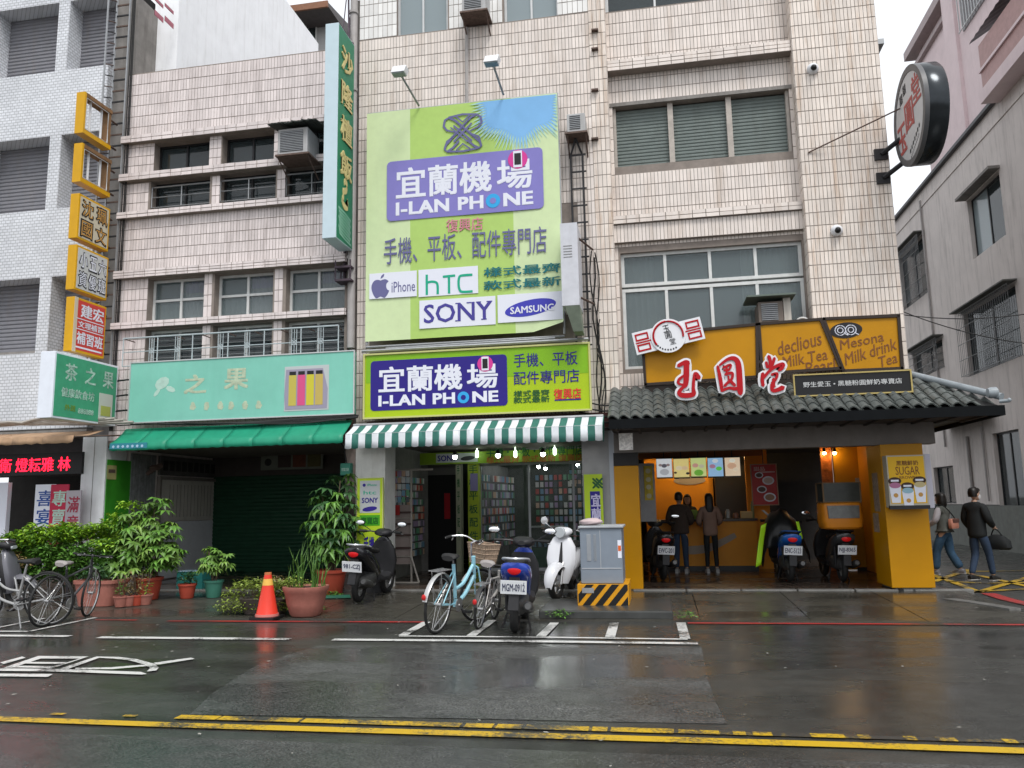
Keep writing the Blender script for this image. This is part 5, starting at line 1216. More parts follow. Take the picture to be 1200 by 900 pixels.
for s, x0, y0, x1, y1, h in (('declious', 912, 417, 963, 404, .24), ('Milk Tea', 918, 431, 970, 421, .19), ('Pearl', 945, 438, 979, 432.5, .19), ('Mesona', 985, 410, 1036, 399.5, .165), ('Milk drink', 991, 428, 1051, 409, .20), ('Tea', 1030, 431, 1052, 424.5, .18)):
    rise_text(q, s, x0, y0, x1, y1, Yt, .004, 0, h)
q.build('lettering', BRN, ts2)
q = MB(); c = F(991.5, 387, Yt); disc(q, c, .26, FN, XU, ZU, .006, 28, 1, .52, .05); q.build('oval_badge', INKBLK, ts2)
q = MB(); c2 = c+FN*.007
for dx in (-.095, .075):
    for r_ in (.085, .045):
        P = [c2+XU*(dx+r_*math.cos(a))+ZU*(r_*math.sin(a)) for a in np.linspace(0, 2*PI, 17)]; q.tube(P, .008, 4)
    q.tube([c2+XU*(dx+.05)+ZU*(-.05), c2+XU*(dx+.12)+ZU*(-.09)], .01, 4)
q.build('badge_ring', WPR, ts2)
# three brush-written red characters with white rims, standing proud of the boards
STR = {
 '玉': [([(.08, .89), (.40, .98), (.52, .95)], [.10, .12, .12]), ([(.44, .94), (.41, .63), (.36, .37), (.25, .28)], [.15, .16, .14, .10]), ([(.38, .64), (.08, .50), (.06, .38), (.36, .34)], [.05, .08, .07, .05]),
       ([(.26, .29), (.06, .15), (.14, .06), (.46, .04), (.68, .08), (.68, .24), (.74, .55), (.82, .64), (.94, .52)], [.08, .11, .14, .14, .13, .09, .08, .11, .13])],
 '圓': [([(.02, .79), (.10, .45), (.14, .16)], [.07, .10, .08]), ([(.10, .82), (.44, .96), (.72, .98), (.88, .84), (.90, .45), (.89, .14), (.90, .04)], [.05, .08, .12, .14, .15, .15, .10]), ([(.86, .20), (.66, .18), (.44, .21), (.12, .14)], [.08, .09, .07, .07]),
       ([(.24, .75), (.56, .82), (.48, .69), (.28, .68)], .06), ([(.40, .78), (.38, .57)], .05), ([(.32, .57), (.60, .60), (.58, .45), (.36, .33), (.26, .27)], .07), ([(.44, .52), (.46, .36)], .05), ([(.52, .39), (.68, .27)], .08)],
 '堂': [([(.39, .98), (.44, .83), (.41, .67)], .09), ([(.27, .82), (.31, .68)], .07), ([(.61, .92), (.52, .76), (.41, .64)], .075), ([(.11, .52), (.07, .36), (.09, .20)], .09),
       ([(.11, .39), (.41, .60), (.70, .71), (.93, .74), (.85, .63), (.74, .58)], [.07, .08, .09, .11, .10, .06]), ([(.46, .48), (.67, .50), (.61, .36), (.44, .25)], .07), ([(.52, .36), (.50, .15)], .08), ([(.43, .22), (.45, .06), (.63, .06), (.86, .12)], [.07, .10, .10, .13])]}
GY2 = SY-.30
GYL = 13.42
for ch, (a, b, c_, d), lab in (('玉', (788, 421, 826, 469), 'left'), ('圓', (835, 417, 875, 468), 'middle'), ('堂', (884, 414, 926, 464), 'right')):
    X0, X1, Z0, Z1 = RF(a, b, c_, d, GYL); m0 = .06
    t = thing('sign_letter', {'left': 'large white-rimmed red brush character, the leftmost, mounted over the tiled eave', 'middle': 'white-rimmed red brush character shaped like a box, middle of the three', 'right': 'large white-rimmed red brush character, the rightmost, overlapping the milk tea board'}[lab], 'sign', ((X0+X1)/2, GYL, Z0), 'red brush characters over the tiled eave')
    O = (X0+m0, GYL, Z0+m0); W, H = X1-X0-2*m0, Z1-Z0-2*m0
    q, q2 = MB(), MB()
    for k, (pts, wd) in enumerate(STR[ch]):
        P = smooth_line([(p[0]*W, p[1]*H) for p in pts], 5) if len(pts) > 2 else [Vector((p[0]*W, p[1]*H)) for p in pts]
        wl = wd if isinstance(wd, list) else [wd]*len(pts); WW = [np.interp(i/(len(P)-1), np.linspace(0, 1, len(wl)), wl)*H*1.0 for i in range(len(P))]
        stroke(q, P, [w_+.075 for w_ in WW], O, XU, ZU, k, .05); stroke(q2, P, WW, (O[0], GYL-.06, O[2]), XU, ZU, k, .012)
    q.build('white_rim', WHITE, t); q2.build('red_stroke', mat('crimson_letter', (.40, .006, .012), .5, noise=.06, spec=.2), t)
    q = MB(); q.tube([((X0+X1)/2, GYL+.0, Z0+.3), ((X0+X1)/2, SY+.1, Z0+.35)], .02, 5); q.tube([((X0+X1)/2-.15, GYL+.0, Z0+.15), ((X0+X1)/2-.15, WY, Z0+.15)], .02, 5); q.build('bracket', BLKMET, t)
# round badge with lattice wings, tilted
bY = SY-.16; bc = F(783, 394, bY); t = thing('badge_sign', 'white and red round badge with lattice wings on the first amber board', 'sign', bc)
ang = math.radians(11); U = XU*math.cos(ang)+ZU*math.sin(ang); V = ZU*math.cos(ang)-XU*math.sin(ang)
def orect(q, u0, u1, v0, v1, d0, d1): q.prism([bc+U*u+V*v+FN*d0 for u, v in ((u0, v0), (u1, v0), (u1, v1), (u0, v1))], FN*(d1-d0))
q = MB(); orect(q, -.60, .60, -.20, .20, 0, .03); q.build('wing_plate', WHITE, t); q = MB(); disc(q, bc+FN*.031, .30, FN, U, V, .02, 32); q.build('disc', WHITE, t)
q = MB()
for s_ in (-1, 1):
    for v0, v1 in ((.03, .16), (-.16, -.03)):
        a, b = (.33, .56); u0, u1 = (a, b) if s_ > 0 else (-b, -a)
        orect(q, u0, u1, v1-.03, v1, .031, .037); orect(q, u0, u1, v0, v0+.03, .031, .0372); orect(q, u0, u0+.025, v0, v1, .031, .0374); orect(q, u1-.025, u1, v0, v1, .031, .0376)
    orect(q, *((.30, .57) if s_ > 0 else (-.57, -.30)), -.012, .012, .031, .0365)
q.build('lattice', MATS['crimson_letter'], t)
q = MB(); P = [bc+FN*.056+U*(.255*math.cos(a))+V*(.255*math.sin(a)) for a in np.linspace(-.1*PI, 1.15*PI, 22)]; q.tube(P, .018, 5); q.build('arc', MATS['crimson_letter'], t)
q = MB(); text_into(q, '玉', bc+FN*.052+U*-.06+V*.07, U, V, .11, .12, .01); text_into(q, '圓', bc+FN*.052+U*-.05+V*-.05, U, V, .11, .11, .0); text_into(q, '堂', bc+FN*.052+U*.0+V*-.17, U, V, .10, .11, 0)
for k in range(9):
    a = PI*1.12+k*.19; p = bc+FN*.052+U*(.25*math.cos(a))+V*(.25*math.sin(a)); q.box(p.x-.012, p.x+.012, p.y-.004, p.y, p.z-.014, p.z+.014)
q.build('lettering', INKBLK, t)
GYB = 13.5
# black name board with cream characters
P = RF(931, 445, 1068, 456, GYB); z0, z1 = F(931, 464, GYB).z, F(1068, 436.5, GYB).z
nb = thing('sign_board', 'long black board with cream characters in a thin gold frame above the tiled eave', 'sign', ((P[0]+P[1])/2, GYB, z0))
a, b, c_, d = F(930.5, 441, GYB), F(1068.5, 434, GYB), F(1070, 458, GYB), F(932, 464, GYB)
z0, z1 = (c_.z+d.z)/2, (a.z+b.z)/2
B((P[0], P[1], GYB, GYB+.06, z0, z1)).build('board', BLACK, nb)
q = MB(); frame_f(q, P[0], P[1], z0, z1, GYB, .022, .02); q.build('frame', mat('gold_trim', (.42, .33, .12), .4), nb)
q = MB(); text_into(q, '野生愛玉 • 黑糖粉圓鮮奶專賣店', (P[0]+.13, GYB-.002, z0+.13), XU, ZU, (P[1]-P[0])-.26, (z1-z0)-.24, .012); q.build('lettering', mat('cream_print', (.55, .56, .56), .5), nb)
q = MB(); q.tube([(P[0]+.3, GYB+.06, z0+.1), (P[0]+.3, WY, z0+.1)], .02, 5); q.tube([(P[1]-.3, GYB+.06, z0+.1), (P[1]-.3, WY, z0+.1)], .02, 5); q.build('bracket', BLKMET, nb)

# ================================================================ tea shop: columns and inside
colL = RF(724, 530, 749, 686, FY); z_ = F(730, 546, FY).z
B((F(722, 620, FY).x, F(749, 620, FY).x+.03, FY-.02, FY+.5, FLOOR, z_)).build('column', ORANGE, CB, label='amber clad column left of the tea shop', bevel=.01)
B((F(722, 620, FY).x, F(749, 620, FY).x+.03, FY-.015, FY+.5, z_+.002, bz)).build('column_head', mat('charcoal_column_head', (.025, .024, .024), .6, noise=.2), CB)
B((X3b-.12, X3b-.04, FY+.752, 17.79, FLOOR+.01, 2.86)).build('side_wall', MATS['dark_orange_wall'], CB)
q = MB(); P = RF(725, 508, 742, 527, FY-.46); q.box(P[0], P[1], FY-.46, FY-.42, P[2], P[3]); q.box(P[0]+.1, P[0]+.14, FY-.42, FY-.02, P[2]+.1, P[2]+.14); nt_ = q.build('notice', mat('weathered_white_notice', (.85, .82, .78), .7, noise=.5, nscale=18), None, label='weathered white notice board high on the dark column head left of the tea shop', category='notice')
kx0, kx1 = F(1043, 660, FY-.15).x, F(1094, 660, FY-.15).x
q = MB(); q.box(kx0, kx1, FY-.15, FY+.75, FLOOR+.03, bz); q.build('column', ORANGE, CB, label='wide amber clad corner column at the lane', bevel=.01)
B((kx0+.06, kx1-.05, FY-.11, FY+.7, .0, FLOOR+.028)).build('column_plinth', KERB, CB)
B((kx0+.1, kx0+.16, FY-.2, FY-.1, .0, FLOOR+.02)).build('column_foot', BLACK, CB)
# poster light box on the corner column
PYp = FY-.38; P = RF(1038, 534, 1089, 594, PYp)
pb = thing('poster_box', 'amber poster box with three brown-sugar drink cups fixed to the corner column', 'poster', ((P[0]+P[1])/2, PYp, P[2]))
B((P[0], P[1], PYp, FY-.152, P[2], P[3])).build('box', mat('pale_box_side', (.45, .42, .34), .5), pb); B((P[0]+.02, P[1]-.02, PYp-.004, PYp, P[2]+.06, P[3]-.02)).build('poster_sheet', mat('bright_amber_print', (.72, .42, .01), .35), pb)
B((P[0]-.01, P[1]+.01, PYp-.02, PYp+.05, P[2]-.03, P[2]+.03)).build('bottom_rail', BLKMET, pb)
q = MB(); ftext(q, '黑糖鮮奶', 1050, 540, 1076, 545, PYp-.005, .01); ftext(q, 'SUGAR', 1049, 547, 1078, 556, PYp-.005, .0); ftext(q, 'BROWN', 1054, 558, 1074, 561, PYp-.005, 0); q.build('lettering', BRN, pb)
for k, (px, py, pc) in enumerate(((1049, 571, (.40, .16, .28)), (1064, 577, (.28, .46, .55)), (1078, 570, (.50, .42, .22)))):
    c = F(px, py, PYp-.006); q = MB(); q.prism([c+Vector(v) for v in ((-.09, 0, .02), (.09, 0, .02), (.065, 0, -.25), (-.065, 0, -.25))], (0, -.004-.001*k, 0)); q.build('cup_print', WPR, pb)
    q = MB(); disc(q, c+FN*.006+ZU*.03, .085, FN, XU, ZU, .002, 16, 1, .55); q.build('drink_print', mat('drink_%d' % k, pc, .5), pb)
    q = MB(); disc(q, c+FN*.005+ZU*.10, .10, FN, XU, ZU, .002, 18, 1, .62); q.build('label_disc', mat('dark_brown_print', (.05, .025, .015), .5), pb)
    q = MB(); q.box(c.x-.06, c.x+.06, c.y-.0085, c.y-.0075, c.z+.09, c.z+.12); q.build('label_line', WPR, pb)
    q = MB(); disc(q, c+FN*.007+ZU*-.13, .035, FN, XU, ZU, .001, 12); q.build('emblem', MATS['ochre_letter'], pb)
P2 = (P[1]+.01, F(1098, 560, FY+.1).x); B((P[1]+.02, P[1]+.17, FY-.10, FY-.07, P[2]-.02, P[3]+.02)).build('white_panel', mat('lilac_white_panel', (.58, .58, .68), .5, streak=.15), None, label='narrow lilac-white panel at the right edge of the corner column', category='panel')
# back wall of the tea shop
TB = 18.4
B((X3a-.12, X3b, TB+2.6, TB+2.7, FLOOR, 2.9)).build('back_wall', DARKIN, CB)
B((X3a-.3, X3a-.12, FY+.5, BY+4.2, FLOOR, 2.86)).build('side_wall', mat('dim_cream_wall', (.34, .32, .29), .8, noise=.1), CB)
B((X2b, X3b, TB, TB+2.6, 2.74, 2.86)).build('shop_ceiling', DARKIN, CB)
def tb(px0, py0, px1, py1, Y=TB): return RF(px0, py0, px1, py1, Y)
P = tb(745, 515, 893, 534); B((X3a-.12, P[1], TB-.05, TB+.1, P[2], 2.86)).build('shop_header', mat('brown_header', (.20, .085, .03), .6, noise=.1), CB)
P = tb(866, 520, 885, 545); B((P[0]+.1, P[1]+.25, TB-.02, TB+.1, FLOOR, 2.8)).build('shop_pier', ORANGED, CB)
P = tb(985, 520, 1032, 662); B((P[0]-.3, X3b, TB-.6, TB-.5, FLOOR+.02, 2.86)).build('amber_partition', mat('deep_amber_panel', (.50, .235, .01), .4, noise=.06), CB)
B((P[0], X3b, TB-.62, TB-.6, FLOOR, FLOOR+.07)).build('skirting', BLACK, CB)
xm = F(1013, 600, TB-.6).x; B((xm-.02, xm, TB-.63, TB-.6, FLOOR+.05, 2.8)).build('panel_joint', BRN, CB)
P = tb(957, 528, 986, 570, TB-.3); B((P[0], P[1]-.22, TB-.64, TB-.602, FLOOR, 2.86)).build('textured_panel', mat('copper_textured_wall', (.42, .13, .03), .35, noise=.6, nscale=10, bump=.8, bscale=25), CB)
P = tb(770, 560, 838, 612, TB+1.6); B((P[0]-.3, P[1], TB+1.6, TB+1.7, FLOOR, 2.7)).build('kitchen_wall', ORANGED, CB)
q = MB(); c = F(808, 563, TB+1.59); disc(q, c, .38, FN, XU, ZU, .01, 24, 1, .28); q.build('oval_plaque', mat('grey_oval_plaque', (.30, .27, .24), .5), CB)
P = tb(838, 565, 870, 600, TB+1.3); B((P[0], P[1]+.8, TB+1.3, TB+1.6, FLOOR, 2.4)).build('kitchen_unit', mat('dark_kitchen_unit', (.025, .025, .025), .4), CB)
# counter
P = tb(768, 612, 889, 657, TB-.45); CX0, CX1, CZ0, CZ1 = P
ct = thing('counter', 'amber tea shop counter with a pale swoosh stripe and a dark worktop', 'counter', ((CX0+CX1)/2, TB-.4, FLOOR))
B((CX0, CX1, TB-.45, TB+.25, FLOOR+.10, CZ1)).build('front_panel', ORANGED, ct); B((CX0, CX1, TB-.41, TB+.2, FLOOR, FLOOR+.10)).build('plinth', BLACK, ct)
B((CX0-.03, CX1+.03, TB-.52, TB+.28, CZ1, CZ1+.05)).build('worktop', mat('dark_worktop', (.05, .035, .025), .3, noise=.1), ct)
q = MB(); a, b = F(805, 645, TB-.46), F(862, 627, TB-.46); stroke(q, smooth_line([(a.x, a.z), (a.x*.55+b.x*.45, a.z+.05), (b.x, b.z)], 5), [.16, .17, .18, .17, .17, .16, .15, .14, .13, .12, .1][:11], (0, TB-.456, 0), XU, ZU, 0, .005, False); q.build('swoosh', mat('dull_silver_swoosh', (.32, .27, .22), .5), ct)
# worktop clutter: jars, a tip box and napkins, each its own thing
rng = random.Random(9); jars = []
def jar(x, z, r, h, m, label, cat='jar', lid=BLACK):
    q = MB(); q.lathe([(r*.8, 0), (r, .01), (r, h*.8), (r*.7, h*.9), (r*.7, h)], (x, TB-.3, z), 12); o = q.build(cat.replace(' ', '_'), m, None, smooth=True, label=label, category=cat)
zt2 = CZ1+.052
jar(F(853, 604, TB-.3).x, zt2, .05, .20, mat('clear_jar', (.35, .37, .36), .2), 'pale jar standing mid-counter in the tea shop')
jar(F(846, 604, TB-.3).x, zt2, .045, .16, mat('dark_jar', (.07, .06, .05), .2), 'dark jar standing left of the pale jar on the tea shop counter')
jar(F(862, 604, TB-.3).x, zt2, .06, .12, mat('brown_tub', (.25, .13, .09), .4), 'low brown tub on the tea shop counter', 'tub')
jar(F(882, 600, TB-.3).x, zt2, .035, .36, mat('green_bottle', (.20, .24, .12), .15), 'tall greenish bottle at the right end of the tea shop counter', 'bottle')
p = F(875, 608, TB-.35); B((p.x-.12, p.x+.12, TB-.42, TB-.28, zt2, zt2+.15)).build('tip_box', mat('straw_box', (.45, .33, .15), .6), None, label='small straw-coloured box near the right end of the tea shop counter', category='box', bevel=.01)
p = F(812, 602, TB-.35); B((p.x-.12, p.x+.10, TB-.40, TB-.22, zt2, zt2+.20)).build('box', mat('lime_box', (.22, .42, .08), .5), None, label='lime green box on the tea shop counter between the two customers', category='box', bevel=.01)
# menu screens
scr = [((769, 538, 788, 559), (.55, .58, .60), [(.5, .62, .18, (.10, .10, .12)), (.25, .66, .12, (.25, .2, .2)), (.75, .66, .12, (.25, .2, .2)), (.5, .28, .3, (.4, .42, .45))]),
       ((789, 538, 808, 559), (.62, .52, .20), [(.35, .5, .22, (.7, .6, .4)), (.72, .5, .2, (.65, .5, .3)), (.9, .2, .12, (.02, .02, .02)), (.1, .25, .1, (.05, .03, .02))]),
       ((809, 537, 828, 558), (.48, .55, .22), [(.3, .6, .2, (.55, .3, .25)), (.7, .55, .18, (.5, .5, .35)), (.5, .2, .3, (.15, .4, .05))]),
       ((829, 537, 848, 558), (.25, .42, .62), [(.3, .55, .2, (.40, .2, .3)), (.72, .42, .2, (.12, .55, .08)), (.5, .84, .2, (.6, .65, .7))]),
       ((849, 536.5, 868, 557.5), (.62, .50, .36), [(.45, .55, .3, (.6, .38, .25)), (.7, .35, .2, (.7, .6, .45)), (.5, .84, .2, (.7, .7, .6))])]
P = tb(767, 534, 870, 562, TB-.30)
for k, ((a, b, c_, d), colr, blobs) in enumerate(scr):
    X0, X1, Z0, Z1 = tb(a, b, c_, d, TB-.32)
    lab = ['grey drink menu screen, leftmost of five over the tea counter', 'yellow drink menu screen, second of five over the tea counter', 'green drink menu screen, middle of five over the tea counter', 'blue drink menu screen, fourth of five over the tea counter', 'peach-coloured menu screen, rightmost of five over the tea counter'][k]
    t = thing('menu_screen', lab, 'screen', ((X0+X1)/2, TB-.3, Z0), 'lit menu screens over the tea counter')
    B((X0-.01, X1+.01, TB-.32, TB-.24, Z0-.03, Z1+.03)).build('frame', BLACK, t)
    B((X0, X1, TB-.326, TB-.321, Z0, Z1)).build('display', mat('screen_glow_%d' % k, colr, .3, emit=colr, estr=.55, noise=.1, nscale=9), t)
    for i, (u, v, r, bc_) in enumerate(blobs):
        q = MB(); disc(q, (X0+u*(X1-X0), TB-.327-.001*i, Z0+v*(Z1-Z0)), r*(X1-X0), FN, XU, ZU, .001, 14, 1, .7); q.build('drink_image', mat('screen_blob_%d_%d' % (k, i), bc_, .3, emit=bc_, estr=.45), t)
    q = MB(); q.box((X0+X1)/2-.01, (X0+X1)/2+.01, TB-.3, TB-.28, Z1+.03, 2.76); q.build('hanger', BLKMET, t)
# red dessert poster
X0, X1, Z0, Z1 = tb(880, 545, 912, 591, TB-.7); t = thing('poster', 'red dessert poster with three bowls hanging beside the tea counter', 'poster', ((X0+X1)/2, TB-.7, Z0))
B((X0, X1, TB-.7, TB-.66, Z0, Z1)).build('sheet', mat('poster_red', (.42, .03, .03), .45, noise=.15), t)
q = MB(); frame_f(q, X0, X1, Z0, Z1, TB-.7, .02, .01); q.build('frame', mat('tan_frame', (.3, .2, .13), .5), t)
for u, v, r, c1 in ((.66, .60, .24, (.55, .42, .38)), (.30, .74, .17, (.10, .05, .04)), (.38, .38, .20, (.10, .06, .05)), (.68, .18, .25, (.35, .2, .12))):
    q = MB(); c = (X0+u*(X1-X0), TB-.7, Z0+v*(Z1-Z0)); disc(q, c, r*(X1-X0), FN, XU, ZU, .004, 20, 1, .75); q.build('bowl_print', WPR, t); q = MB(); disc(q, (c[0], TB-.7045, c[2]), r*.76*(X1-X0), FN, XU, ZU, .002, 18, 1, .7); q.build('dessert_print', mat('dessert_%d' % int(r*100), c1, .5), t)
q = MB(); text_into(q, '甜品', (X0+.1*(X1-X0), TB-.7005, Z0+.85*(Z1-Z0)), XU, ZU, .45*(X1-X0), .1*(Z1-Z0), .03); q.box(X0+.3*(X1-X0), X0+.95*(X1-X0), TB-.704, TB-.7, Z0+.80*(Z1-Z0), Z0+.83*(Z1-Z0)); q.build('lettering', mat('pale_pink_print', (.6, .4, .4), .5), t)
q = MB(); q.tube([((X0+X1)/2, TB-.68, Z1), ((X0+X1)/2, TB-.68, 2.8)], .01, 4); q.build('hanger', BLKMET, t)
# yellow poster at the left inside wall
X0, X1, Z0, Z1 = tb(754, 546, 766, 586, 16.3); t = thing('poster', 'narrow yellow drink poster on the grey panel just inside the left amber column', 'poster', ((X0+X1)/2, 16.3, Z0))
B((X0-.05-.28, X1+.04, 16.32, 16.36, Z0-.42, Z1+.05)).build('backing_panel', mat('grey_backing', (.33, .33, .34), .6, noise=.1), t); B((X0, X1, 16.31, 16.318, Z0, Z1)).build('sheet', mat('poster_yellow', (.55, .42, .04), .5, noise=.3, nscale=12), t)
for v in (.85, .6, .38, .12): q = MB(); disc(q, ((X0+X1)/2, 16.309, Z0+v*(Z1-Z0)), .05, FN, XU, ZU, .002, 12); q.build('drink_print', mat('poster_pale', (.6, .55, .35), .5), t)
# papers taped to the amber partition
for k, (a, b, c_, d, m0, lab) in enumerate(((1002, 560, 1010, 572, 'grey', 'grey notice taped highest on the amber partition'), (1003, 574, 1013, 582, 'pink', 'pink slip taped under the grey notice on the amber partition'), (1006, 583, 1014, 592, 'pale', 'small pale leaflet taped lowest on the amber partition'))):
    X0, X1, Z0, Z1 = RF(a, b, c_, d, TB-.61); B((X0, X1, TB-.606, TB-.603, Z0, Z1)).build('notice', mat('notice_'+m0, {'grey': (.30, .30, .28), 'pink': (.42, .28, .28), 'pale': (.42, .36, .3)}[m0], .7, noise=.3, nscale=30), None, label=lab, category='notice')
# stickers on the column's left flank
q = MB()
for i, (y, z0, z1) in enumerate(((.15, 1.35, 2.0), (.3, 1.0, 1.32))): q.box(kx0-.004, kx0-.001, FY+y, FY+y+.35, z0, z1)
q.build('notice', mat('torn_grey_stickers', (.26, .2, .15), .7, noise=.6, nscale=14), None, label='torn grey stickers on the left flank of the corner column', category='notice')
# lamps: two spots lighting the copper panel and small ceiling downlights
BULBW = mat('warm_bulb', (1, .8, .5), .3, emit=(1, .62, .25), estr=45); BULBC = mat('cool_bulb', (1, 1, 1), .3, emit=(.9, 1, .95), estr=16)
def bulb(label, p, r, m, grp=None):
    p = Vector(p); p.z = min(p.z, 2.66)
    t = thing('ceiling_lamp', label, 'lamp', p, grp); q = MB(); q.ball(p, r, 10, 6); q.build('bulb', m, t, smooth=True)
    q = MB(); q.lathe([(r*.9, .0), (r*.9, .06), (r*.5, .1)], (p[0], p[1], p[2]+r*.5), 10); q.build('fitting', BLKMET, t, smooth=True)
for px, py, Y, lab in ((966, 531, TB-.75, 'small warm spotlight above the copper panel'), (978, 531, TB-.75, 'second warm spotlight, right above the copper panel')): bulb(lab, F(px, py, Y), .035, BULBW, 'warm spotlights in the tea shop')
for px, py, lab in ((783, 523, 'warm downlight over the leftmost menu screens'), (845, 522, 'warm downlight between the last two menu screens'), (815, 522.5, 'warm downlight over the middle menu screen'),): bulb(lab, F(px, py, TB+.9), .05, mat('strong_warm_bulb', (1, .8, .5), .3, emit=(1, .66, .3), estr=130), 'warm downlights in the tea shop')
# ================================================================ phone shop front under the striped awning
PW = thing('shopfront', 'deep glazed phone shop front with lime posts under the striped awning', 'shopfront', (-3.2, BY, FLOOR))
def pb_(a, b, c, d, Y=BY): return RF(a, b, c, d, Y)
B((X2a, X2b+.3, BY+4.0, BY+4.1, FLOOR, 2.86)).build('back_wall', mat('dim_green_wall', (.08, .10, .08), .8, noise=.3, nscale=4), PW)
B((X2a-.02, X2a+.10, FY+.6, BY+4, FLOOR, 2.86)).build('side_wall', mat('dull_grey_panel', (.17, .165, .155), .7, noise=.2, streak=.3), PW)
# white pillar left, grey pillar right
a, b = F(414, 600, FY).x, F(451, 600, FY).x
B((X2a+.0, b, FY+.003, FY+.6, FLOOR, 2.86)).build('pillar', mat('white_painted_pillar', (.66, .66, .64), .6, noise=.1, streak=.35, scol=(.25, .22, .18)), MBd, label='white painted pillar left of the phone shop')
B((X1b, X2a-.004, FY-.004, FY+.6, FLOOR, 3.0)).build('pillar', mat('stained_pink_pillar', (.25, .20, .18), .7, noise=.25, streak=.6, scol=(.08, .06, .05)), MBd, label='narrow stained pillar between the green shutter and phone shop')
c, d = F(684, 600, FY).x, F(716, 600, FY).x
B((c, d, FY+.003, FY+.6, FLOOR, 2.86)).build('pillar', mat('grey_tiled_pillar', (.30, .30, .30), .5, noise=.08), MBd, label='grey pillar between the phone shop and tea shop')
B((d+.002, F(723, 600, FY).x-.004, FY-.002, FY+.6, FLOOR, 2.86)).build('pillar_edge', mat('pale_blue_edge', (.40, .43, .47), .5), MBd)
# header board inside
X0, X1, Z0, Z1 = pb_(492, 520, 686, 543, BY-.3); hz0 = F(560, 543, BY-.3).z
q = B((X0, c+.3, BY-.3, BY-.2, hz0, 2.8)); q.build('header_board', mat('olive_lime_header', (.20, .32, .02), .45, noise=.1), PW)
q = MB(); ftext(q, '手機・平板・配件專門店', 570, 524, 684, 533, BY-.3, .02); q.build('lettering', DGRN, PW)
q = MB(); ftext(q, '樣式最齊 款式最新 復興店', 570, 535, 684, 540, BY-.3, .02); q.build('lettering', mat('rust_red_print', (.35, .09, .02), .5), PW)
P = pb_(511, 532, 560, 541, BY-.305); B((P[0], P[1], BY-.306, BY-.301, P[2], P[3])).build('logo_strip', mat('dull_white_print', (.42, .44, .44), .5), PW)
q = MB(); ftext(q, 'SONY', 513, 534, 535, 540, BY-.307, .03); q.build('lettering', NAVY, PW)
q = MB(); p = F(548, 537, BY-.309); disc(q, p, .17, FN, XU, ZU, .003, 20, 1, .3, .1); q.build('oval_logo', INKBLK, PW)
# posts, door, glass
LP_ = mat('lime_post', (.34, .44, .02), .45, noise=.1)
for k, (a, b) in enumerate(((534, 541), (548, 562))):
    P = pb_(a, 545, b, 655, BY-.2); o = B((P[0], P[1], BY-.2, BY, FLOOR, hz0)).build('post', LP_ if k else mat('pale_grey_post', (.30, .31, .22), .5), PW)
    q = MB()
    for j, s_ in enumerate('手機平板配件'): 
        zz = 2.3-.3*j; text_into(q, s_, (P[0]+.03, BY-.201, zz), XU, ZU, P[1]-P[0]-.06, .2, .02, depth=.003)
    q.build('lettering', DGRN, o)
P = pb_(551, 555, 560, 575, BY-.21); B((P[0], P[1], BY-.215, BY-.205, P[2], P[3])).build('name_plate', mat('lilac_plate', (.25, .22, .42), .5), PW)
P = pb_(501, 562, 546, 652, BY); dx0, dx1 = P[0], pb_(534, 562, 534, 652)[0]
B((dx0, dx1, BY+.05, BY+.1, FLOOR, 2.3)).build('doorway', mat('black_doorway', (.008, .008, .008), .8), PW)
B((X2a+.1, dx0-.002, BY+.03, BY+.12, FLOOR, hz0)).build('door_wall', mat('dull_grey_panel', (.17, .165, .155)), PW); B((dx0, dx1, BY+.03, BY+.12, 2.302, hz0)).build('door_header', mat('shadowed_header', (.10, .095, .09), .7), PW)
P = pb_(520, 578, 527, 608, BY); B((P[0], P[1], BY+.04, BY+.048, P[2], P[3])).build('red_curtain_strip', mat('deep_red_cloth', (.28, .01, .015), .8), PW)
gx0, gx1 = F(562, 600, BY).x, X2b+.02
q = MB()
for x in (gx0, gx0+(gx1-gx0)*.36, gx0+(gx1-gx0)*.68, gx1-.04): q.box(x, x+.05, BY, BY+.05, FLOOR, hz0)
q.box(gx0, gx1, BY+.002, BY+.048, FLOOR, FLOOR+.06); q.box(gx0, gx1, BY+.002, BY+.048, hz0-.05, hz0)
q.build('glass_frame', GREYMET, PW)
for i in range(3): B((gx0+(gx1-gx0)*(i/3)+.05, gx0+(gx1-gx0)*((i+1)/3)-.02, BY+.02, BY+.028, FLOOR+.06, hz0-.05)).build('glass_panel', glass('shop_glass', (.05, .06, .06), .14), PW)
# interior walls packed with hanging phone cases: uncountable small packs
rng = random.Random(21)
CASEC = [mat('case_%d' % i, c_, .4) for i, c_ in enumerate([(.48, .54, .56), (.10, .12, .13), (.6, .42, .3), (.2, .36, .5), (.5, .10, .08), (.66, .66, .64), (.14, .34, .2), (.4, .3, .46)])]
def packs(name, fn, nu, nv, label):
    q = MB()
    for i in range(nu):
        for j in range(nv):
            if rng.random() < .1: continue
            q.cur = rng.randrange(len(CASEC)); fn(q, i, j)
    return q.build(name, CASEC, None, kind='stuff', label=label, category='merchandise')
lx = F(600, 600, BY+1.9).x
sh0 = F(566, 600, BY+.5).x
packs('phone_case_display', lambda q, i, j: q.box(sh0+.012*i, sh0+.02+.012*i, BY+.4+.13*i, BY+.4+.13*i+.095, .55+.2*j, .55+.2*j+.15), 22, 9, 'dense rows of packed phone cases hanging on the left wall inside the phone shop')
packs('phone_case_display', lambda q, i, j: q.box(-3.35+.13*i, -3.35+.13*i+.09, BY+3.9, BY+3.95, .9+.19*j, .9+.19*j+.14), 22, 8, 'dense rows of packed phone cases across the back wall of the phone shop')
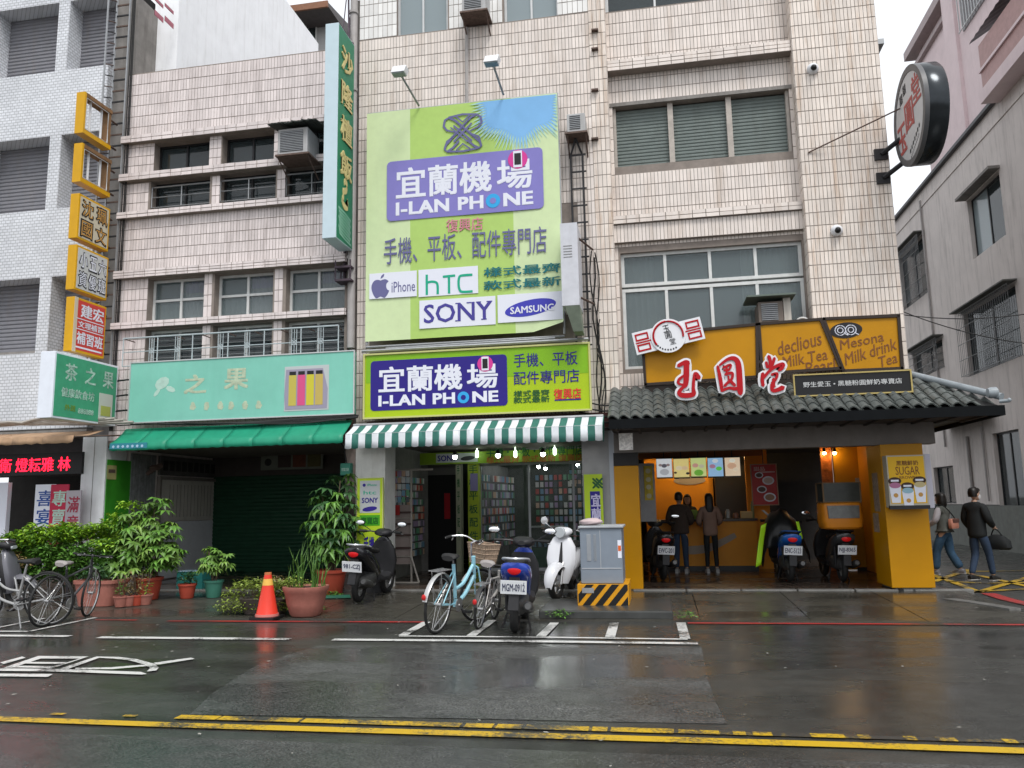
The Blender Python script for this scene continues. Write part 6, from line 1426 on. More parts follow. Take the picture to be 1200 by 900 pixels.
packs('phone_case_display', lambda q, i, j: q.box(-2.1+.1*i, -2.1+.1*i+.07, BY+1.2, BY+1.24, 2.05+.12*j, 2.05+.12*j+.09) if True else None, 13, 5, 'reddish rows of small packs hanging high in the phone shop window')
B((sh0-.06, sh0-.02, BY+.3, BY+3.9, FLOOR, 2.6)).build('pegboard', mat('grey_pegboard', (.2, .2, .19), .7, noise=.2), PW)
# glass showcases
for k, (xa, xb, y0, lab) in enumerate(((-3.1, -2.3, BY+1.0, 'glass showcase counter left inside the phone shop'), (-1.9, -1.1, BY+.9, 'glass showcase counter right inside the phone shop'))):
    t = thing('showcase', lab, 'showcase', ((xa+xb)/2, y0, FLOOR), 'glass showcases in the phone shop')
    B((xa, xb, y0, y0+.5, FLOOR, .55)).build('cabinet', mat('green_cabinet', (.03, .12, .06), .5), t); B((xa, xb, y0, y0+.5, 1.02, 1.05)).build('top', mat('pale_top', (.4, .43, .42), .3), t)
    B((xa+.01, xb-.01, y0+.01, y0+.49, .56, 1.015)).build('glass_box', MATS['shop_glass'], t)
    q = MB()
    for i in range(5): q.cur = 0; q.box(xa+.06+.14*i, xa+.14+.14*i, y0+.15, y0+.3, .56, .7)
    q.build('goods', CASEC[k+3], t)
# sloped glass canopy / parasol leaning in the window, dark green counter front
B((-2.15, -1.0, BY+.5, BY+.8, FLOOR, .9)).build('counter', mat('dark_green_counter', (.015, .09, .045), .5, noise=.2), PW)
# round lamps hanging in front of the header
for px, py, lab in ((533, 526, 'leftmost round lamp under the striped awning'), (583.5, 526, 'second round lamp under the striped awning'), (636, 523.5, 'third round lamp under the striped awning')):
    bulb(lab, F(px, py, BY-.9), .055, BULBC, 'round lamps under the striped awning')
for px, py, lab in ((559, 532, 'left slim lamp by the phone shop header'), (604, 532, 'middle slim lamp by the phone shop header'), (650, 529, 'right slim lamp by the phone shop header')):
    p = F(px, py, BY-.5); q = MB(); q.lathe([(.02, -.08), (.035, -.06), (.035, .06), (.02, .08)], p, 10); q.tube([p+ZU*.08, (p.x, p.y, 2.86)], .008, 4)
    q.build('tube_lamp', mat('slim_bulb', (1, 1, 1), .3, emit=(.75, 1, .7), estr=5), None, smooth=True, label=lab, category='lamp', group='slim lamps by the phone shop header')
for px, py, lab in ((631, 547, 'small white spotlight, left of the pair inside the phone shop'), (639, 549, 'small white spotlight, right of the pair inside the phone shop'), (677, 545, 'small white spotlight near the right of the phone shop')):
    bulb(lab, F(px, py, BY+1.4), .04, mat('bright_bulb', (1, 1, 1), .3, emit=(.95, 1, .95), estr=60), 'small spotlights inside the phone shop')
# merchandise racks along the left wall
rk = thing('display_rack', 'tall pale wire rack with hanging goods in the phone shop entrance', 'rack', (X2a+.4, 16.2, FLOOR))
q = MB(); ra, rb, ry0, ry1 = F(459, 600, 15.6).x, F(482, 600, 15.6).x, 15.6, 16.9
for x in (ra, rb): q.tube([(x, ry0, FLOOR), (x, ry0, 2.32)], .022, 5)
q.tube([(ra, ry0, 2.32), (rb+.45, ry0, 2.32)], .022, 5)
for z in (.6, 1.0, 1.35, 1.7, 2.0): q.tube([(ra, ry0, z), (rb, ry0, z)], .012, 4)
q.tube([(ra-.05, ry0-.3, FLOOR+.02), (ra+.1, ry0, .55)], .02, 5); q.tube([(rb+.25, ry0-.3, FLOOR+.02), (rb, ry0, .6)], .02, 5); q.tube([(ra-.05, ry0-.3, FLOOR+.02), (rb+.25, ry0-.3, FLOOR+.02)], .02, 5)
q.build('rack_frame', mat('pale_rack_metal', (.40, .37, .33), .5), rk)
B((ra+.02, rb-.02, ry0+.02, ry0+.04, .45, 1.62)).build('slat_panel', mat('pinkish_slat_panel', (.30, .25, .23), .6, noise=.1), rk)
for z in (.75, 1.0, 1.22, 1.45): B((ra+.01, rb, ry0-.02, ry0+.015, z, z+.04)).build('shelf_lip', mat('dark_brown_lip', (.08, .05, .045), .6), rk)
q = MB()
for j in range(5):
    for i in range(4):
        q.cur = (i*3+j*5) % 8; q.box(ra+.05+.085*i, ra+.12+.085*i, ry0-.03, ry0-.01, 1.70+.13*j-.03, 1.78+.13*j)
q.build('goods', CASEC, rk); B((ra+.04, ra+.18, ry0-.06, ry0-.025, 1.42, 1.62)).build('red_pack', mat('red_pack', (.40, .03, .03), .5), rk)
packs('accessory_display', lambda q, i, j: q.box(X2a+.16, X2a+.22, 15.7+.12*i, 15.7+.12*i+.085, .5+.16*j, .5+.16*j+.12), 20, 11, 'dark rows of small accessories hanging on the entrance side wall')
# standing sign at the left pillar
SY2 = FY-.35; X0, X1, Z0, Z1 = RF(419, 561, 448, 660, SY2); Z0 = .5
t = thing('standing_sign', 'narrow lime standing sign with phone maker logos against the white pillar', 'sign', ((X0+X1)/2, SY2, .1))
B((X0, X1, SY2, SY2+.08, Z0, Z1)).build('panel', mat('lime_standing_panel', (.40, .55, .02), .4), t); B((X0+.05, X1-.05, SY2-.004, SY2, Z1-.62, Z1-.04)).build('logo_panel', mat('dull_white_print', (.5, .5, .5)), t); B((X0+.05, X1-.05, SY2-.0045, SY2, Z1-.85, Z1-.66)).build('green_band', mat('green_band', (.05, .30, .01), .5), t)
q = MB(); frame_f(q, X0, X1, Z0, Z1, SY2, .012, .01); q.build('frame', mat('pale_yellow_trim', (.5, .5, .2)), t)
q = MB(); q.box(X0+.03, X1-.03, SY2+.01, SY2+.06, .08, Z0); q.build('foot', BLKMET, t)
Yp = SY2-.005; W = X1-X0
q = MB(); text_into(q, 'SONY', (X0+.09, Yp, Z1-.44), XU, ZU, W-.18, .09, .03); disc(q, (X0+.13, Yp, Z1-.12), .03, FN, XU, ZU, .003, 12); disc(q, ((X0+X1)/2, Yp, Z1-.55), .14, FN, XU, ZU, .003, 20, 1, .3, .12)
text_into(q, '手機', (X0+.13, Yp, Z1-1.35), XU, -ZU*-1, .2, .3, .04); text_into(q, '平板', (X0+.13, Yp, Z1-1.75), XU, ZU, .2, .3, .04); q.build('lettering', NAVY, t)
q = MB(); text_into(q, 'iPhone', (X0+.19, Yp, Z1-.14), XU, ZU, .18, .045, 0); text_into(q, 'htc', (X0+.12, Yp, Z1-.29), XU, ZU, W-.24, .07, .0); q.build('lettering', GRNI, t)
q = MB(); text_into(q, '專賣店', (X0+.08, Yp, Z1-.82), XU, ZU, W-.16, .12, .05); q.build('lettering', mat('deep_green_print', (.01, .12, .01), .5), t)
# hanging banner on the right pillar
SY3 = FY-.1; X0, X1, Z0, Z1 = RF(684, 556, 708, 625, SY3); Z0 = 1.0; W = X1-X0
t = thing('banner', 'narrow lime banner with navy name strip hanging on the grey pillar', 'banner', ((X0+X1)/2, SY3, Z0))
B((X0, X1, SY3, SY3+.03, Z0, Z1)).build('panel', mat('lime_standing_panel', (.4, .5, .02)), t); B((X0+.1, X1-.05, SY3-.004, SY3, Z0, Z1-.30)).build('navy_strip', NAVY, t)
q = MB()
for j, s_ in enumerate('宜蘭機場'): text_into(q, s_, (X0+.12, SY3-.005, Z1-.56-.25*j), XU, ZU, .16, .21, .03)
for j, s_ in enumerate('ILANPHONE'): text_into(q, s_, (X1-.12, SY3-.005, Z1-.43-.105*j), XU, ZU, .02 if s_ == 'I' else .05, .075, .03)
q.build('lettering', mat('pale_lilac_print', (.55, .52, .72), .5), t)
q = MB()
for k, (pts) in enumerate(([(.1, .1), (.9, .9)], [(.9, .1), (.1, .9)], [(.1, .6), (.6, .1)], [(.4, .9), (.9, .4)])): stroke(q, [(a_*.2, b_*.2) for a_, b_ in pts], .035, (X0+.14, SY3, Z1-.26), XU, ZU, k, .004)
q.build('knot_emblem', DGRN, t)
# sheet roof / parked umbrella shape: sloping dark tarp seen in the doorway right of the posts is skipped
# ================================================================ left arcade: door, shutter, slats
AR = thing('closed_shopfront', 'closed shop front with a dark green roller shutter under the green awning', 'shopfront', (-8.5, BY, FLOOR))
SWX = X1a+.003
shutter(AR, X1a+.05, X1b, FLOOR, 2.4, BY, SHUTD, pitch=.09, amp=.016)
B((X1a, X1b, BY-.03, BY+.1, 2.4, 2.86)).build('shutter_box', mat('dark_brown_box', (.06, .05, .045), .7, noise=.2), AR)
B((X1a+.0, X1b, BY+.05, BY+.1, FLOOR, 2.4)).build('shutter_backing', DARKIN, AR)
X0, X1, Z0, Z1 = RF(306, 530, 378, 549, BY-.25); B((X0, X1, BY-.25, BY-.2, Z0, Z1)).build('sign_strip', mat('dull_grey_strip', (.16, .17, .14), .6, noise=.1), AR)
for k, c_ in enumerate(((.05, .03, .025), (.13, .035, .015), (.09, .075, .02))): W = X1-X0; B((X0+W*(.28+.24*k), X0+W*(.49+.24*k), BY-.255, BY-.251, Z0+.05, Z1-.06)).build('picture', mat('dim_picture_%d' % k, c_, .5, noise=.3, nscale=9), AR)
q = MB(); disc(q, (X0+.12*(X1-X0), BY-.252, (Z0+Z1)/2-.03), .09, FN, XU, ZU, .003, 14); q.build('round_logo', DARKIN, AR)
# side wall door facing the arcade
def sd_(px0, py0, px1, py1, X=SWX): a, b = S(px0, py0, X), S(px1, py1, X); return a.y, b.y, b.z, a.z
dy0, dy1, _, dz1 = sd_(186, 562, 252, 660); 
dr = thing('side_door', 'beige metal side door in a pale frame beside the green roller shutter', 'door', (SWX, dy0, FLOOR))
DBE = mat('beige_metal_door', (.55, .53, .48), .5, noise=.08, streak=.3, scol=(.2, .18, .15)); DLI = mat('pale_lower_door', (.62, .64, .67), .5, noise=.08)
B((SWX, SWX+.05, dy0, dy1, FLOOR+.02, 1.35)).build('lower_panel', DLI, dr, bevel=.008); B((SWX, SWX+.045, dy0, dy1, 1.37, dz1)).build('upper_panel', DBE, dr, bevel=.008)
q = MB(); q.box(SWX, SWX+.09, dy0-.07, dy0-.002, FLOOR, dz1+.07); q.box(SWX, SWX+.09, dy1+.002, dy1+.09, FLOOR, dz1+.07); q.box(SWX, SWX+.088, dy0-.001, dy1+.001, dz1+.002, dz1+.07); q.build('door_frame', mat('dull_door_frame', (.20, .18, .16), .6, noise=.2), dr)
q = MB()
for y in np.arange(dy0+.35, dy1-.35, .14): q.box(SWX+.046, SWX+.054, y, y+.012, 1.45, dz1-.1)
q.build('groove', mat('groove_shadow', (.22, .2, .17), .7), dr); B((SWX+.05, SWX+.09, dy1-.12, dy1-.05, 1.05, 1.2)).build('handle', BLKMET, dr)
ya, yb2, _, zz1 = sd_(153, 538, 180, 600)
sp = thing('slat_screen', 'weathered grey vertical slat screen between the green panel and beige door', 'screen', (SWX, ya, FLOOR))
y = ya; k = 0
while y < yb2-.05: B((SWX+.004*(k % 2), SWX+.03+.004*(k % 2), y, y+.075, .3, 2.8)).build('slat', mat('weathered_grey_board', (.20, .21, .21), .8, noise=.3, nscale=12, streak=.4, scol=(.08, .08, .08)), sp); y += .095; k += 1
B((SWX, SWX+.06, dy0-.05, dy1+.1, dz1+.1, 2.8)).build('top_screen', mat('weathered_dark_board', (.10, .095, .09), .8, noise=.3), sp)
for k in range(9): y = dy0+.05+k*.24; B((SWX+.061, SWX+.075, y, y+.17, dz1+.2, 2.7)).build('vent_slot', DARKIN, sp)
# bird-like rusty wall lamp
p = S(182, 548, SWX+.2); q = MB(); q.tube([S(172, 556, SWX+.05), p, S(190, 545, SWX+.3)], [.04, .06, .05], 8); q.ball(p, .11, 10, 6, 1, 1.4, .6); q.build('wall_lamp', RUST, None, smooth=True, label='old rusty wall lamp hanging above the beige side door', category='lamp')
# pillar with white board and the green panel
a, b = F(96, 560, FY).x, X1a+.0
B((a, b-.003, FY-.03, FY+.6, FLOOR, 3.1)).build('pillar', mat('white_board_pillar', (.74, .76, .78), .55, noise=.06, streak=.15), WB, label='white boarded pillar between the red display and the green panel')
q = B(((a+b)/2-.006, (a+b)/2+.006, FY-.034, FY-.03, FLOOR, 3.1)); q.build('joint', MATS['pale_grout'], WB)
y0, y1, z0, z1 = sd_(122, 538, 152, 600, SWX+.02); 
t = thing('painted_board', 'bright green painted panel with a small yellowed notice on the pillar side', 'panel', (SWX, y0, .9))
B((SWX+.001, SWX+.02, FY-.0, y1, .6, z1)).build('panel', mat('bright_green_panel', (.04, .26, .02), .5, noise=.25, nscale=2, streak=.3, scol=(.02, .08, .01)), t)
y0, y1, z0, z1 = sd_(126, 545, 136, 562, SWX+.025); B((SWX+.021, SWX+.026, y0, y1, z0, z1)).build('notice', mat('yellowed_notice', (.36, .34, .14), .7, noise=.2), t); B((SWX+.0265, SWX+.029, y0+.04, y1-.04, (z0+z1)/2-.01, (z0+z1)/2+.06)).build('print', RUST, t)
# small green junction box on the narrow pillar
X0, X1, Z0, Z1 = RF(399, 543, 411, 557, FY-.12); t = thing('junction_box', 'small teal-green electrical box on the narrow pillar beside the striped awning', 'electrical box', ((X0+X1)/2, FY-.1, Z0))
B((X0, X1, FY-.14, FY-.006, Z0, Z1)).build('box', mat('teal_green_box', (.03, .17, .12), .5), t, bevel=.015)
q = MB(); text_into(q, '用電注意', (X0+.03, FY-.142, Z0+.08), XU, ZU, X1-X0-.06, .06, 0); q.build('lettering', GH2, t)
q = MB(); q.tube([(X0+.1, FY-.07, Z1), (X0+.05, FY-.08, Z1+.3), (X0-.1, FY-.05, 2.9)], .015, 5); q.build('cable', CABLE, t)
# ================================================================ far-left shop
FL = thing('shopfront', 'dark shop interior with a red lit display at the far left edge', 'shopfront', (-14, BY, FLOOR))
B((XL, X1a-.15, BY, BY+.1, FLOOR, 3.16)).build('back_wall', DARKIN, FL); B((XL, F(95, 560, FY).x, FY+.25, FY+.35, 2.35, 3.1)).build('header', mat('dark_header', (.05, .045, .045), .7, noise=.2), FL)
X0, X1, Z0, Z1 = RF(-40, 534, 95, 555, FY-.1)
t = thing('led_display', 'black running-text display with glowing red characters at the far left', 'sign', (X1-1.5, FY-.1, Z0))
B((X0, X1, FY-.1, FY+.05, Z0, Z1)).build('housing', BLACK, t)
q = MB(); ftext(q, '衛 燈耘雅 林', 0, 538, 82, 551.5, FY-.101, .01); q.build('lettering', mat('red_led', (.8, .01, .02), .4, emit=(1, .01, .04), estr=2.4), t)
for k, (x0, x1, y0, y1, m_, s_, lab, im) in enumerate(((42, 62, 568, 613, WPR, '喜宴禮', 'white signboard with blue brush characters leaning at the far left shop', mat('blue_brush_ink', (.03, .08, .3), .5)), (60, 78, 568, 610, mat('crimson_board', (.45, .02, .06), .5), '專賣', 'crimson signboard with pale characters leaning beside the white one', GH2), (78, 93, 575, 612, mat('lilac_grey_board', (.40, .36, .40), .5), '滿意', 'lilac-grey signboard with dark red characters nearest the white pillar', mat('dark_red_ink', (.32, .03, .06), .5)))):
    Y = FY-.35-.02*k; X0, X1, Z0, Z1 = RF(x0, y0, x1, y1, Y); Z0 = .55
    t = thing('signboard', lab, 'sign', ((X0+X1)/2, Y, .1), 'signboards leaning at the far left shop')
    B((X0, X1, Y, Y+.03, Z0, Z1)).build('board', m_, t); B((X0+.03, X0+.07, Y+.031, Y+.06, .05, Z0+.2)).build('leg', RUST, t); B((X1-.07, X1-.03, Y+.031, Y+.06, .05, Z0+.2)).build('leg', RUST, t)
    q = MB(); n = len(s_)
    for j, ch in enumerate(s_): text_into(q, ch, (X0+.1*(X1-X0), Y-.001, Z1-.06-(j+1)*.36), XU, ZU, .75*(X1-X0), .30, .02, ital=.1)
    q.build('lettering', im, t)
X0, X1, Z0, Z1 = RF(-12, 566, 5, 632, FY-.3); t = thing('standing_sign', 'white standing sign cut by the left edge of the picture', 'sign', ((X0+X1)/2, FY-.3, 0)); B((X0, X1, FY-.3, FY-.2, .3, Z1)).build('panel', WPR, t); B((X0+.05, X1-.05, FY-.28, FY-.22, .0, .3)).build('foot', BLKMET, t)
B((XL, F(92, 560, FY+2).x, FY+1.6, FY+1.7, FLOOR, .9)).build('low_wall', mat('beige_counter', (.25, .2, .16), .7, noise=.2), FL)

# ================================================================ electric cabinet on its striped plinth
X0, X1, Z0, Z1 = RF(679, 618, 729, 684, 12.0)
CYb = 12.0
eb = thing('utility_cabinet', 'grey steel utility cabinet on a black and amber striped plinth at the kerb', 'utility cabinet', ((X0+X1)/2, CYb, .12))
px0, px1 = F(677, 700, CYb-.08).x, F(737, 700, CYb-.08).x; zpl = F(700, 685, CYb-.08).z; zb = .12; zt_ = F(700, 619, CYb).z
CABG = mat('grey_cabinet_paint', (.20, .235, .28), .42, noise=.06, streak=.1, scol=(.15, .16, .17))
B((X0, X1+.02, CYb, CYb+.75, zpl+.004, zt_)).build('cabinet', CABG, eb, bevel=.012); B((X0-.02, X1+.05, CYb-.03, CYb+.78, zt_, zt_+.035)).build('lid', mat('pale_cabinet_lid', (.36, .38, .40), .4, noise=.1), eb, bevel=.01)
zd = zpl+(zt_-zpl)*.27
q = MB(); q.box(X0+.015, X1-.0, CYb-.006, CYb-.0, zd, zd+.012); q.box((X0+X1)/2-.004, (X0+X1)/2+.004, CYb-.006, CYb, zd+.012, zt_-.03)
for k in range(26): z = zd+.12+k*(zt_-zd-.2)/26; q.box(X0+.10, X0+.16, CYb-.008, CYb, z, z+.008); q.box(X0+.2, X0+.24, CYb-.008, CYb, z, z+.005)
q.build('vent_slit', mat('pale_slit', (.42, .44, .46), .5), eb)
q = MB(); P_ = RF(723.5, 633, 729, 654, CYb); q.box(P_[0], X1+.01, CYb-.006, CYb, P_[2], P_[3]); q.build('warning_sticker', WPR, eb); q = MB(); q.box(P_[0]+.005, X1+.005, CYb-.009, CYb-.0065, (P_[2]*.6+P_[3]*.4), (P_[2]*.3+P_[3]*.7)); q.build('sticker_print', mat('orange_red_print', (.65, .12, .02), .5), eb)
AMB = mat('plinth_amber', (.66, .30, .01), .45, noise=.1, streak=.2, scol=(.3, .15, .03))
B((px0, px1, CYb-.08, CYb+.85, zb, zpl)).build('plinth', AMB, eb)
q = MB(); Hh = zpl-zb
n = 4; W = px1-px0
for k in range(n+1):
    xa = px0-.12+k*W/n*1.0; 
    P = [(xa, zb), (xa+.11, zb), (xa+.11+Hh*.85, zpl), (xa+Hh*.85, zpl)]
    def clip(P, xl, s_):
        out = []
        for i in range(len(P)):
            a, b = P[i], P[(i+1) % len(P)]; ia, ib = s_*(a[0]-xl) >= 0, s_*(b[0]-xl) >= 0
            if ia: out.append(a)
            if ia != ib: t_ = (xl-a[0])/(b[0]-a[0]); out.append((xl, a[1]+(b[1]-a[1])*t_))
        return out
    P = clip(clip(P, px0+.012, 1), px1-.012, -1)
    if len(P) > 2: q.prism([(a, CYb-.08, b) for a, b in P], (0, -.004, 0))
q.build('black_stripe', BLACK, eb); P_ = RF(682, 689, 696, 695, CYb-.09); B((P_[0], P_[1], CYb-.09, CYb-.085, P_[2], P_[3])).build('plate', GREYMET, eb)
# crumpled pale bag on the cabinet
q = MB(); rng = random.Random(2); c = F(692, 615, CYb+.2)
q.ball((c.x, CYb+.3, zt_+.085), .1, 12, 7, 1.9, 1.4, .55)
q.v = [(x+rng.uniform(-.014, .014), y+rng.uniform(-.014, .014), max(zt_+.036, z+rng.uniform(-.012, .012))) for x, y, z in q.v]
q.build('bag', mat('pale_pink_plastic', (.52, .42, .42), .4), None, smooth=True, label='crumpled pale plastic bag lying on top of the utility cabinet', category='bag')
# rooftop: tiny weeds by the kerb island

for k, (x, lab) in enumerate(((-3.0, 'left ceiling tube added to brighten the phone shop'), (-1.7, 'right ceiling tube added to brighten the phone shop'))):  # glowing ceiling tubes added only to brighten the phone shop interior
    t = thing('added_fill_tube', lab, 'lamp', (x, BY+1.2, 2.72), 'added fill tubes inside the phone shop'); B((x-.06, x+.06, BY+.6, BY+3.2, 2.79, 2.85)).build('batten', WPR, t)
    q = MB(); q.tube([(x, BY+.65, 2.76), (x, BY+3.15, 2.76)], .018, 8); q.build('tube', mat('fill_tube_glow', (1, 1, 1), .3, emit=(.9, 1, .95), estr=9), t)
# ================================================================ plants
def leafmat(name, col, var=.35):
    M = mat(name, col, .42, noise=var, nscale=5, tint=.35, spec=.4); return M
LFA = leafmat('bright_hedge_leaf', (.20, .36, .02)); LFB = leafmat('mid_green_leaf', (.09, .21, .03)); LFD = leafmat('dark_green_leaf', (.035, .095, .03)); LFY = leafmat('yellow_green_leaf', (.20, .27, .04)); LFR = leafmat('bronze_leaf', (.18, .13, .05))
BARK = mat('brown_stem', (.10, .075, .05), .85, noise=.3); SOIL = mat('wet_soil', (.03, .022, .016), .9, noise=.3)
TERR = mat('terracotta_plastic', (.34, .13, .10), .6, noise=.15, nscale=9, streak=.35, scol=(.16, .09, .07), bump=.3); REDP = mat('red_plastic_pot', (.36, .06, .035), .42, noise=.12, streak=.2, scol=(.15, .04, .03)); TEALPOT = mat('teal_green_pot', (.05, .18, .13), .4, noise=.12)
def leafcloud(name, m, parent, blobs, n, size, rng, droop=.2, slender=.45, kind='stuff'):
    """n leaves spread through uneven blobs (centre, radii); each leaf two folded facets"""
    V_, F_, T_ = [], [], []
    wts = [b[1][0]*b[1][1]*b[1][2] for b in blobs]; tot = sum(wts)
    for b, w_ in zip(blobs, wts):
        for i in range(max(4, int(n*w_/tot))):
            while True:
                p = Vector((rng.uniform(-1, 1), rng.uniform(-1, 1), rng.uniform(-1, 1)))
                if .25 < p.length < 1: break
            p = Vector([b[0][k]+p[k]*b[1][k]*(.75+.35*rng.random()) for k in range(3)])
            d = Vector((rng.uniform(-1, 1), rng.uniform(-1, 1), rng.uniform(-.3, .5)-droop)).normalized(); s_ = size*rng.uniform(.6, 1.35)
            sd_2 = d.cross(Vector((rng.uniform(-.4, .4), rng.uniform(-.4, .4), 1))).normalized()*s_*slender*.5; up = sd_2.cross(d).normalized()*s_*.12
            o_ = len(V_); V_ += [tuple(p), tuple(p+d*s_*.45+sd_2+up), tuple(p+d*s_), tuple(p+d*s_*.45-sd_2+up), tuple(p+d*s_*.5)]
            F_ += [(o_, o_+1, o_+2, o_+4), (o_, o_+4, o_+2, o_+3)]; t_ = rng.random(); T_ += [t_, t_]
    me = bpy.data.meshes.new(name); me.from_pydata(V_, [], F_); me.materials.append(m); at = me.attributes.new('tint', 'FLOAT', 'FACE'); at.data.foreach_set('value', T_); me.update()
    kw = {'kind': kind} if kind else {}
    return link(name, me, parent, **kw)
def pot(parent, c, r, h, m, name='pot', rim=True, soil=True, flare=.72):
    q = MB(); q.lathe([(r*flare*.96, 0), (r*flare, .01), (r*.95, h*.86), (r*1.04, h*.87), (r*1.05, h), (r*.93, h), (r*.9, h*.9), (r*.02, h*.88)], c, 22); o = q.build(name, m, parent, smooth=True)
    q = MB(); q.lathe([(r*.9, h*.885), (r*.3, h*.91), (.01, h*.92)], c, 14); q.build('soil', SOIL, parent); return o
def pleaf_mesh(name, n=7, L=.18, w_=.05, m=LFB, span=2*PI*.82, droop=.35, seed=0):
    rng = random.Random(seed); q = MB(); q.tube([(-.10, 0, -.02), (0, 0, 0)], .004, 3)
    for k in range(n):
        a = -span/2+span*k/(n-1); d = Vector((math.cos(a), math.sin(a), 0)); l = L*(1-.28*abs(a)/PI)*rng.uniform(.9, 1.1); s_ = Vector((-d.y, d.x, 0))*w_*.5
        p0, p1, p2 = Vector((0, 0, 0)), d*l*.5+Vector((0, 0, -.04*droop)), d*l+Vector((0, 0, -l*droop)); up = Vector((0, 0, w_*.18))
        q.add([p0, p1+s_+up, p2, p1-s_+up, p1], [(0, 4, 2, 1), (0, 3, 2, 4)])
    me = q.mesh(name, m); at = me.attributes.new('tint', 'FLOAT', 'FACE'); at.data.foreach_set('value', [rng.random() for _ in me.polygons]); return me
def place_leaf(me, parent, p, out, sc, rng, name='leaf'):
    o = bpy.data.objects.new(name, me); COL.objects.link(o); o.parent = parent; o.location = Vector(p)-parent.location
    d = Vector(out).normalized(); o.rotation_mode = 'QUATERNION'; o.rotation_quaternion = d.to_track_quat('X', 'Z') @ Matrix.Rotation(rng.uniform(-.4, .4), 3, 'X').to_quaternion(); o.scale = (sc,)*3; return o
def palmate_plant(name, label, base, stems, leaves, me_list, rng, cat='plant', potspec=None, group=None, rad=.5, droop=-.25, sc=(.7, 1.2)):
    t = thing(name, label, cat, base, group); b = Vector(base); z0 = 0
    if potspec: pot(t, base, *potspec); z0 = potspec[1]*.88
    tips = []
    for dx, dy, h in stems:
        q = MB(); P = [b+Vector((dx*.2, dy*.2, z0)), b+Vector((dx*.6, dy*.6, z0+(h-z0)*.5)), b+Vector((dx, dy, h))]; q.tube(smooth_line(P, 3), [.018, .017, .016, .015, .014, .012, .010], 6); q.build('stem', BARK, t, smooth=True); tips.append((P, h))
    for i in range(leaves):
        P, h = tips[i % len(tips)]; u = rng.uniform(.40, 1.02); base_p = P[1].lerp(P[2], (u-.5)*2) if u > .5 else P[0].lerp(P[1], u*2)
        a = rng.uniform(0, 2*PI); r_ = rad*rng.uniform(.35, 1.0)*(1.15-.45*u); el = rng.uniform(-.15, .6)*(1 if u < .85 else 1.6); d = Vector((math.cos(a), math.sin(a), el)).normalized(); p = base_p+d*r_
        q = None; place_leaf(rng.choice(me_list), t, p, Vector((d.x, d.y, droop*rng.uniform(.2, 1.8))), rng.uniform(*sc), rng)
    # leaf stalks joined to the stem
    q = MB()
    for o in [c for c in t.children if c.name.startswith('leaf')]:
        p = o.location+t.location; P, h = min(tips, key=lambda T: (T[0][2]-p).length); s_ = P[1].lerp(P[2], min(1, max(0, (p.z-.18-P[1].z)/max(.05, P[2].z-P[1].z)))); q.tube([s_, (s_+p)/2+Vector((0, 0, .03)), p], .004, 3, caps=False)
    q.build('leaf_stalk', MATS['mid_green_leaf'], t)
    return t
rng = random.Random(31)
LFP = leafmat('umbrella_leaf', (.115, .225, .04)); LFQ = leafmat('pale_umbrella_leaf', (.16, .27, .05), .45)
PM = [pleaf_mesh('leaf', 8, .19, .062, LFB, seed=1), pleaf_mesh('leaf', 8, .18, .066, LFP, seed=2, droop=.5), pleaf_mesh('leaf', 9, .19, .058, LFQ, seed=3, droop=.6), pleaf_mesh('leaf', 8, .18, .06, LFP, seed=6, droop=.3)]
PD = [pleaf_mesh('leaf', 7, .22, .075, LFD, seed=4, droop=.4), pleaf_mesh('leaf', 7, .2, .07, LFB, seed=5, droop=.7)]
# hedge shrub
hb = G(70, 705, .05); hx = hb.x; hy = 12.9
hd = thing('hedge_shrub', 'wide dense light green shrub spreading behind the parked bicycles at the left', 'shrub', (hx, hy, .05))
blobs = []
for i in range(24):
    u = rng.random(); x = F(5+u*150, 660, hy).x; z = rng.uniform(.75, 1.35)-.28*abs(u-.5); blobs.append(((x, hy+rng.uniform(-.3, .35), z), (rng.uniform(.26, .42), rng.uniform(.25, .4), rng.uniform(.10, .20))))
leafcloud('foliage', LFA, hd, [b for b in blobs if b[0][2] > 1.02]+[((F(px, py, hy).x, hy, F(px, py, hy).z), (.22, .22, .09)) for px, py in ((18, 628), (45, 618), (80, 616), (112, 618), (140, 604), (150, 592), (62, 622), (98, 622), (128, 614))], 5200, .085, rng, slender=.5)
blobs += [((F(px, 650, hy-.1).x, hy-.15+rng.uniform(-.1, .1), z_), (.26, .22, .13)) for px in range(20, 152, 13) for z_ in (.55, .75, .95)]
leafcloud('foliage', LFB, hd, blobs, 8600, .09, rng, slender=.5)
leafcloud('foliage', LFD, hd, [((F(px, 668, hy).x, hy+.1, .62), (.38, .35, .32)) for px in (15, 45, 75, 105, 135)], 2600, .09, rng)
for i in range(9):
    x = F(12+i*15, 690, hy).x; q = MB(); q.tube([(x, hy, .05), (x+rng.uniform(-.1, .1), hy, .5), (x+rng.uniform(-.25, .25), hy+rng.uniform(-.2, .2), 1.15)], [.022, .016, .008], 5); q.build('stem', BARK, hd)
# flowers/pink young shoots at left of the hedge
leafcloud('young_shoots', LFR, hd, [((F(10, 655, hy-.3).x, hy-.35, .85), (.35, .15, .18)), ((F(28, 650, hy-.3).x, hy-.4, .75), (.25, .12, .15))], 420, .07, rng)
# two big rounded leaves at the hedge foot
for px, py in ((112, 670), (127, 669)):
    p = F(px, py, hy-.45); q = MB(); c = p; pts = [c+Vector((.12*math.cos(a)*(1-.12*math.cos(a*2)), .02*math.sin(a*2), .095*math.sin(a))) for a in np.linspace(0, 2*PI, 13)[:-1]]
    q.add([c+Vector((0, -.015, 0))]+pts, [(0, i+1, (i+1) % 12+1) for i in range(12)]); q.tube([c+ZU*-.05, (c.x, hy-.3, .3)], .006, 4); o = q.build('leaf', LFB, hd)
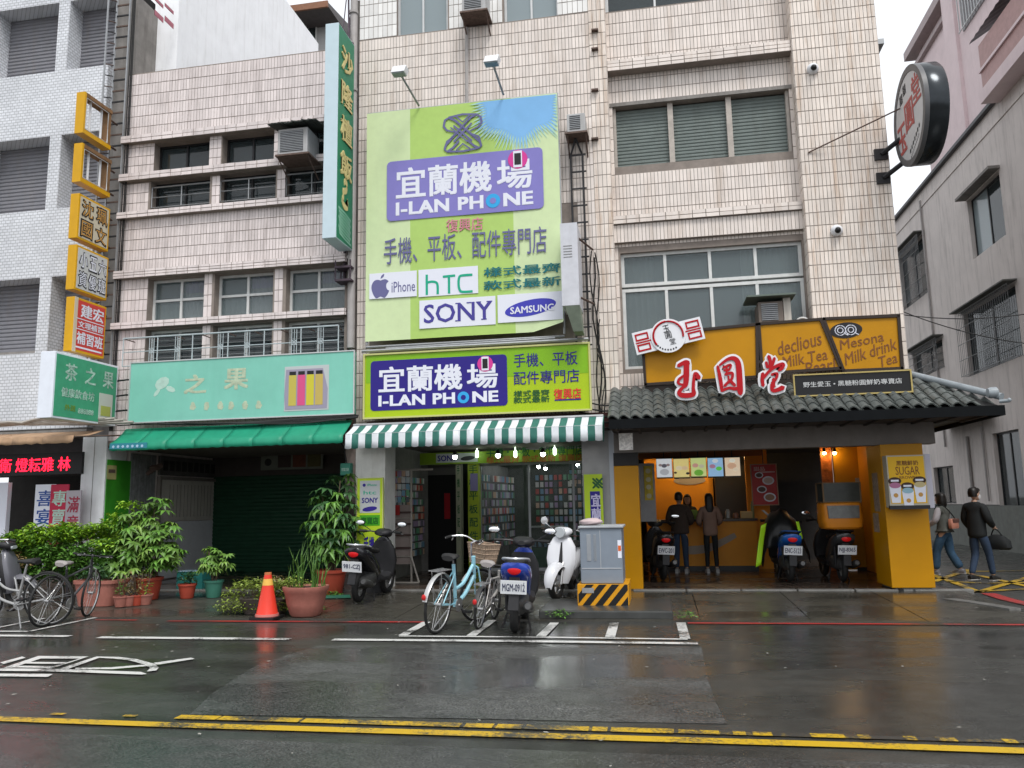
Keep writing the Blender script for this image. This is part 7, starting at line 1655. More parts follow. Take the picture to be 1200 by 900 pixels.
# long terracotta trough
def trough(t, x0, x1, yc, w_, h, m, z=.05):
    q = MB(); a = .82; cx = (x0+x1)/2; hw = (x1-x0)/2
    q.loft([(z, cx, yc, hw*a, w_*a), (z+h*.86, cx, yc, hw*.97, w_*.97), (z+h*.865, cx, yc, hw*1.03, w_*1.04), (z+h, cx, yc, hw*1.04, w_*1.05), (z+h, cx, yc, hw*.94, w_*.92), (z+h*.88, cx, yc, hw*.92, w_*.9)], 24, 5, 'z')
    q.build('pot', m, t, smooth=True)
t0 = F(98, 700, 12.4).x; t1 = F(139, 700, 12.4).x
tr = thing('planter', 'large dusty terracotta trough under the hedge behind the front bicycle wheel', 'planter', ((t0+t1)/2, 12.4, .05)); trough(tr, t0-.05, t1+.05, 12.4, .28, .42, TERR); q = MB(); q.box(t0+.02, t1, 12.2, 12.6, .40, .425); q.build('soil', SOIL, tr)
leafcloud('foliage', LFD, tr, [((t0+.2, 12.4, .6), (.3, .2, .16)), ((t1-.2, 12.4, .52), (.2, .2, .1))], 380, .07, rng)
# tall palmate plant right of the hedge
b = G(186, 699, .08); palmate_plant('potted_tree', 'tall bright palmate-leaved plant in a red pot beside the hedge', (b.x, 13.0, .07), [(-.35, -.1, 1.45), (.0, .1, 1.65), (.3, -.1, 1.15), (.42, .0, .8), (-.15, -.25, 1.0), (-.3, -.3, .75)], 190, PM, rng, 'potted plant', (.25, .38, REDP), rad=.36, sc=(.8, 1.2))
# small pots with withered seedlings in front
for k, (px, w_, lab) in enumerate(((141, .115, 'small terracotta pot with a green seedling, leftmost in the row of four'), (150.5, .10, 'terracotta pot with a thin seedling, second in the row of four'), (160, .10, 'small red pot with a dry seedling, third in the row of four'), (170, .12, 'small terracotta pot with a dry spiky seedling, rightmost in the row of four'))):
    b = G(px, 711-k*.8, .05); t = thing('small_pot_plant', lab, 'potted plant', (b.x, b.y, .05), 'row of four small pots'); pot(t, (b.x, b.y, .05), w_, .17, TERR if k != 2 else REDP)
    leafcloud('foliage', (LFB, LFR, LFR, LFY)[k], t, [((b.x, b.y, .33), (.10, .10, .12)), ((b.x+rng.uniform(-.05, .05), b.y, .48+.08*(k % 2)), (.07, .07, .08))], 60, .07, rng, slender=.3, kind='stuff')
    q = MB()
    for i in range(4): a = rng.uniform(0, 2*PI); q.tube([(b.x, b.y, .18), (b.x+.05*math.cos(a), b.y+.05*math.sin(a), .40), (b.x+.09*math.cos(a), b.y+.09*math.sin(a), .56)], .005, 3)
    q.build('stem', BARK, t)
b = G(219, 701, .07); t = thing('small_pot_plant', 'bright red pot with sparse leafy sprigs standing alone before the beige door', 'potted plant', (b.x, b.y, .07)); pot(t, (b.x, b.y, .07), .155, .25, REDP); leafcloud('foliage', LFD, t, [((b.x, b.y, .42), (.18, .15, .10)), ((b.x+.1, b.y, .50), (.1, .1, .08))], 130, .08, rng)
b = G(250, 700, .07); palmate_plant('potted_tree', 'short bushy palmate plant in a teal green pot before the green shutter', (b.x, b.y, .07), [(-.12, 0, .8), (.15, 0, .72), (.0, -.1, .62)], 70, PM, rng, 'potted plant', (.165, .30, TEALPOT), rad=.26, sc=(.55, .9))
# teal striped crate behind
b = G(222, 690, .1); t = thing('crate', 'teal striped plastic crate lying between the red pot and the teal pot', 'crate', (b.x, b.y, .10))
B((b.x-.28, b.x+.26, b.y, b.y+.35, .10, .42)).build('body', mat('teal_crate', (.02, .14, .13), .4, noise=.1), t)
for k in range(8): B((b.x-.27+.065*k, b.x-.24+.065*k, b.y-.02, b.y+.30, .421, .435)).build('slat', mat('pale_blue_slat', (.25, .35, .42), .5), t)
# low shrub, cone, bowl pot with grass
b = G(284, 722, .02); sh = thing('low_shrub', 'low yellow-green rounded shrub directly left of the traffic cone', 'shrub', (b.x, 11.75, .03))
bl = [((b.x+rng.uniform(-.33, .48), 11.75+rng.uniform(-.2, .25), rng.uniform(.2, .46)), (.2, .18, .12)) for _ in range(12)]
bl += [((b.x+u_, 11.5, .16), (.2, .12, .12)) for u_ in (-.35, -.1, .15, .4, .55)]
leafcloud('foliage', LFY, sh, bl, 3000, .055, rng); leafcloud('foliage', LFR, sh, [((x_[0][0], x_[0][1]-.02, x_[0][2]+.05), x_[1]) for x_ in bl[:6]], 420, .05, rng)
for i in range(4): q = MB(); q.tube([(b.x, 11.75, .03), (b.x+rng.uniform(-.3, .3), 11.75, .35)], .012, 4); q.build('stem', BARK, sh)
q = MB(); q.loft([(.03, b.x+.25, 11.6, .30, .14), (.22, b.x+.25, 11.6, .36, .18), (.25, b.x+.25, 11.6, .37, .19)], 16, 5, 'z'); q.build('pot', mat('dark_trough', (.05, .04, .035), .6, noise=.3), sh, smooth=True)
b = G(307, 726, .02); cn = thing('traffic_cone', 'glossy orange-red traffic cone with a yellow top band standing at the kerb line', 'traffic cone', (b.x, b.y+.1, .0)); c = (b.x, b.y+.15, .0)
hgt = .69
q = MB(); q.loft([(.014, c[0], c[1], .20, .20), (.045, c[0], c[1], .20, .20), (.05, c[0], c[1], .19, .19)], 24, 9, 'z'); q.build('base', BLACK, cn)
q = MB(); R_ = lambda z: .158-(.158-.042)*(z-.05)/(hgt-.05)
q.lathe([(R_(.05)+.012, .05), (R_(.06), .07), (R_(.49), .49)], c, 24); q.build('body', mat('orange_red_cone', (.66, .045, .025), .32, noise=.05), cn, smooth=True)
q = MB(); q.lathe([(R_(.492)+.002, .49), (R_(.58)+.002, .58)], c, 24); q.build('yellow_band', mat('yellow_reflective_band', (.72, .42, .08), .4), cn, smooth=True)
q = MB(); q.lathe([(R_(.58), .581), (R_(.64), .64)], c, 24); q.build('neck', MATS['orange_red_cone'], cn, smooth=True); q = MB(); q.lathe([(.052, .64), (.052, .67), (.035, .672), (.035, .655)], c, 18); q.build('tip', mat('dull_orange_tip', (.5, .16, .06), .5), cn, smooth=True)
q = MB(); q.lathe([(.172, .052), (.166, .085)], c, 24); q.build('base_band', mat('pale_red_band', (.5, .16, .14), .5), cn, smooth=True)
b = G(341, 727, .02); bp = thing('planter', 'large pinkish terracotta bowl planter with tufts of long grass right of the cone', 'planter', (b.x, 11.45, .02)); hw = (F(363, 700, 11.4).x-F(317, 700, 11.4).x)/2
q = MB(); q.loft([(.02, b.x, 11.45, hw*.62, .17), (.05, b.x, 11.45, hw*.70, .2), (.20, b.x, 11.45, hw*.86, .25), (.36, b.x, 11.45, hw*.96, .28), (.40, b.x, 11.45, hw*1.05, .31), (.45, b.x, 11.45, hw*1.05, .31), (.45, b.x, 11.45, hw*.95, .26), (.40, b.x, 11.45, hw*.9, .24)], 28, 2.4, 'z'); q.build('pot', TERR, bp, smooth=True); B((b.x-hw*.8, b.x+hw*.8, 11.28, 11.62, .4, .43)).build('soil', SOIL, bp)
q = MB()
for cxk, nb_, hh in ((-.22, 5, .5), (-.08, 9, .74), (.14, 10, .8), (.28, 4, .5)):
    for i in range(nb_):
        a = rng.uniform(-1, 1); x0_ = b.x+cxk+rng.uniform(-.04, .04); h_ = hh*rng.uniform(.6, 1.05); y_ = 11.45+rng.uniform(-.08, .08); w_ = .009
        P = [Vector((x0_+a*.28*t_**1.6*h_, y_+.15*t_*rng.uniform(-1, 1), .42+h_*t_-.08*abs(a)*t_*t_)) for t_ in (0, .35, .7, 1)]
        vs = []
        for k, p in enumerate(P): ww = w_*(1, .95, .7, .1)[k]; vs += [p+XU*ww, p-XU*ww]
        q.add(vs, [(2*k, 2*k+1, 2*k+3, 2*k+2) for k in range(3)])
me = q.mesh('grass_blades', LFB); link('grass_blades', me, bp, kind='stuff')
leafcloud('ground_leaves', LFY, bp, [((b.x-.15, 11.4, .5), (.25, .12, .1))], 220, .045, rng)
b = G(383, 697, .08); palmate_plant('potted_tree', 'tall dark glossy umbrella plant in a red pot before the green shutter', (b.x, b.y+.2, .08), [(-.20, 0, 1.75), (.1, .1, 2.0), (.22, 0, 1.55), (-.05, -.15, 1.2), (.05, -.1, .95)], 150, PD, rng, 'potted plant', (.27, .42, REDP), rad=.42, sc=(.75, 1.2))
b2 = G(397, 690, .08); t = thing('empty_pot', 'plain red pot half hidden behind the umbrella plant pot', 'pot', (b2.x+.1, b2.y+.5, .1)); pot(t, (b2.x+.1, b2.y+.5, .1), .19, .33, REDP)
# weeds
for px, py, n_, lab in ((390, 699, 160, 'low green weeds growing at the foot of the narrow stained pillar'), (655, 722, 110, 'small weeds sprouting at the kerb below the white scooter'), (803, 724, 50, 'tiny weeds at the right end of the kerb island'), (372, 716, 60, 'sparse moss and sprigs beside the bowl planter')):
    p = G(px, py, .05); t = leafcloud('weeds', LFB, None, [((p.x, p.y, .09), (.18, .12, .06))], n_, .05, rng); t['label'] = lab; t['category'] = 'weeds'; t['kind'] = 'stuff'
p = G(356, 700, .07); q = MB(); q.add([(p.x-.2, p.y-.3, .075), (p.x+.9, p.y-.1, .075), (p.x+.7, p.y+.35, .078), (p.x-.3, p.y+.1, .078)], [(0, 1, 2, 3)]); q.build('mat', mat('green_floor_mat', (.02, .12, .08), .5, noise=.3), None, label='worn green rubber mat on the pavement right of the bowl planter', category='mat')
# ================================================================ bicycles and scooters (local: forward +X, ground z=0)
def R_ang(yaw, lean=0): return Matrix.Rotation(yaw, 4, 'Z') @ Matrix.Rotation(lean, 4, 'X')
SPOKE = mat('spoke_steel', (.42, .42, .42), .3, metal=.8); GREYRIM = mat('grey_alloy_rim', (.45, .45, .45), .3, metal=.7)
def wheel(root, x, r, tr, nsp=18, steer=None, rim=GREYRIM, name='wheel', disc_r=None, y=0.0):
    q = MB(); q.torus((x, y, r), r-tr*1.7, tr*.55, 32, 6); q.lathe([(.022, -.035), (.022, .035)], (x, y, r), 10, 'y')
    if nsp:
        for k in range(nsp):
            a = 2*PI*k/nsp; q.tube([(x+.02*math.cos(a), y+.025*(-1)**k, r+.02*math.sin(a)), (x+(r-tr*1.9)*math.cos(a+.12*(-1)**k), y, r+(r-tr*1.9)*math.sin(a+.12*(-1)**k))], .0022, 3, caps=False)
    w_ = q.build(name, rim, root, smooth=True); q = MB(); q.torus((x, y, r), r-tr, tr, 36, 8); q.build('tyre', RUB, w_, smooth=True); return w_
def bicycle(label, loc, yaw, lean, sc, frame_m, kind='city', fender_m=None, basket=None, wheel_r=.33, steer=.0, rimm=GREYRIM, group='parked bicycles', cr=.36, seat_h=.86, tube_r=.016):
    t = thing('bicycle', label, 'bicycle', (0, 0, 0), group); r = wheel_r; wb = 1.02 if wheel_r > .3 else .88; xr, xf = -wb*.44, wb*.56; bbz = .28
    wheel(t, xr, r, .018, rim=rimm)
    q = MB(); q.tube([(0, 0, bbz-.03), (0, 0, bbz+.03)], .03, 8)
    hx, hz = xf-.17, r*2+.10; hx2, hz2 = xf-.11, r*2-.08+.0
    sx, sz = -.14, seat_h-.10
    if kind == 'city':
        q.tube(smooth_line([(0, 0, bbz), (.25, 0, bbz+.10), (hx2, 0, hz2)], 5), tube_r*1.15, 8); q.tube(smooth_line([(-.05, 0, bbz+.18), (.18, 0, bbz+.24), (hx, 0, hz-.05)], 5), tube_r, 8)
    else:
        q.tube([(0, 0, bbz), (hx2, 0, hz2)], tube_r*1.15, 8); q.tube([(sx+.03, 0, sz-.12), (hx, 0, hz-.03)], tube_r, 8)
    q.tube([(0, 0, bbz), (sx, 0, sz)], tube_r, 8); q.tube([(hx2+.01, 0, hz2-.04), (hx-.0, 0, hz+.06)], tube_r*1.25, 8)
    for s_ in (-1, 1):
        q.tube([(0, s_*.02, bbz), (xr, s_*.055, r)], .009, 5); q.tube([(sx+.02, s_*.02, sz-.10), (xr, s_*.055, r)], .008, 5)
    q.build('frame', frame_m, t, smooth=True)
    # steered group
    stm = Matrix.Translation((hx2, 0, 0)) @ Matrix.Rotation(steer, 4, 'Z') @ Matrix.Translation((-hx2, 0, 0))
    def S_(q): q.t = stm; return q
    q = S_(MB()); q.torus((xf, 0, r), r-.018*1.7, .0095, 32, 6); q.lathe([(.022, -.035), (.022, .035)], (xf, 0, r), 10, 'y')
    for k in range(18): a = 2*PI*k/18; q.tube([(xf, .025*(-1)**k, r), (xf+(r-.035)*math.cos(a+.1*(-1)**k), 0, r+(r-.035)*math.sin(a+.1*(-1)**k))], .0022, 3, caps=False)
    w_ = q.build('wheel', rimm, t, smooth=True); q = S_(MB()); q.torus((xf, 0, r), r-.018, .018, 36, 8); q.build('tyre', RUB, w_, smooth=True)
    q = S_(MB())
    for s_ in (-1, 1): q.tube([(xf, s_*.055, r), (xf-.03, s_*.05, r+.15), (hx2+.02, s_*.045, r*2+.02), (hx2+.01, 0, r*2+.04)], .011, 6)
    q.build('fork', frame_m if kind == 'city' else GREYRIM, t, smooth=True)
    q = S_(MB()); hb_ = hz+.24 if kind == 'city' else hz+.12
    q.tube([(hx, 0, hz), (hx-.03, 0, hb_-.02), (hx+.03, 0, hb_)], .013, 6)
    if kind == 'city': pts = [(hx-.22, -.27, hb_+.02), (hx-.12, -.27, hb_+.04), (hx+.02, -.16, hb_+.05), (hx+.05, 0, hb_), (hx+.02, .16, hb_+.05), (hx-.12, .27, hb_+.04), (hx-.22, .27, hb_+.02)]
    else: pts = [(hx-.02, -.29, hb_+.02), (hx+.03, -.12, hb_), (hx+.04, 0, hb_), (hx+.03, .12, hb_), (hx-.02, .29, hb_+.02)]
    q.tube(smooth_line(pts, 3), .011, 6); q.build('handlebar', CHROME if kind == 'city' else BLKMET, t, smooth=True)
    for s_ in (-1, 1):
        q = S_(MB()); e = Vector(pts[0] if s_ < 0 else pts[-1]); e2 = Vector(pts[1] if s_ < 0 else pts[-2]); q.tube([e, e.lerp(e2, .9 if kind == 'city' else .35)], .017, 8); q.build('grip', RUB, t, smooth=True)
        q = S_(MB()); q.tube([e2+Vector((.03, 0, -.01)), e+Vector((.08, -s_*.03, -.03))], .006, 4); q.build('brake_lever', CHROME, t)
    q = MB(); q.loft([(sx-.17, 0, seat_h-.02, .075, .03), (sx-.14, 0, seat_h, .10, .04), (sx-.04, 0, seat_h-.005, .075, .032), (sx+.06, 0, seat_h-.005, .03, .024), (sx+.11, 0, seat_h-.01, .018, .018)], 12, 2.2, 'x')
    q.build('saddle', RUB if kind == 'city' else mat('grey_saddle', (.28, .26, .25), .5), t, smooth=True); q = MB(); q.tube([(sx+.005, 0, sz), (sx-.02, 0, seat_h-.04)], .012, 6); q.build('seat_post', CHROME, t)
    q = MB(); q.lathe([(.085, -.004), (.085, .004)], (0, -.045, bbz), 20, 'y'); 
    q.tube([(0, -.05, bbz), (.14, -.055, bbz-.09)], .009, 5); q.tube([(0, .05, bbz), (-.14, .055, bbz+.09)], .009, 5); q.build('crank', GREYRIM, t)
    for s_, px_, pz_ in ((-1, .14, -.09), (1, -.14, .09)): q = MB(); q.box(px_-.045, px_+.045, s_*.055-(.09 if s_ < 0 else 0), s_*.055+(.09 if s_ > 0 else 0), bbz+pz_-.012, bbz+pz_+.012); q.build('pedal', BLKMET, t)
    q = MB(); q.tube([(0, -.047, bbz+.083), (xr, -.047, r+.035)], .004, 4); q.tube([(0, -.047, bbz-.083), (xr, -.047, r-.035)], .004, 4); q.build('chain', mat('oily_chain', (.08, .06, .05), .5, metal=.5), t)
    q = MB(); q.tube([(-.05, .04, bbz-.02), (-.18, .17, .01)], .008, 5); q.build('kickstand', GREYRIM, t)
    if fender_m:
        for xx, a0, a1, nm in ((xr, .45, 2.95, 0), (xf, .75, 2.6, 1)):
            q = MB(); q.t = stm if nm else None; n = 14; vs = []
            for i in range(n+1):
                a = a0+(a1-a0)*i/n
                for s_, rr in ((-.028, r+.022), (0, r+.034), (.028, r+.022)): vs.append((xx+rr*math.cos(a), s_, r+rr*math.sin(a)))
            q.add(vs, [(i*3+k, i*3+k+1, i*3+k+4, i*3+k+3) for i in range(n) for k in range(2)]); q.build('mudguard', fender_m, t, smooth=70)
        q = MB(); q.tube([(xr, .06, r), (xr-.12, .06, r*2+.05)], .005, 4); q.tube([(xr, -.06, r), (xr-.12, -.06, r*2+.05)], .005, 4); q.box(xr-.2, xr+.16, -.06, -.052, r*2+.055, r*2+.065); q.box(xr-.2, xr+.16, .052, .06, r*2+.055, r*2+.065)
        for k in range(5): q.box(xr-.2+.08*k, xr-.19+.08*k, -.052, .052, r*2+.057, r*2+.064)
        q.build('rear_rack', GREYRIM, t); q = MB(); q.ball((xr-r-.045, 0, r+.12), .028, 8, 6, .5, 1, 1.2); q.build('rear_reflector', mat('reflector_red', (.5, .02, .02), .25), t, smooth=True)
    if basket:
        bx_ = hx+.20; q = S_(MB()); z0, z1 = hb_-.27, hb_-.03
        for k in range(5):
            z = z0+(z1-z0)*k/4; e = .10+.035*k/4; P = [(bx_-e, -e-.03, z), (bx_+e, -e-.03, z), (bx_+e, e+.03, z), (bx_-e, e+.03, z), (bx_-e, -e-.03, z)]; q.tube(P, .008, 4)
        for k in range(8):
            for (ua, va, ub, vb) in (((-1+2*k/7), -1, 0, 0), ((-1+2*k/7), 1, 0, 0)):
                q.tube([(bx_+ua*.10, va*.13, z0), (bx_+ua*.135, va*.165, z1)], .006, 3)
            v_ = -1+2*k/7; q.tube([(bx_+.10, v_*.13, z0), (bx_+.135, v_*.165, z1)], .006, 3); q.tube([(bx_-.10, v_*.13, z0), (bx_-.135, v_*.165, z1)], .006, 3)
        q.box(bx_-.10, bx_+.10, -.13, .13, z0-.004, z0+.004)
        for s_ in (-1, 1):    # woven side walls
            q.add([(bx_-.102, s_*.131, z0), (bx_+.102, s_*.131, z0), (bx_+.133, s_*.162, z1), (bx_-.133, s_*.162, z1)], [(0, 1, 2, 3)]); q.add([(bx_+s_*.101, -.13, z0), (bx_+s_*.101, .13, z0), (bx_+s_*.132, .16, z1), (bx_+s_*.132, -.16, z1)], [(0, 1, 2, 3)])
        q.build('basket', basket, t)
    t.matrix_world = Matrix.Translation(loc) @ R_ang(yaw, lean) @ Matrix.Scale(sc, 4)
    return t
def gp(px, py, z=0): return G(px, py, z)
def yaw_of(a, b): d = b-a; return math.atan2(d.y, d.x)
MINT = mat('sky_blue_enamel', (.30, .58, .68), .3, noise=.05, coat=.4)
rg, fg = gp(511, 743), gp(548, 727)
yw = 1.36; d_ = Vector((math.cos(yw), math.sin(yw), 0)); sc1 = 1.10
bicycle('sky-blue step-through bicycle with a wicker basket, parked across the white bay line', rg+d_*(.45*sc1), yw, .10, sc1, MINT, 'city', mat('silver_mudguard', (.48, .48, .48), .3, metal=.5), mat('wicker', (.34, .25, .18), .8, noise=.3, nscale=20), steer=-.35, tube_r=.022)
rg = gp(561, 738)
yw = 1.5; d_ = Vector((math.cos(yw), math.sin(yw), 0)); bicycle('small silver folding bicycle between the sky-blue bicycle and the blue scooter', rg+d_*(.40), yw, .12, 1.05, mat('dull_silver_frame', (.46, .44, .42), .35, metal=.3), 'sport', mat('dark_mudguard', (.05, .05, .05), .5), None, wheel_r=.25, seat_h=.80, steer=.5)
# left bicycles
rg = gp(49, 735); yw = yaw_of(rg, gp(104, 723)); d_ = Vector((math.cos(yw), math.sin(yw), 0))
t_ = bicycle('dark road bicycle with its front wheel turned towards the terracotta trough', rg+d_*.46, yw, .12, 1.0, mat('dark_frame_enamel', (.05, .05, .055), .3, coat=.3), 'sport', None, None, wheel_r=.36, seat_h=.88, steer=1.9-yw)
bicycle('silver bicycle with a reddish rear stay, cut by the left edge of the picture', Vector((gp(6, 742).x-.38, gp(14, 735).y+.12, 0)), PI+.10, -.12, 1.08, mat('silver_grey_frame', (.36, .36, .36), .35, metal=.3), 'city', None, None, wheel_r=.36, steer=.2)

def scooter(name, label, loc, yaw, lean, sc, body, accent, plate_txt, style='modern', seat=RUB, mirror=True, steer=0.0, mirror_m=None, group='parked scooters', rear_lamp=True):
    t = thing(name, label, 'scooter', (0, 0, 0), group); r = .235; xr, xf = -.62, .62
    dark = mat('scooter_black_plastic', (.022, .022, .024), .5, noise=.2)
    stm = Matrix.Translation((.42, 0, 0)) @ Matrix.Rotation(steer, 4, 'Z') @ Matrix.Translation((-.42, 0, 0))
    def S_(q): q.t = stm; return q
    for x, f in ((xr, 0), (xf, 1)):
        q = MB(); q.t = stm if f else None; q.torus((x, 0, r), r-.085, .018, 24, 6); q.lathe([(.04, -.05), (.05, 0), (.04, .05)], (x, 0, r), 12, 'y')
        for k in range(5): a = 2*PI*k/5; q.tube([(x, 0, r), (x+(r-.09)*math.cos(a), 0, r+(r-.09)*math.sin(a))], [.022, .014], 6)
        w_ = q.build('wheel', GREYRIM if style != 'dark' else BLKMET, t, smooth=True); q = MB(); q.t = stm if f else None; q.torus((x, 0, r), r-.048, .05, 30, 10); q.build('tyre', RUB, w_, smooth=True)
    rnd = style == 'retro'
    # tail body
    q = MB(); e = 2.2 if rnd else 3.0
    if rnd: secs = [(-.92, 0, .62, .03, .05), (-.88, 0, .60, .11, .12), (-.72, 0, .58, .17, .17), (-.5, 0, .55, .18, .20), (-.25, 0, .50, .15, .19), (-.05, 0, .42, .12, .14), (.02, 0, .36, .10, .08)]
    else: secs = [(-.98, 0, .80, .07, .03), (-.94, 0, .765, .150, .065), (-.80, 0, .73, .178, .095), (-.58, 0, .66, .18, .13), (-.32, 0, .56, .155, .16), (-.12, 0, .46, .14, .15), (.0, 0, .38, .12, .09)]
    q.loft(secs, 18, e); q.build('rear_body', body, t, smooth=50)
    q = MB(); q.loft([(-.88, 0, .80 if not rnd else .745, .07, .02), (-.80, 0, .825 if not rnd else .77, .125, .045), (-.55, 0, .79 if not rnd else .775, .15, .055), (-.28, 0, .755, .14, .05), (-.06, 0, .735, .10, .045), (.0, 0, .71, .06, .02)], 16, 2.6); q.build('seat', seat, t, smooth=50)
    q = MB(); q.loft([(-.10, 0, .33, .12, .12), (.05, 0, .30, .17, .045), (.30, 0, .30, .18, .04), (.42, 0, .33, .16, .06)], 16, 4); q.build('floorboard', dark, t, smooth=40)
    q = MB(); q.loft([(-.75, .0, .30, .06, .08), (-.55, 0, .30, .13, .11), (-.3, 0, .33, .14, .13), (-.1, 0, .34, .10, .10)], 12, 3); q.build('engine', mat('engine_grey', (.07, .07, .07), .5, metal=.4, noise=.3, nscale=20), t, smooth=40)
    # front shield
    q = S_(MB()) if False else MB()
    if rnd: q.loft([(.24, .50, 0, .05, .12), (.40, .50, 0, .05, .19), (.60, .47, 0, .05, .225), (.78, .43, 0, .05, .21), (.90, .40, 0, .045, .14), (.95, .39, 0, .03, .08)], 18, 2.6, 'z')
    else: q.loft([(.24, .46, 0, .06, .12), (.38, .50, 0, .07, .19), (.56, .48, 0, .07, .215), (.74, .43, 0, .07, .19), (.88, .39, 0, .06, .12), (.93, .37, 0, .04, .07)], 16, 3.2, 'z')
    q.build('front_shield', body, t, smooth=50)
    q = MB(); q.loft([(.26, .44, 0, .05, .14), (.38, .455, 0, .05, .20), (.56, .43, 0, .055, .222), (.74, .385, 0, .055, .197), (.87, .35, 0, .045, .125)] if not rnd else [(.30, .425, 0, .02, .12), (.55, .395, 0, .02, .17), (.78, .35, 0, .02, .14)], 16, 3.4, 'z'); q.build('inner_shield', dark if not rnd else body, t, smooth=50)
    if rnd:
        q = MB(); q.loft([(.36, .545, 0, .015, .035), (.56, .535, 0, .015, .03), (.84, .46, 0, .015, .012)], 10, 3, 'z'); q.build('horn_cover', dark, t, smooth=50); q = MB(); q.loft([(.42, .566, 0, .004, .018), (.48, .562, 0, .004, .018)], 10, 3, 'z'); q.build('badge', CHROME, t)
    # front mudguard & fork
    q = S_(MB()); n = 12; vs = []; a0, a1 = (.15, 2.6) if not rnd else (-.1, 2.8); rr = r+.02 if not rnd else r+.05; wd = .075 if not rnd else .11
    for i in range(n+1):
        a = a0+(a1-a0)*i/n; u = math.sin(PI*min(1, max(0, (i+.6)/(n+1))))**.5
        for s_ in (-1, -.6, 0, .6, 1): k_ = rr+.045*(1-s_*s_)*u; vs.append((xf+k_*math.cos(a)*.98, s_*wd*u, r+k_*math.sin(a)-(.03 if abs(s_) == 1 else 0)))
    q.add(vs, [(i*5+k, i*5+k+1, i*5+k+6, i*5+k+5) for i in range(n) for k in range(4)]); q.build('front_mudguard', body, t, smooth=70)
    q = S_(MB())
    for s_ in (-1, 1): q.tube([(xf, s_*.075, r), (xf-.05, s_*.075, r+.22), (xf-.16, s_*.04, .60)], .02, 8)
    q.tube([(xf-.13, 0, .5), (.38, 0, .95)], .028, 8); q.build('fork', GREYRIM, t, smooth=True)
    # handlebar cover, lamp, bars
    q = S_(MB()); q.loft([(.24, 0, .99, .05, .03), (.30, 0, 1.0, .13, .05), (.40, 0, 1.0, .15, .07), (.47, 0, .98, .11, .06), (.50, 0, .97, .06, .04)], 16, 2.6); q.build('handlebar_cover', body if rnd else dark, t, smooth=50)
    q = S_(MB())
    if rnd: q.lathe([(.085, 0), (.088, .03), (.075, .05)], (.47, 0, .985), 18, 'x'); 
    else: q.loft([(.485, 0, .96, .09, .035), (.505, 0, .96, .07, .025)], 14, 3)
    q.build('headlight', mat('headlamp_glass', (.45, .48, .5), .08, spec=.8), t, smooth=True)
    q = S_(MB()); q.tube(smooth_line([(.24, -.36, 1.02), (.30, -.2, 1.02), (.33, 0, 1.0), (.30, .2, 1.02), (.24, .36, 1.02)], 3), .013, 6); q.build('handlebar', BLKMET, t, smooth=True)
    for s_ in (-1, 1):
        q = S_(MB()); q.tube([(.235, s_*.37, 1.02), (.275, s_*.25, 1.02)], .021, 8); q.build('grip', RUB, t, smooth=True)
        q = S_(MB()); q.tube([(.33, s_*.19, 1.02), (.36, s_*.36, .985)], .007, 4); q.build('brake_lever', CHROME, t)
        if mirror:
            q = S_(MB()); q.tube([(.30, s_*.20, 1.03), (.30, s_*.28, 1.08), (.27, s_*.35, 1.12)], .008, 5); q.build('mirror_stem', BLKMET if not rnd else CHROME, t, smooth=True)
            q = S_(MB()); m0 = (.26, s_*.37, 1.15)
            if rnd: q.lathe([(.01, .012), (.06, .01), (.062, -.004), (.055, -.012)], m0, 16, 'x')
            else: q.ball(m0, .05, 14, 8, .35, 1.7, .85)
            o = q.build('mirror', dark if not rnd else CHROME, t, smooth=True)
            q = S_(MB())
            if rnd: q.lathe([(.052, -.013), (.052, -.016)], m0, 16, 'x')
            else: q.ball((m0[0]-.014, m0[1], m0[2]), .044, 14, 8, .18, 1.65, .82)
            q.build('mirror_glass', mat('sky_mirror_glass', (.9, .92, .95), .06, metal=.9), o, smooth=True)
    # tail: lamp, grab rail, mudguard, plate, exhaust
    zt_ = .745 if not rnd else .66
    if rear_lamp:
        q = MB(); q.ball((-.955 if not rnd else -.90, 0, zt_), .06, 14, 8, .45, 1.35, .95); q.build('tail_light', mat('tail_lamp_red', (.50, .012, .015), .15, emit=(.5, 0, 0), estr=.12), t, smooth=True)
        for s_ in (-1, 1): q = MB(); q.ball((-.93 if not rnd else -.88, s_*.115, zt_), .03, 8, 6, .6, 1, 1); q.build('indicator', mat('clear_orange_lens', (.5, .28, .18), .2), t, smooth=True)
    q = MB(); q.tube(smooth_line([(-.62, -.15, .83), (-.88, -.14, .87), (-1.0, 0, .875), (-.88, .14, .87), (-.62, .15, .83)], 4), .014, 6); q.build('grab_rail', accent, t, smooth=True)
    q = MB(); q.prism([(-.90, -.06, .66), (-.94, -.07, .48), (-.98, -.06, .30), (-.97, -.06, .29), (-.92, -.07, .46), (-.87, -.06, .64)], (0, .12, 0)); q.build('rear_mudguard', dark, t)
    q = MB(); q.box(-.002, .006, -.15, .15, -.075, .075); q.t = Matrix.Translation((-.985, 0, .555)) @ Matrix.Rotation(-.22, 4, 'Y'); q2 = MB(); q2.t = q.t; q.v = []; q.f = []; q.mi = []; q.box(-.004, .004, -.15, .15, -.078, .078); pl = q.build('number_plate', mat('white_plate', (.70, .72, .74), .4), t)
    q2.box(-.0075, -.0042, -.12, -.112, .05, .058); text_into(q2, plate_txt, (-.0045, .128, -.045), (0, -1, 0), ZU, .256, .085, .02, depth=.002); q2.build('lettering', mat('plate_ink', (.03, .035, .09), .5), pl)
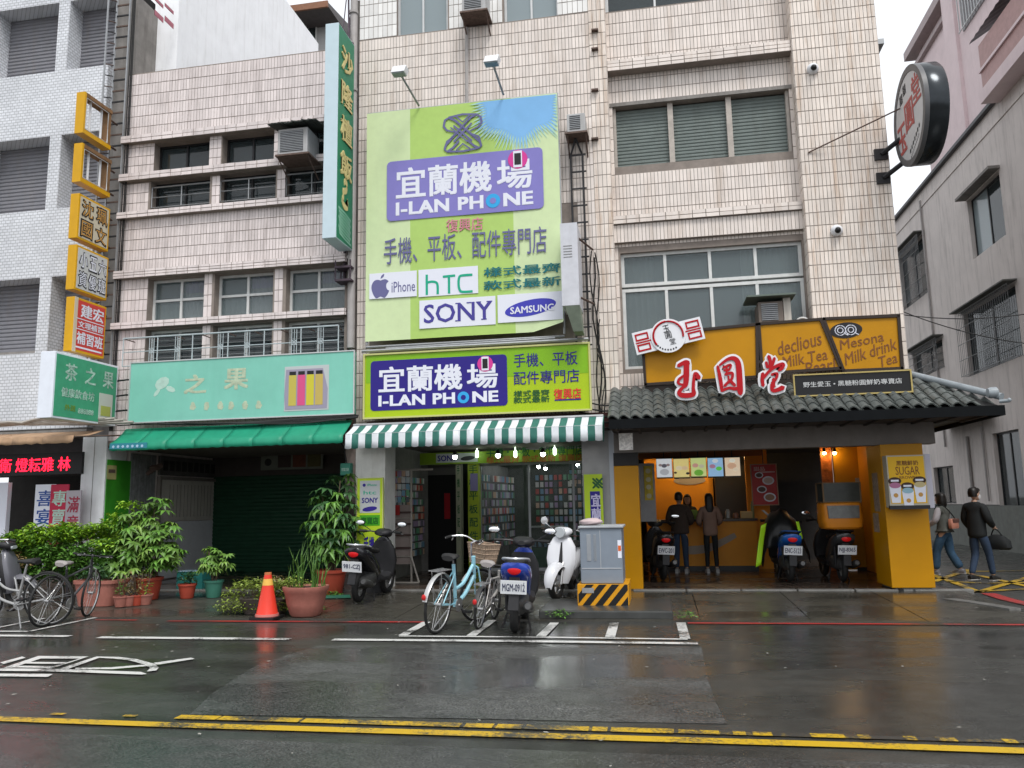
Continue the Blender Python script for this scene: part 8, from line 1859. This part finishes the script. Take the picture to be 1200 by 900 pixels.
    q = MB(); q.tube([(-.25, -.12, .25), (-.45, -.15, .24), (-.55, -.16, .26)], .02, 6); q.tube([(-.55, -.165, .26), (-.60, -.165, .275), (-.90, -.165, .34), (-.93, -.165, .345)], [.03, .055, .06, .035], 12); q.build('exhaust', mat('dark_exhaust', (.09, .09, .09), .35, metal=.6, noise=.2), t, smooth=True)
    q = MB()
    for s_ in (-1, 1): q.tube([(-.30, s_*.10, .26), (-.38, s_*.17, .012)], .012, 6)
    q.build('centre_stand', BLKMET, t)
    q = MB(); q.tube([(-.62, .10, .26), (-.66, .12, .60)], .022, 8); q.build('shock_absorber', BLKMET, t, smooth=True)
    t.matrix_world = Matrix.Translation(loc) @ R_ang(yaw, lean) @ Matrix.Scale(sc, 4)
    return t
def attach(t, mbs): pass
BLUEP = mat('gloss_blue_paint', (.02, .055, .36), .22, noise=.05, coat=.6); BLKP = mat('gloss_black_paint', (.014, .014, .018), .2, coat=.6); WHTP = mat('gloss_white_paint', (.66, .67, .70), .22, coat=.5)
def loc_from_rear(px, py, yaw, sc, z=0, off=.62): b = G(px, py, z); return Vector((b.x, b.y, z)) + Vector((math.cos(yaw), math.sin(yaw), 0))*off*sc
# blue scooter in front
yw = 1.66; s_ = 1.07; L0 = loc_from_rear(603, 742, yw, s_, 0, .66)
sb_ = scooter('scooter', 'blue and black scooter with a big red tail lamp parked on the bay lines', L0, yw, .05, s_, BLUEP, mat('pale_silver_rail', (.5, .52, .55), .3, metal=.5), 'MGM-0912', steer=-.1)
# black scooter left
yw = 1.58; L0 = loc_from_rear(420, 706, yw, 1.0, .06, .66)
scooter('scooter', 'black scooter parked aslant in front of the lime standing sign', L0, yw, .06, 1.08, BLKP, mat('pale_silver_rail', (.5, .5, .5)), '981-CZJ', steer=-.1)
# white retro scooter facing the camera
yw = -PI/2+.02; fx_ = gp(658, 705, .05); 
scooter('scooter', 'white retro scooter facing the street beside the grey utility cabinet', Vector((fx_.x-.02, fx_.y+.62*1.05+.12, .055)), yw-.06, -.04, 1.08, WHTP, CHROME, '236-NBD', style='retro', steer=-.25)
# inside the tea shop arcade
yw = 1.72; L0 = loc_from_rear(777, 680, yw, 1.0, FLOOR, .66)
scooter('scooter', 'black scooter parked just right of the left amber column', L0, yw, .05, 1.05, BLKP, BLKMET, 'EWC-201', style='dark', mirror=True)
yw = 1.58; L0 = loc_from_rear(926, 682, yw, 1.0, FLOOR, .66)
gs = scooter('scooter', 'bright blue electric scooter in the tea shop arcade with a raincoat thrown over it', L0, yw, .05, 1.05, mat('bright_blue_paint', (.01, .10, .40), .25, coat=.5), mat('deep_blue_rail', (.03, .08, .25), .4), 'ENC-5123', style='modern', mirror=False)
yw = 1.62; L1 = loc_from_rear(988, 682, yw, 1.0, FLOOR, .66)
ys = scooter('scooter', 'dark delivery scooter carrying an amber box, parked by the amber partition', L1, yw, .03, 1.05, mat('dark_grey_paint', (.04, .042, .045), .3, coat=.4), BLKMET, 'NJJ-8365', style='modern', mirror=True)
def on(vloc, yaw, sc): return Matrix.Translation(vloc) @ R_ang(yaw, 0) @ Matrix.Scale(sc, 4)
# delivery box and the dark crate above it
M_ = on(L1, 1.62, 1.05)
t = thing('delivery_box', 'rounded amber delivery box with a smoky clear lid on the dark delivery scooter', 'delivery box', (0, 0, 0))
q = MB(); q.loft([(.90, -.74, 0, .24, .29), (.93, -.74, 0, .27, .32), (1.05, -.74, 0, .28, .34), (1.32, -.74, 0, .26, .33), (1.34, -.74, 0, .24, .31)], 26, 5, 'z'); q.build('box_body', mat('amber_box', (.62, .22, .015), .3, noise=.06), t, smooth=40)
q = MB(); q.loft([(1.08, -1.005, 0, .03, .25), (1.29, -.995, 0, .03, .26)], 20, 6, 'z'); q.build('clear_lid', mat('smoky_lid', (.16, .165, .16), .12, noise=.3), t, smooth=40); t.matrix_world = M_
t = thing('crate', 'dark see-through crate standing on top of the amber delivery box', 'crate', (0, 0, 0))
q = MB()
for x in (-.98, -.52):
    for y in (-.30, .30): q.box(x-.012, x+.012, y-.012, y+.012, 1.345, 1.68)
q.box(-.99, -.51, -.31, .31, 1.345, 1.36); q.box(-.99, -.51, -.31, .31, 1.665, 1.68); q.build('crate_frame', mat('brown_crate_frame', (.16, .10, .05), .6), t)
B((-.985, -.975, -.30, .30, 1.36, 1.665)).build('rear_panel', mat('smoky_crate_panel', (.05, .055, .05), .2, noise=.2), t); B((-.52, -.51, -.30, .30, 1.36, 1.665)).build('front_panel', MATS['smoky_crate_panel'], t); t.matrix_world = M_
# raincoat thrown over the blue electric scooter
M_ = on(L0 if False else loc_from_rear(926, 682, 1.58, 1.0, FLOOR, .66), 1.58, 1.05)
t = thing('raincoat', 'black raincoat with a lime reflective stripe draped over the bright blue scooter', 'raincoat', (0, 0, 0))
rng = random.Random(8)
def cloth(a_fun, nu=18, nv=12):
    vs = [a_fun(i/nu, j/nv) for j in range(nv+1) for i in range(nu+1)]; q = MB(); q.add(vs, [(j*(nu+1)+i, j*(nu+1)+i+1, (j+1)*(nu+1)+i+1, (j+1)*(nu+1)+i) for j in range(nv) for i in range(nu)]); return q
def coat(u, v):   # u across (left-right over the handlebar), v from rear (seat) to front
    a = (u-.5)*2; w0 = min(1, v/.22); v = max(0, (v-.22)/.78); top = .84+.44*math.sin(PI*min(1, .25+v*.6))-.10*(1-v); fold = .02*math.sin(a*11+v*6)+.012*math.sin(a*23+v*3)
    y = a*.46*(1+.1*math.sin(v*5)); z = top-.78*abs(a)**2.2*(1.0-.25*v)+fold
    z = max(.22, z); return (-.34+.87*v+.03*math.sin(a*7)-.05*(1-w0), y*(1-.12*abs(a)), z if w0 >= 1 else min(z, .56)+(z-min(z, .56))*w0)
o = cloth(coat).build('coat', mat('black_raincoat', (.012, .013, .013), .35, noise=.2), t, smooth=70); so = o.modifiers.new('s', 'SOLIDIFY'); so.thickness = .008
def stripe(u, v): p = coat(.965-.0*u+.03*u, .05+.5*v); return (p[0]-.06+.16*u, p[1]+.018+.02*u, 1.02-.72*v+.05*u)
def stripe2(u, v): return (-.40+.13*u+.10*v, .475+.015*math.sin(v*6), .96-.66*v)
o = cloth(lambda u, v: (-.42-.03*u+.03*math.sin(v*4), .30+.10*u+.14*v, 1.0-.72*v-.04*u), 4, 10).build('reflective_stripe', mat('lime_fluorescent', (.42, .78, .02), .4), t, smooth=70); so = o.modifiers.new('s', 'SOLIDIFY'); so.thickness = .008
o = cloth(lambda u, v: (-.42+.01*v, -.20-.05*v-.05*u, 1.02-.30*v), 2, 8).build('reflective_stripe', MATS['lime_fluorescent'], t, smooth=70); so = o.modifiers.new('s', 'SOLIDIFY'); so.thickness = .008
o = cloth(lambda u, v: (.15+.02*v, .25+.05*u-.14*v, 1.22-.14*v), 2, 6).build('grey_stripe', mat('grey_reflective', (.3, .32, .3), .4), t, smooth=70); so = o.modifiers.new('s', 'SOLIDIFY'); so.thickness = .008
t.matrix_world = M_
# helmet on the black scooter in the arcade
# scooter tail partly seen at the far left behind the bicycles
p = G(18, 712, .03); scooter('scooter', 'grey scooter half hidden behind the bicycles at the far left', Vector((p.x-.55, 12.0, .03)), .25, .05, 1.05, mat('slate_grey_paint', (.13, .13, .15), .3, coat=.4), mat('pale_silver_rail', (.5, .5, .5)), 'AKG-77', mirror=False)
# ================================================================ people (each built facing +Y, then turned)
SKINM = mat('skin', (.46, .29, .21), .55, noise=.05); HAIRM = mat('black_hair', (.012, .010, .009), .4, noise=.3, nscale=30)
def skin_mesh(name, joints, edges, m, parent, sub=2, root=0):
    """joints: (x,y,z,rx,ry); one vertex per joint, grown with Skin + Subdivision and baked"""
    me = bpy.data.meshes.new(name); me.from_pydata([j[:3] for j in joints], edges, []); ob = bpy.data.objects.new(name, me); COL.objects.link(ob)
    sk = ob.modifiers.new('skin', 'SKIN'); sk.use_smooth_shade = True; sk.branch_smoothing = .6
    if not me.skin_vertices:
        bm = bmesh.new(); bm.from_mesh(me); bm.verts.layers.skin.verify(); bm.to_mesh(me); bm.free()
    for i, j in enumerate(joints):
        d = me.skin_vertices[0].data[i]; d.radius = (j[3], j[4]); d.use_root = (i == root)
    sb = ob.modifiers.new('sub', 'SUBSURF'); sb.levels = sub; sb.render_levels = sub
    dg = bpy.context.evaluated_depsgraph_get(); ev = ob.evaluated_get(dg); nm = bpy.data.meshes.new_from_object(ev)
    bpy.data.objects.remove(ob); nm.name = name; nm.materials.clear(); nm.materials.append(m)
    nm.polygons.foreach_set('use_smooth', [True]*len(nm.polygons))
    o = bpy.data.objects.new(name, nm); COL.objects.link(o); o.parent = parent; return o
def person(label, loc, yaw, H, top_m, leg_m, shoe_m, pose, hair='short', coat_len=.0, mask=False, arm_m=None, top_th=1.0, leg_th=1.0, head_turn=0, flare=False):
    t = thing('person', label, 'person', (0, 0, 0)); k = H/1.68
    hip = .88; P = dict(pelvis=(0, 0, .90), waist=(0, .0, 1.05), chest=(0, .01, 1.24), neck=(0, .0, 1.41), head0=(0, .02, 1.48), sl=(-.165, 0, 1.335), sr=(.165, 0, 1.335), hl=(-.09, 0, .86), hr=(.09, 0, .86))
    P.update(pose)      # el, er elbows; wl, wr wrists; kl, kr knees; al, ar ankles
    def J(n, rx, ry=None): p = P[n]; return (p[0], p[1], p[2], rx, ry or rx)
    names = ['pelvis', 'waist', 'chest', 'neck', 'head0', 'sl', 'el', 'wl', 'sr', 'er', 'wr', 'hl', 'kl', 'al', 'hr', 'kr', 'ar']
    rad = [(.13, .10), (.12, .09), (.14, .095), (.052, .052), (.055, .06), (.042, .042), (.038, .038), (.027, .027), (.042, .042), (.038, .038), (.027, .027), (.085, .085), (.055, .055), (.038, .038), (.085, .085), (.055, .055), (.038, .038)]
    ix = {n: i for i, n in enumerate(names)}
    E_ = [('pelvis', 'waist'), ('waist', 'chest'), ('chest', 'neck'), ('neck', 'head0'), ('chest', 'sl'), ('sl', 'el'), ('el', 'wl'), ('chest', 'sr'), ('sr', 'er'), ('er', 'wr'), ('pelvis', 'hl'), ('hl', 'kl'), ('kl', 'al'), ('pelvis', 'hr'), ('hr', 'kr'), ('kr', 'ar')]
    body = skin_mesh('body', [J(n, *r) for n, r in zip(names, rad)], [(ix[a], ix[b]) for a, b in E_], SKINM, t, 2)
    # head with face joined to the body mesh
    q = MB(); hc = Vector((P['head0'][0], P['head0'][1]+.01, 1.575)); rt = Matrix.Translation(hc) @ Matrix.Rotation(head_turn, 4, 'Z'); q.t = rt
    q.loft([(-.115, 0, .045, .03, .03), (-.10, 0, .035, .05, .055), (-.06, 0, .015, .066, .080), (-.01, 0, .0, .076, .095), (.04, 0, -.005, .077, .098), (.085, 0, -.01, .062, .08), (.112, 0, -.01, .03, .04)], 16, 2.1, 'z')
    q.prism([(-.012, .09, .01), (.012, .09, .01), (.016, .115, -.035), (-.016, .115, -.035)], (0, -.02, -.005)); q.box(-.024, .024, .078, .092, -.068, -.058)
    for s_ in (-1, 1): q.ball((s_*.079, -.005, -.01), .022, 8, 6, .4, .8, 1.3)
    # hands: palm, four bent fingers and a thumb each
    q.t = None
    for e_, w_, s_ in (('el', 'wl', -1), ('er', 'wr', 1)):
        a, b = Vector(P[e_]), Vector(P[w_]); d = (b-a).normalized(); side = d.cross(Vector((0, 0, 1))); side = side.normalized() if side.length > .1 else Vector((0, 1, 0)); n_ = side.cross(d).normalized()
        q.tube([b-d*.01, b+d*.04, b+d*.085], [.024, .034, .028], 8)
        for f in range(4):
            o_ = side*(-.024+.016*f); l = (.062, .072, .068, .052)[f]; q.tube([b+d*.08+o_, b+d*(.08+l*.5)+o_+n_*.004, b+d*(.08+l*.85)+o_+n_*.022], [.0095, .009, .007], 6)
        q.tube([b+d*.03-side*.028, b+d*.055-side*.048+n_*.01, b+d*.082-side*.052+n_*.02], [.011, .010, .008], 6)
    me2 = q.mesh('tmp', SKINM, smooth=60); bm = bmesh.new(); bm.from_mesh(body.data); bm.from_mesh(me2); bm.to_mesh(body.data); bm.free(); body.data.polygons.foreach_set('use_smooth', [True]*len(body.data.polygons))
    for s_ in (-1, 1):
        q = MB(); q.t = rt; q.ball((s_*.03, .083, .012), .011, 8, 6, 1.3, .5, .7); q.build('eye', INKBLK, t, smooth=True)
    # trousers
    lt = leg_th; fr_ = 1.35 if flare else 1.0
    skin_mesh('trousers', [J('pelvis', .148, .118), J('hl', .098*lt), J('kl', .070*lt), (*P['al'][:2], P['al'][2]+.02, .055*lt*fr_, .055*lt*fr_), J('hr', .098*lt), J('kr', .070*lt), (*P['ar'][:2], P['ar'][2]+.02, .055*lt*fr_, .055*lt*fr_), (*P['waist'][:2], 1.0, .135, .11)], [(0, 1), (1, 2), (2, 3), (0, 4), (4, 5), (5, 6), (0, 7)], leg_m, t, 2)
    # coat or top
    th = top_th; low = (0, -.0, .93-coat_len); js = [(low[0], low[1], low[2], .165*th, .135*th), (0, 0, 1.0, .155*th, .125*th), J('chest', .165*th, .125*th), (P['neck'][0], P['neck'][1], 1.435, .082*th, .078*th), J('sl', .075*th), J('el', .060*th), J('wl', .047*th), J('sr', .075*th), J('er', .060*th), J('wr', .047*th)]
    am = arm_m or top_m
    js = [(0, 0, low[2], .165*th, .135*th), (0, 0, 1.02, .150*th, .122*th), (P['chest'][0], P['chest'][1], 1.22, .160*th, .122*th), (0, 0, 1.345, .135*th, .098*th), (P['neck'][0], P['neck'][1], 1.44, .072, .070),
          (P['sl'][0]*.95, 0, 1.355, .082*th, .080*th), J('el', .062*th), J('wl', .046*th), (P['sr'][0]*.95, 0, 1.355, .082*th, .080*th), J('er', .062*th), J('wr', .046*th)]
    jk = skin_mesh('jacket', js, [(0, 1), (1, 2), (2, 3), (3, 4), (3, 5), (5, 6), (6, 7), (3, 8), (8, 9), (9, 10)], top_m, t, 2, 1)
    if am is not top_m:
        jk.data.materials.append(am)
        for f in jk.data.polygons:
            if abs(f.center.x) > .175*th: f.material_index = 1
    # shoes
    for s_, an in ((-1, 'al'), (1, 'ar')):
        a = P[an]; q = MB(); zb_ = a[2]-.085
        q.loft([(a[1]-.075, a[0], zb_+.05, .035, .045), (a[1]-.02, a[0], zb_+.055, .045, .054), (a[1]+.08, a[0], zb_+.04, .048, .038), (a[1]+.16, a[0], zb_+.03, .040, .028), (a[1]+.19, a[0], zb_+.025, .02, .018)], 12, 2.6, 'y'); o = q.build('shoe', shoe_m, t, smooth=True)
        q = MB(); q.loft([(a[1]-.085, a[0], zb_+.012, .035, .012), (a[1]+.08, a[0], zb_+.012, .05, .012), (a[1]+.195, a[0], zb_+.012, .025, .012)], 12, 4, 'y'); q.build('sole', mat('pale_sole', (.4, .39, .37), .6), o)
    # hair
    q = MB(); q.t = rt
    q.loft([(-.055, 0, -.045, .080, .058), (0, 0, -.030, .088, .082), (.045, 0, -.018, .088, .098), (.09, 0, -.012, .074, .092), (.122, 0, -.012, .042, .055), (.130, 0, -.012, .015, .02)], 18, 2.2, 'z')
    q.loft([(.055, 0, .075, .06, .03), (.09, 0, .06, .055, .035), (.11, 0, .04, .04, .04)], 12, 2.2, 'z')
    if hair == 'long':
        q.loft([(-.34, 0, -.085, .05, .02), (-.28, 0, -.09, .085, .035), (-.16, 0, -.085, .092, .045), (-.05, 0, -.055, .092, .06), (.05, 0, -.03, .088, .08)], 16, 2.4, 'z')
    elif hair == 'bob': q.loft([(-.17, 0, -.03, .085, .07), (-.12, 0, -.035, .105, .085), (-.02, 0, -.03, .102, .088), (.06, 0, -.02, .09, .09)], 16, 2.4, 'z')
    o = q.build('hair', HAIRM, t, smooth=True)
    if mask:
        q = MB(); q.t = rt; q.loft([(-.095, 0, .05, .05, .055), (-.05, 0, .035, .070, .082), (-.012, 0, .03, .066, .080)], 16, 2.2, 'z'); q.build('face_mask', mat('white_mask', (.6, .6, .6), .7), t, smooth=True)
    t.matrix_world = Matrix.Translation(loc) @ Matrix.Rotation(yaw, 4, 'Z') @ Matrix.Scale(k, 4)
    return t, P
JEANS = mat('blue_denim', (.035, .08, .14), .85, noise=.25, nscale=12); JEANSD = mat('dark_denim', (.03, .05, .09), .85, noise=.2); BLKCL = mat('black_cloth', (.014, .016, .017), .8, noise=.2)
walk = dict(el=(-.23, -.05, 1.10), er=(.23, .06, 1.10), wl=(-.22, .06, .88), wr=(.20, .20, .92), kl=(-.09, .16, .50), kr=(.09, -.02, .47), al=(-.09, .22, .085), ar=(.09, -.22, .12))
# woman in grey-green vest with a pink bag, walking away to the left
p = G(1112, 674); h1_ = 1.63
t, P = person('woman in a dark vest and wide blue jeans walking by the corner column', (p.x, p.y, 0), .75, h1_, mat('grey_green_vest', (.09, .095, .085), .85, noise=.15), JEANS, mat('grey_shoe', (.2, .2, .22), .6), dict(walk, el=(-.25, .03, 1.12), wl=(-.20, .24, 1.02)), 'bob', .02, arm_m=mat('pale_sleeve', (.36, .34, .36), .85, noise=.1), leg_th=1.25, flare=True, top_th=1.05)
tb_ = t; M_ = t.matrix_world.copy()
bg_ = thing('shoulder_bag', 'small pinkish shoulder bag on the back of the woman in the vest', 'bag', (0, 0, 0))
q = MB(); q.loft([(.96, .03, -.19, .13, .045), (1.0, .03, -.19, .145, .055), (1.12, .03, -.185, .14, .05), (1.16, .03, -.18, .12, .035)], 16, 4, 'z'); q.build('pouch', mat('salmon_leather', (.48, .21, .15), .5, noise=.12), bg_, smooth=40)
q = MB(); q.box(-.07, .16, -.245, -.235, 1.08, 1.16); q.build('flap', mat('brown_flap', (.12, .06, .05), .5), bg_)
q = MB(); q.tube(smooth_line([(.15, -.17, 1.14), (.0, -.15, 1.30), (-.13, -.09, 1.43), (-.15, .06, 1.42), (-.0, .16, 1.2)], 4), .012, 5); q.build('strap', BLKCL, bg_, smooth=True); bg_.matrix_world = M_
# man in black with a bag
p = G(1151, 681); wb = dict(walk, el=(-.23, .0, 1.10), er=(.24, .0, 1.11), wl=(-.20, .16, .90), wr=(.17, .22, .98), kl=(-.09, .02, .47), kr=(.09, .14, .49), al=(-.09, -.14, .10), ar=(.09, .20, .085))
t, P = person('man in a black jacket and face mask walking in the lane', (p.x, p.y, 0), -.95, 1.72, BLKCL, JEANSD, mat('black_boot', (.02, .02, .02), .5), wb, 'short', .17, mask=True, top_th=1.18, head_turn=-.2)
M_ = t.matrix_world.copy(); bgs = thing('handbag', 'soft black bag hanging from the hand of the man in the black jacket', 'bag', (0, 0, 0))
q = MB(); q.loft([(.56, .17, .30, .20, .09), (.60, .17, .30, .24, .12), (.72, .17, .30, .22, .12), (.80, .17, .29, .14, .07), (.83, .17, .29, .06, .03)], 18, 3, 'z'); q.build('pouch', BLKCL, bgs, smooth=50)
q = MB(); q.tube(smooth_line([(.06, .29, .80), (.12, .27, .90), (.17, .26, .93), (.22, .27, .90), (.28, .29, .80)], 4), .012, 5); q.build('handle', BLKCL, bgs, smooth=True); bgs.matrix_world = M_
# customers at the counter
stand = dict(el=(-.24, .04, 1.10), er=(.24, .04, 1.10), wl=(-.18, .22, 1.02), wr=(.18, .22, 1.02), kl=(-.09, .01, .48), kr=(.09, .01, .48), al=(-.10, 0, .085), ar=(.10, 0, .085))
p = G(797, 664, FLOOR)
person('customer in a loose dark brown jacket at the tea counter', (p.x, TB-1.0, FLOOR), -.15, 1.66, mat('dark_brown_jacket', (.055, .040, .032), .85, noise=.2), JEANSD, mat('pale_shoe', (.3, .3, .3), .6), stand, 'short', .12, top_th=1.35)
p = G(835, 664, FLOOR)
person('long-haired customer in a pale brown coat at the tea counter', (F(834, 650, TB-1.0).x, TB-1.0, FLOOR), .1, 1.62, mat('pale_brown_coat', (.24, .155, .12), .85, noise=.12), BLKCL, mat('pale_shoe', (.3, .3, .3)), stand, 'long', .16, top_th=1.12, leg_th=.85)
pp_ = F(806, 600, TB+.75)
person('shop attendant in black behind the tea counter facing the street', (pp_.x, TB+.75, FLOOR), PI, 1.62, BLKCL, BLKCL, BLKCL, stand, 'bob', .05)
bpy.data.objects.remove(TO);
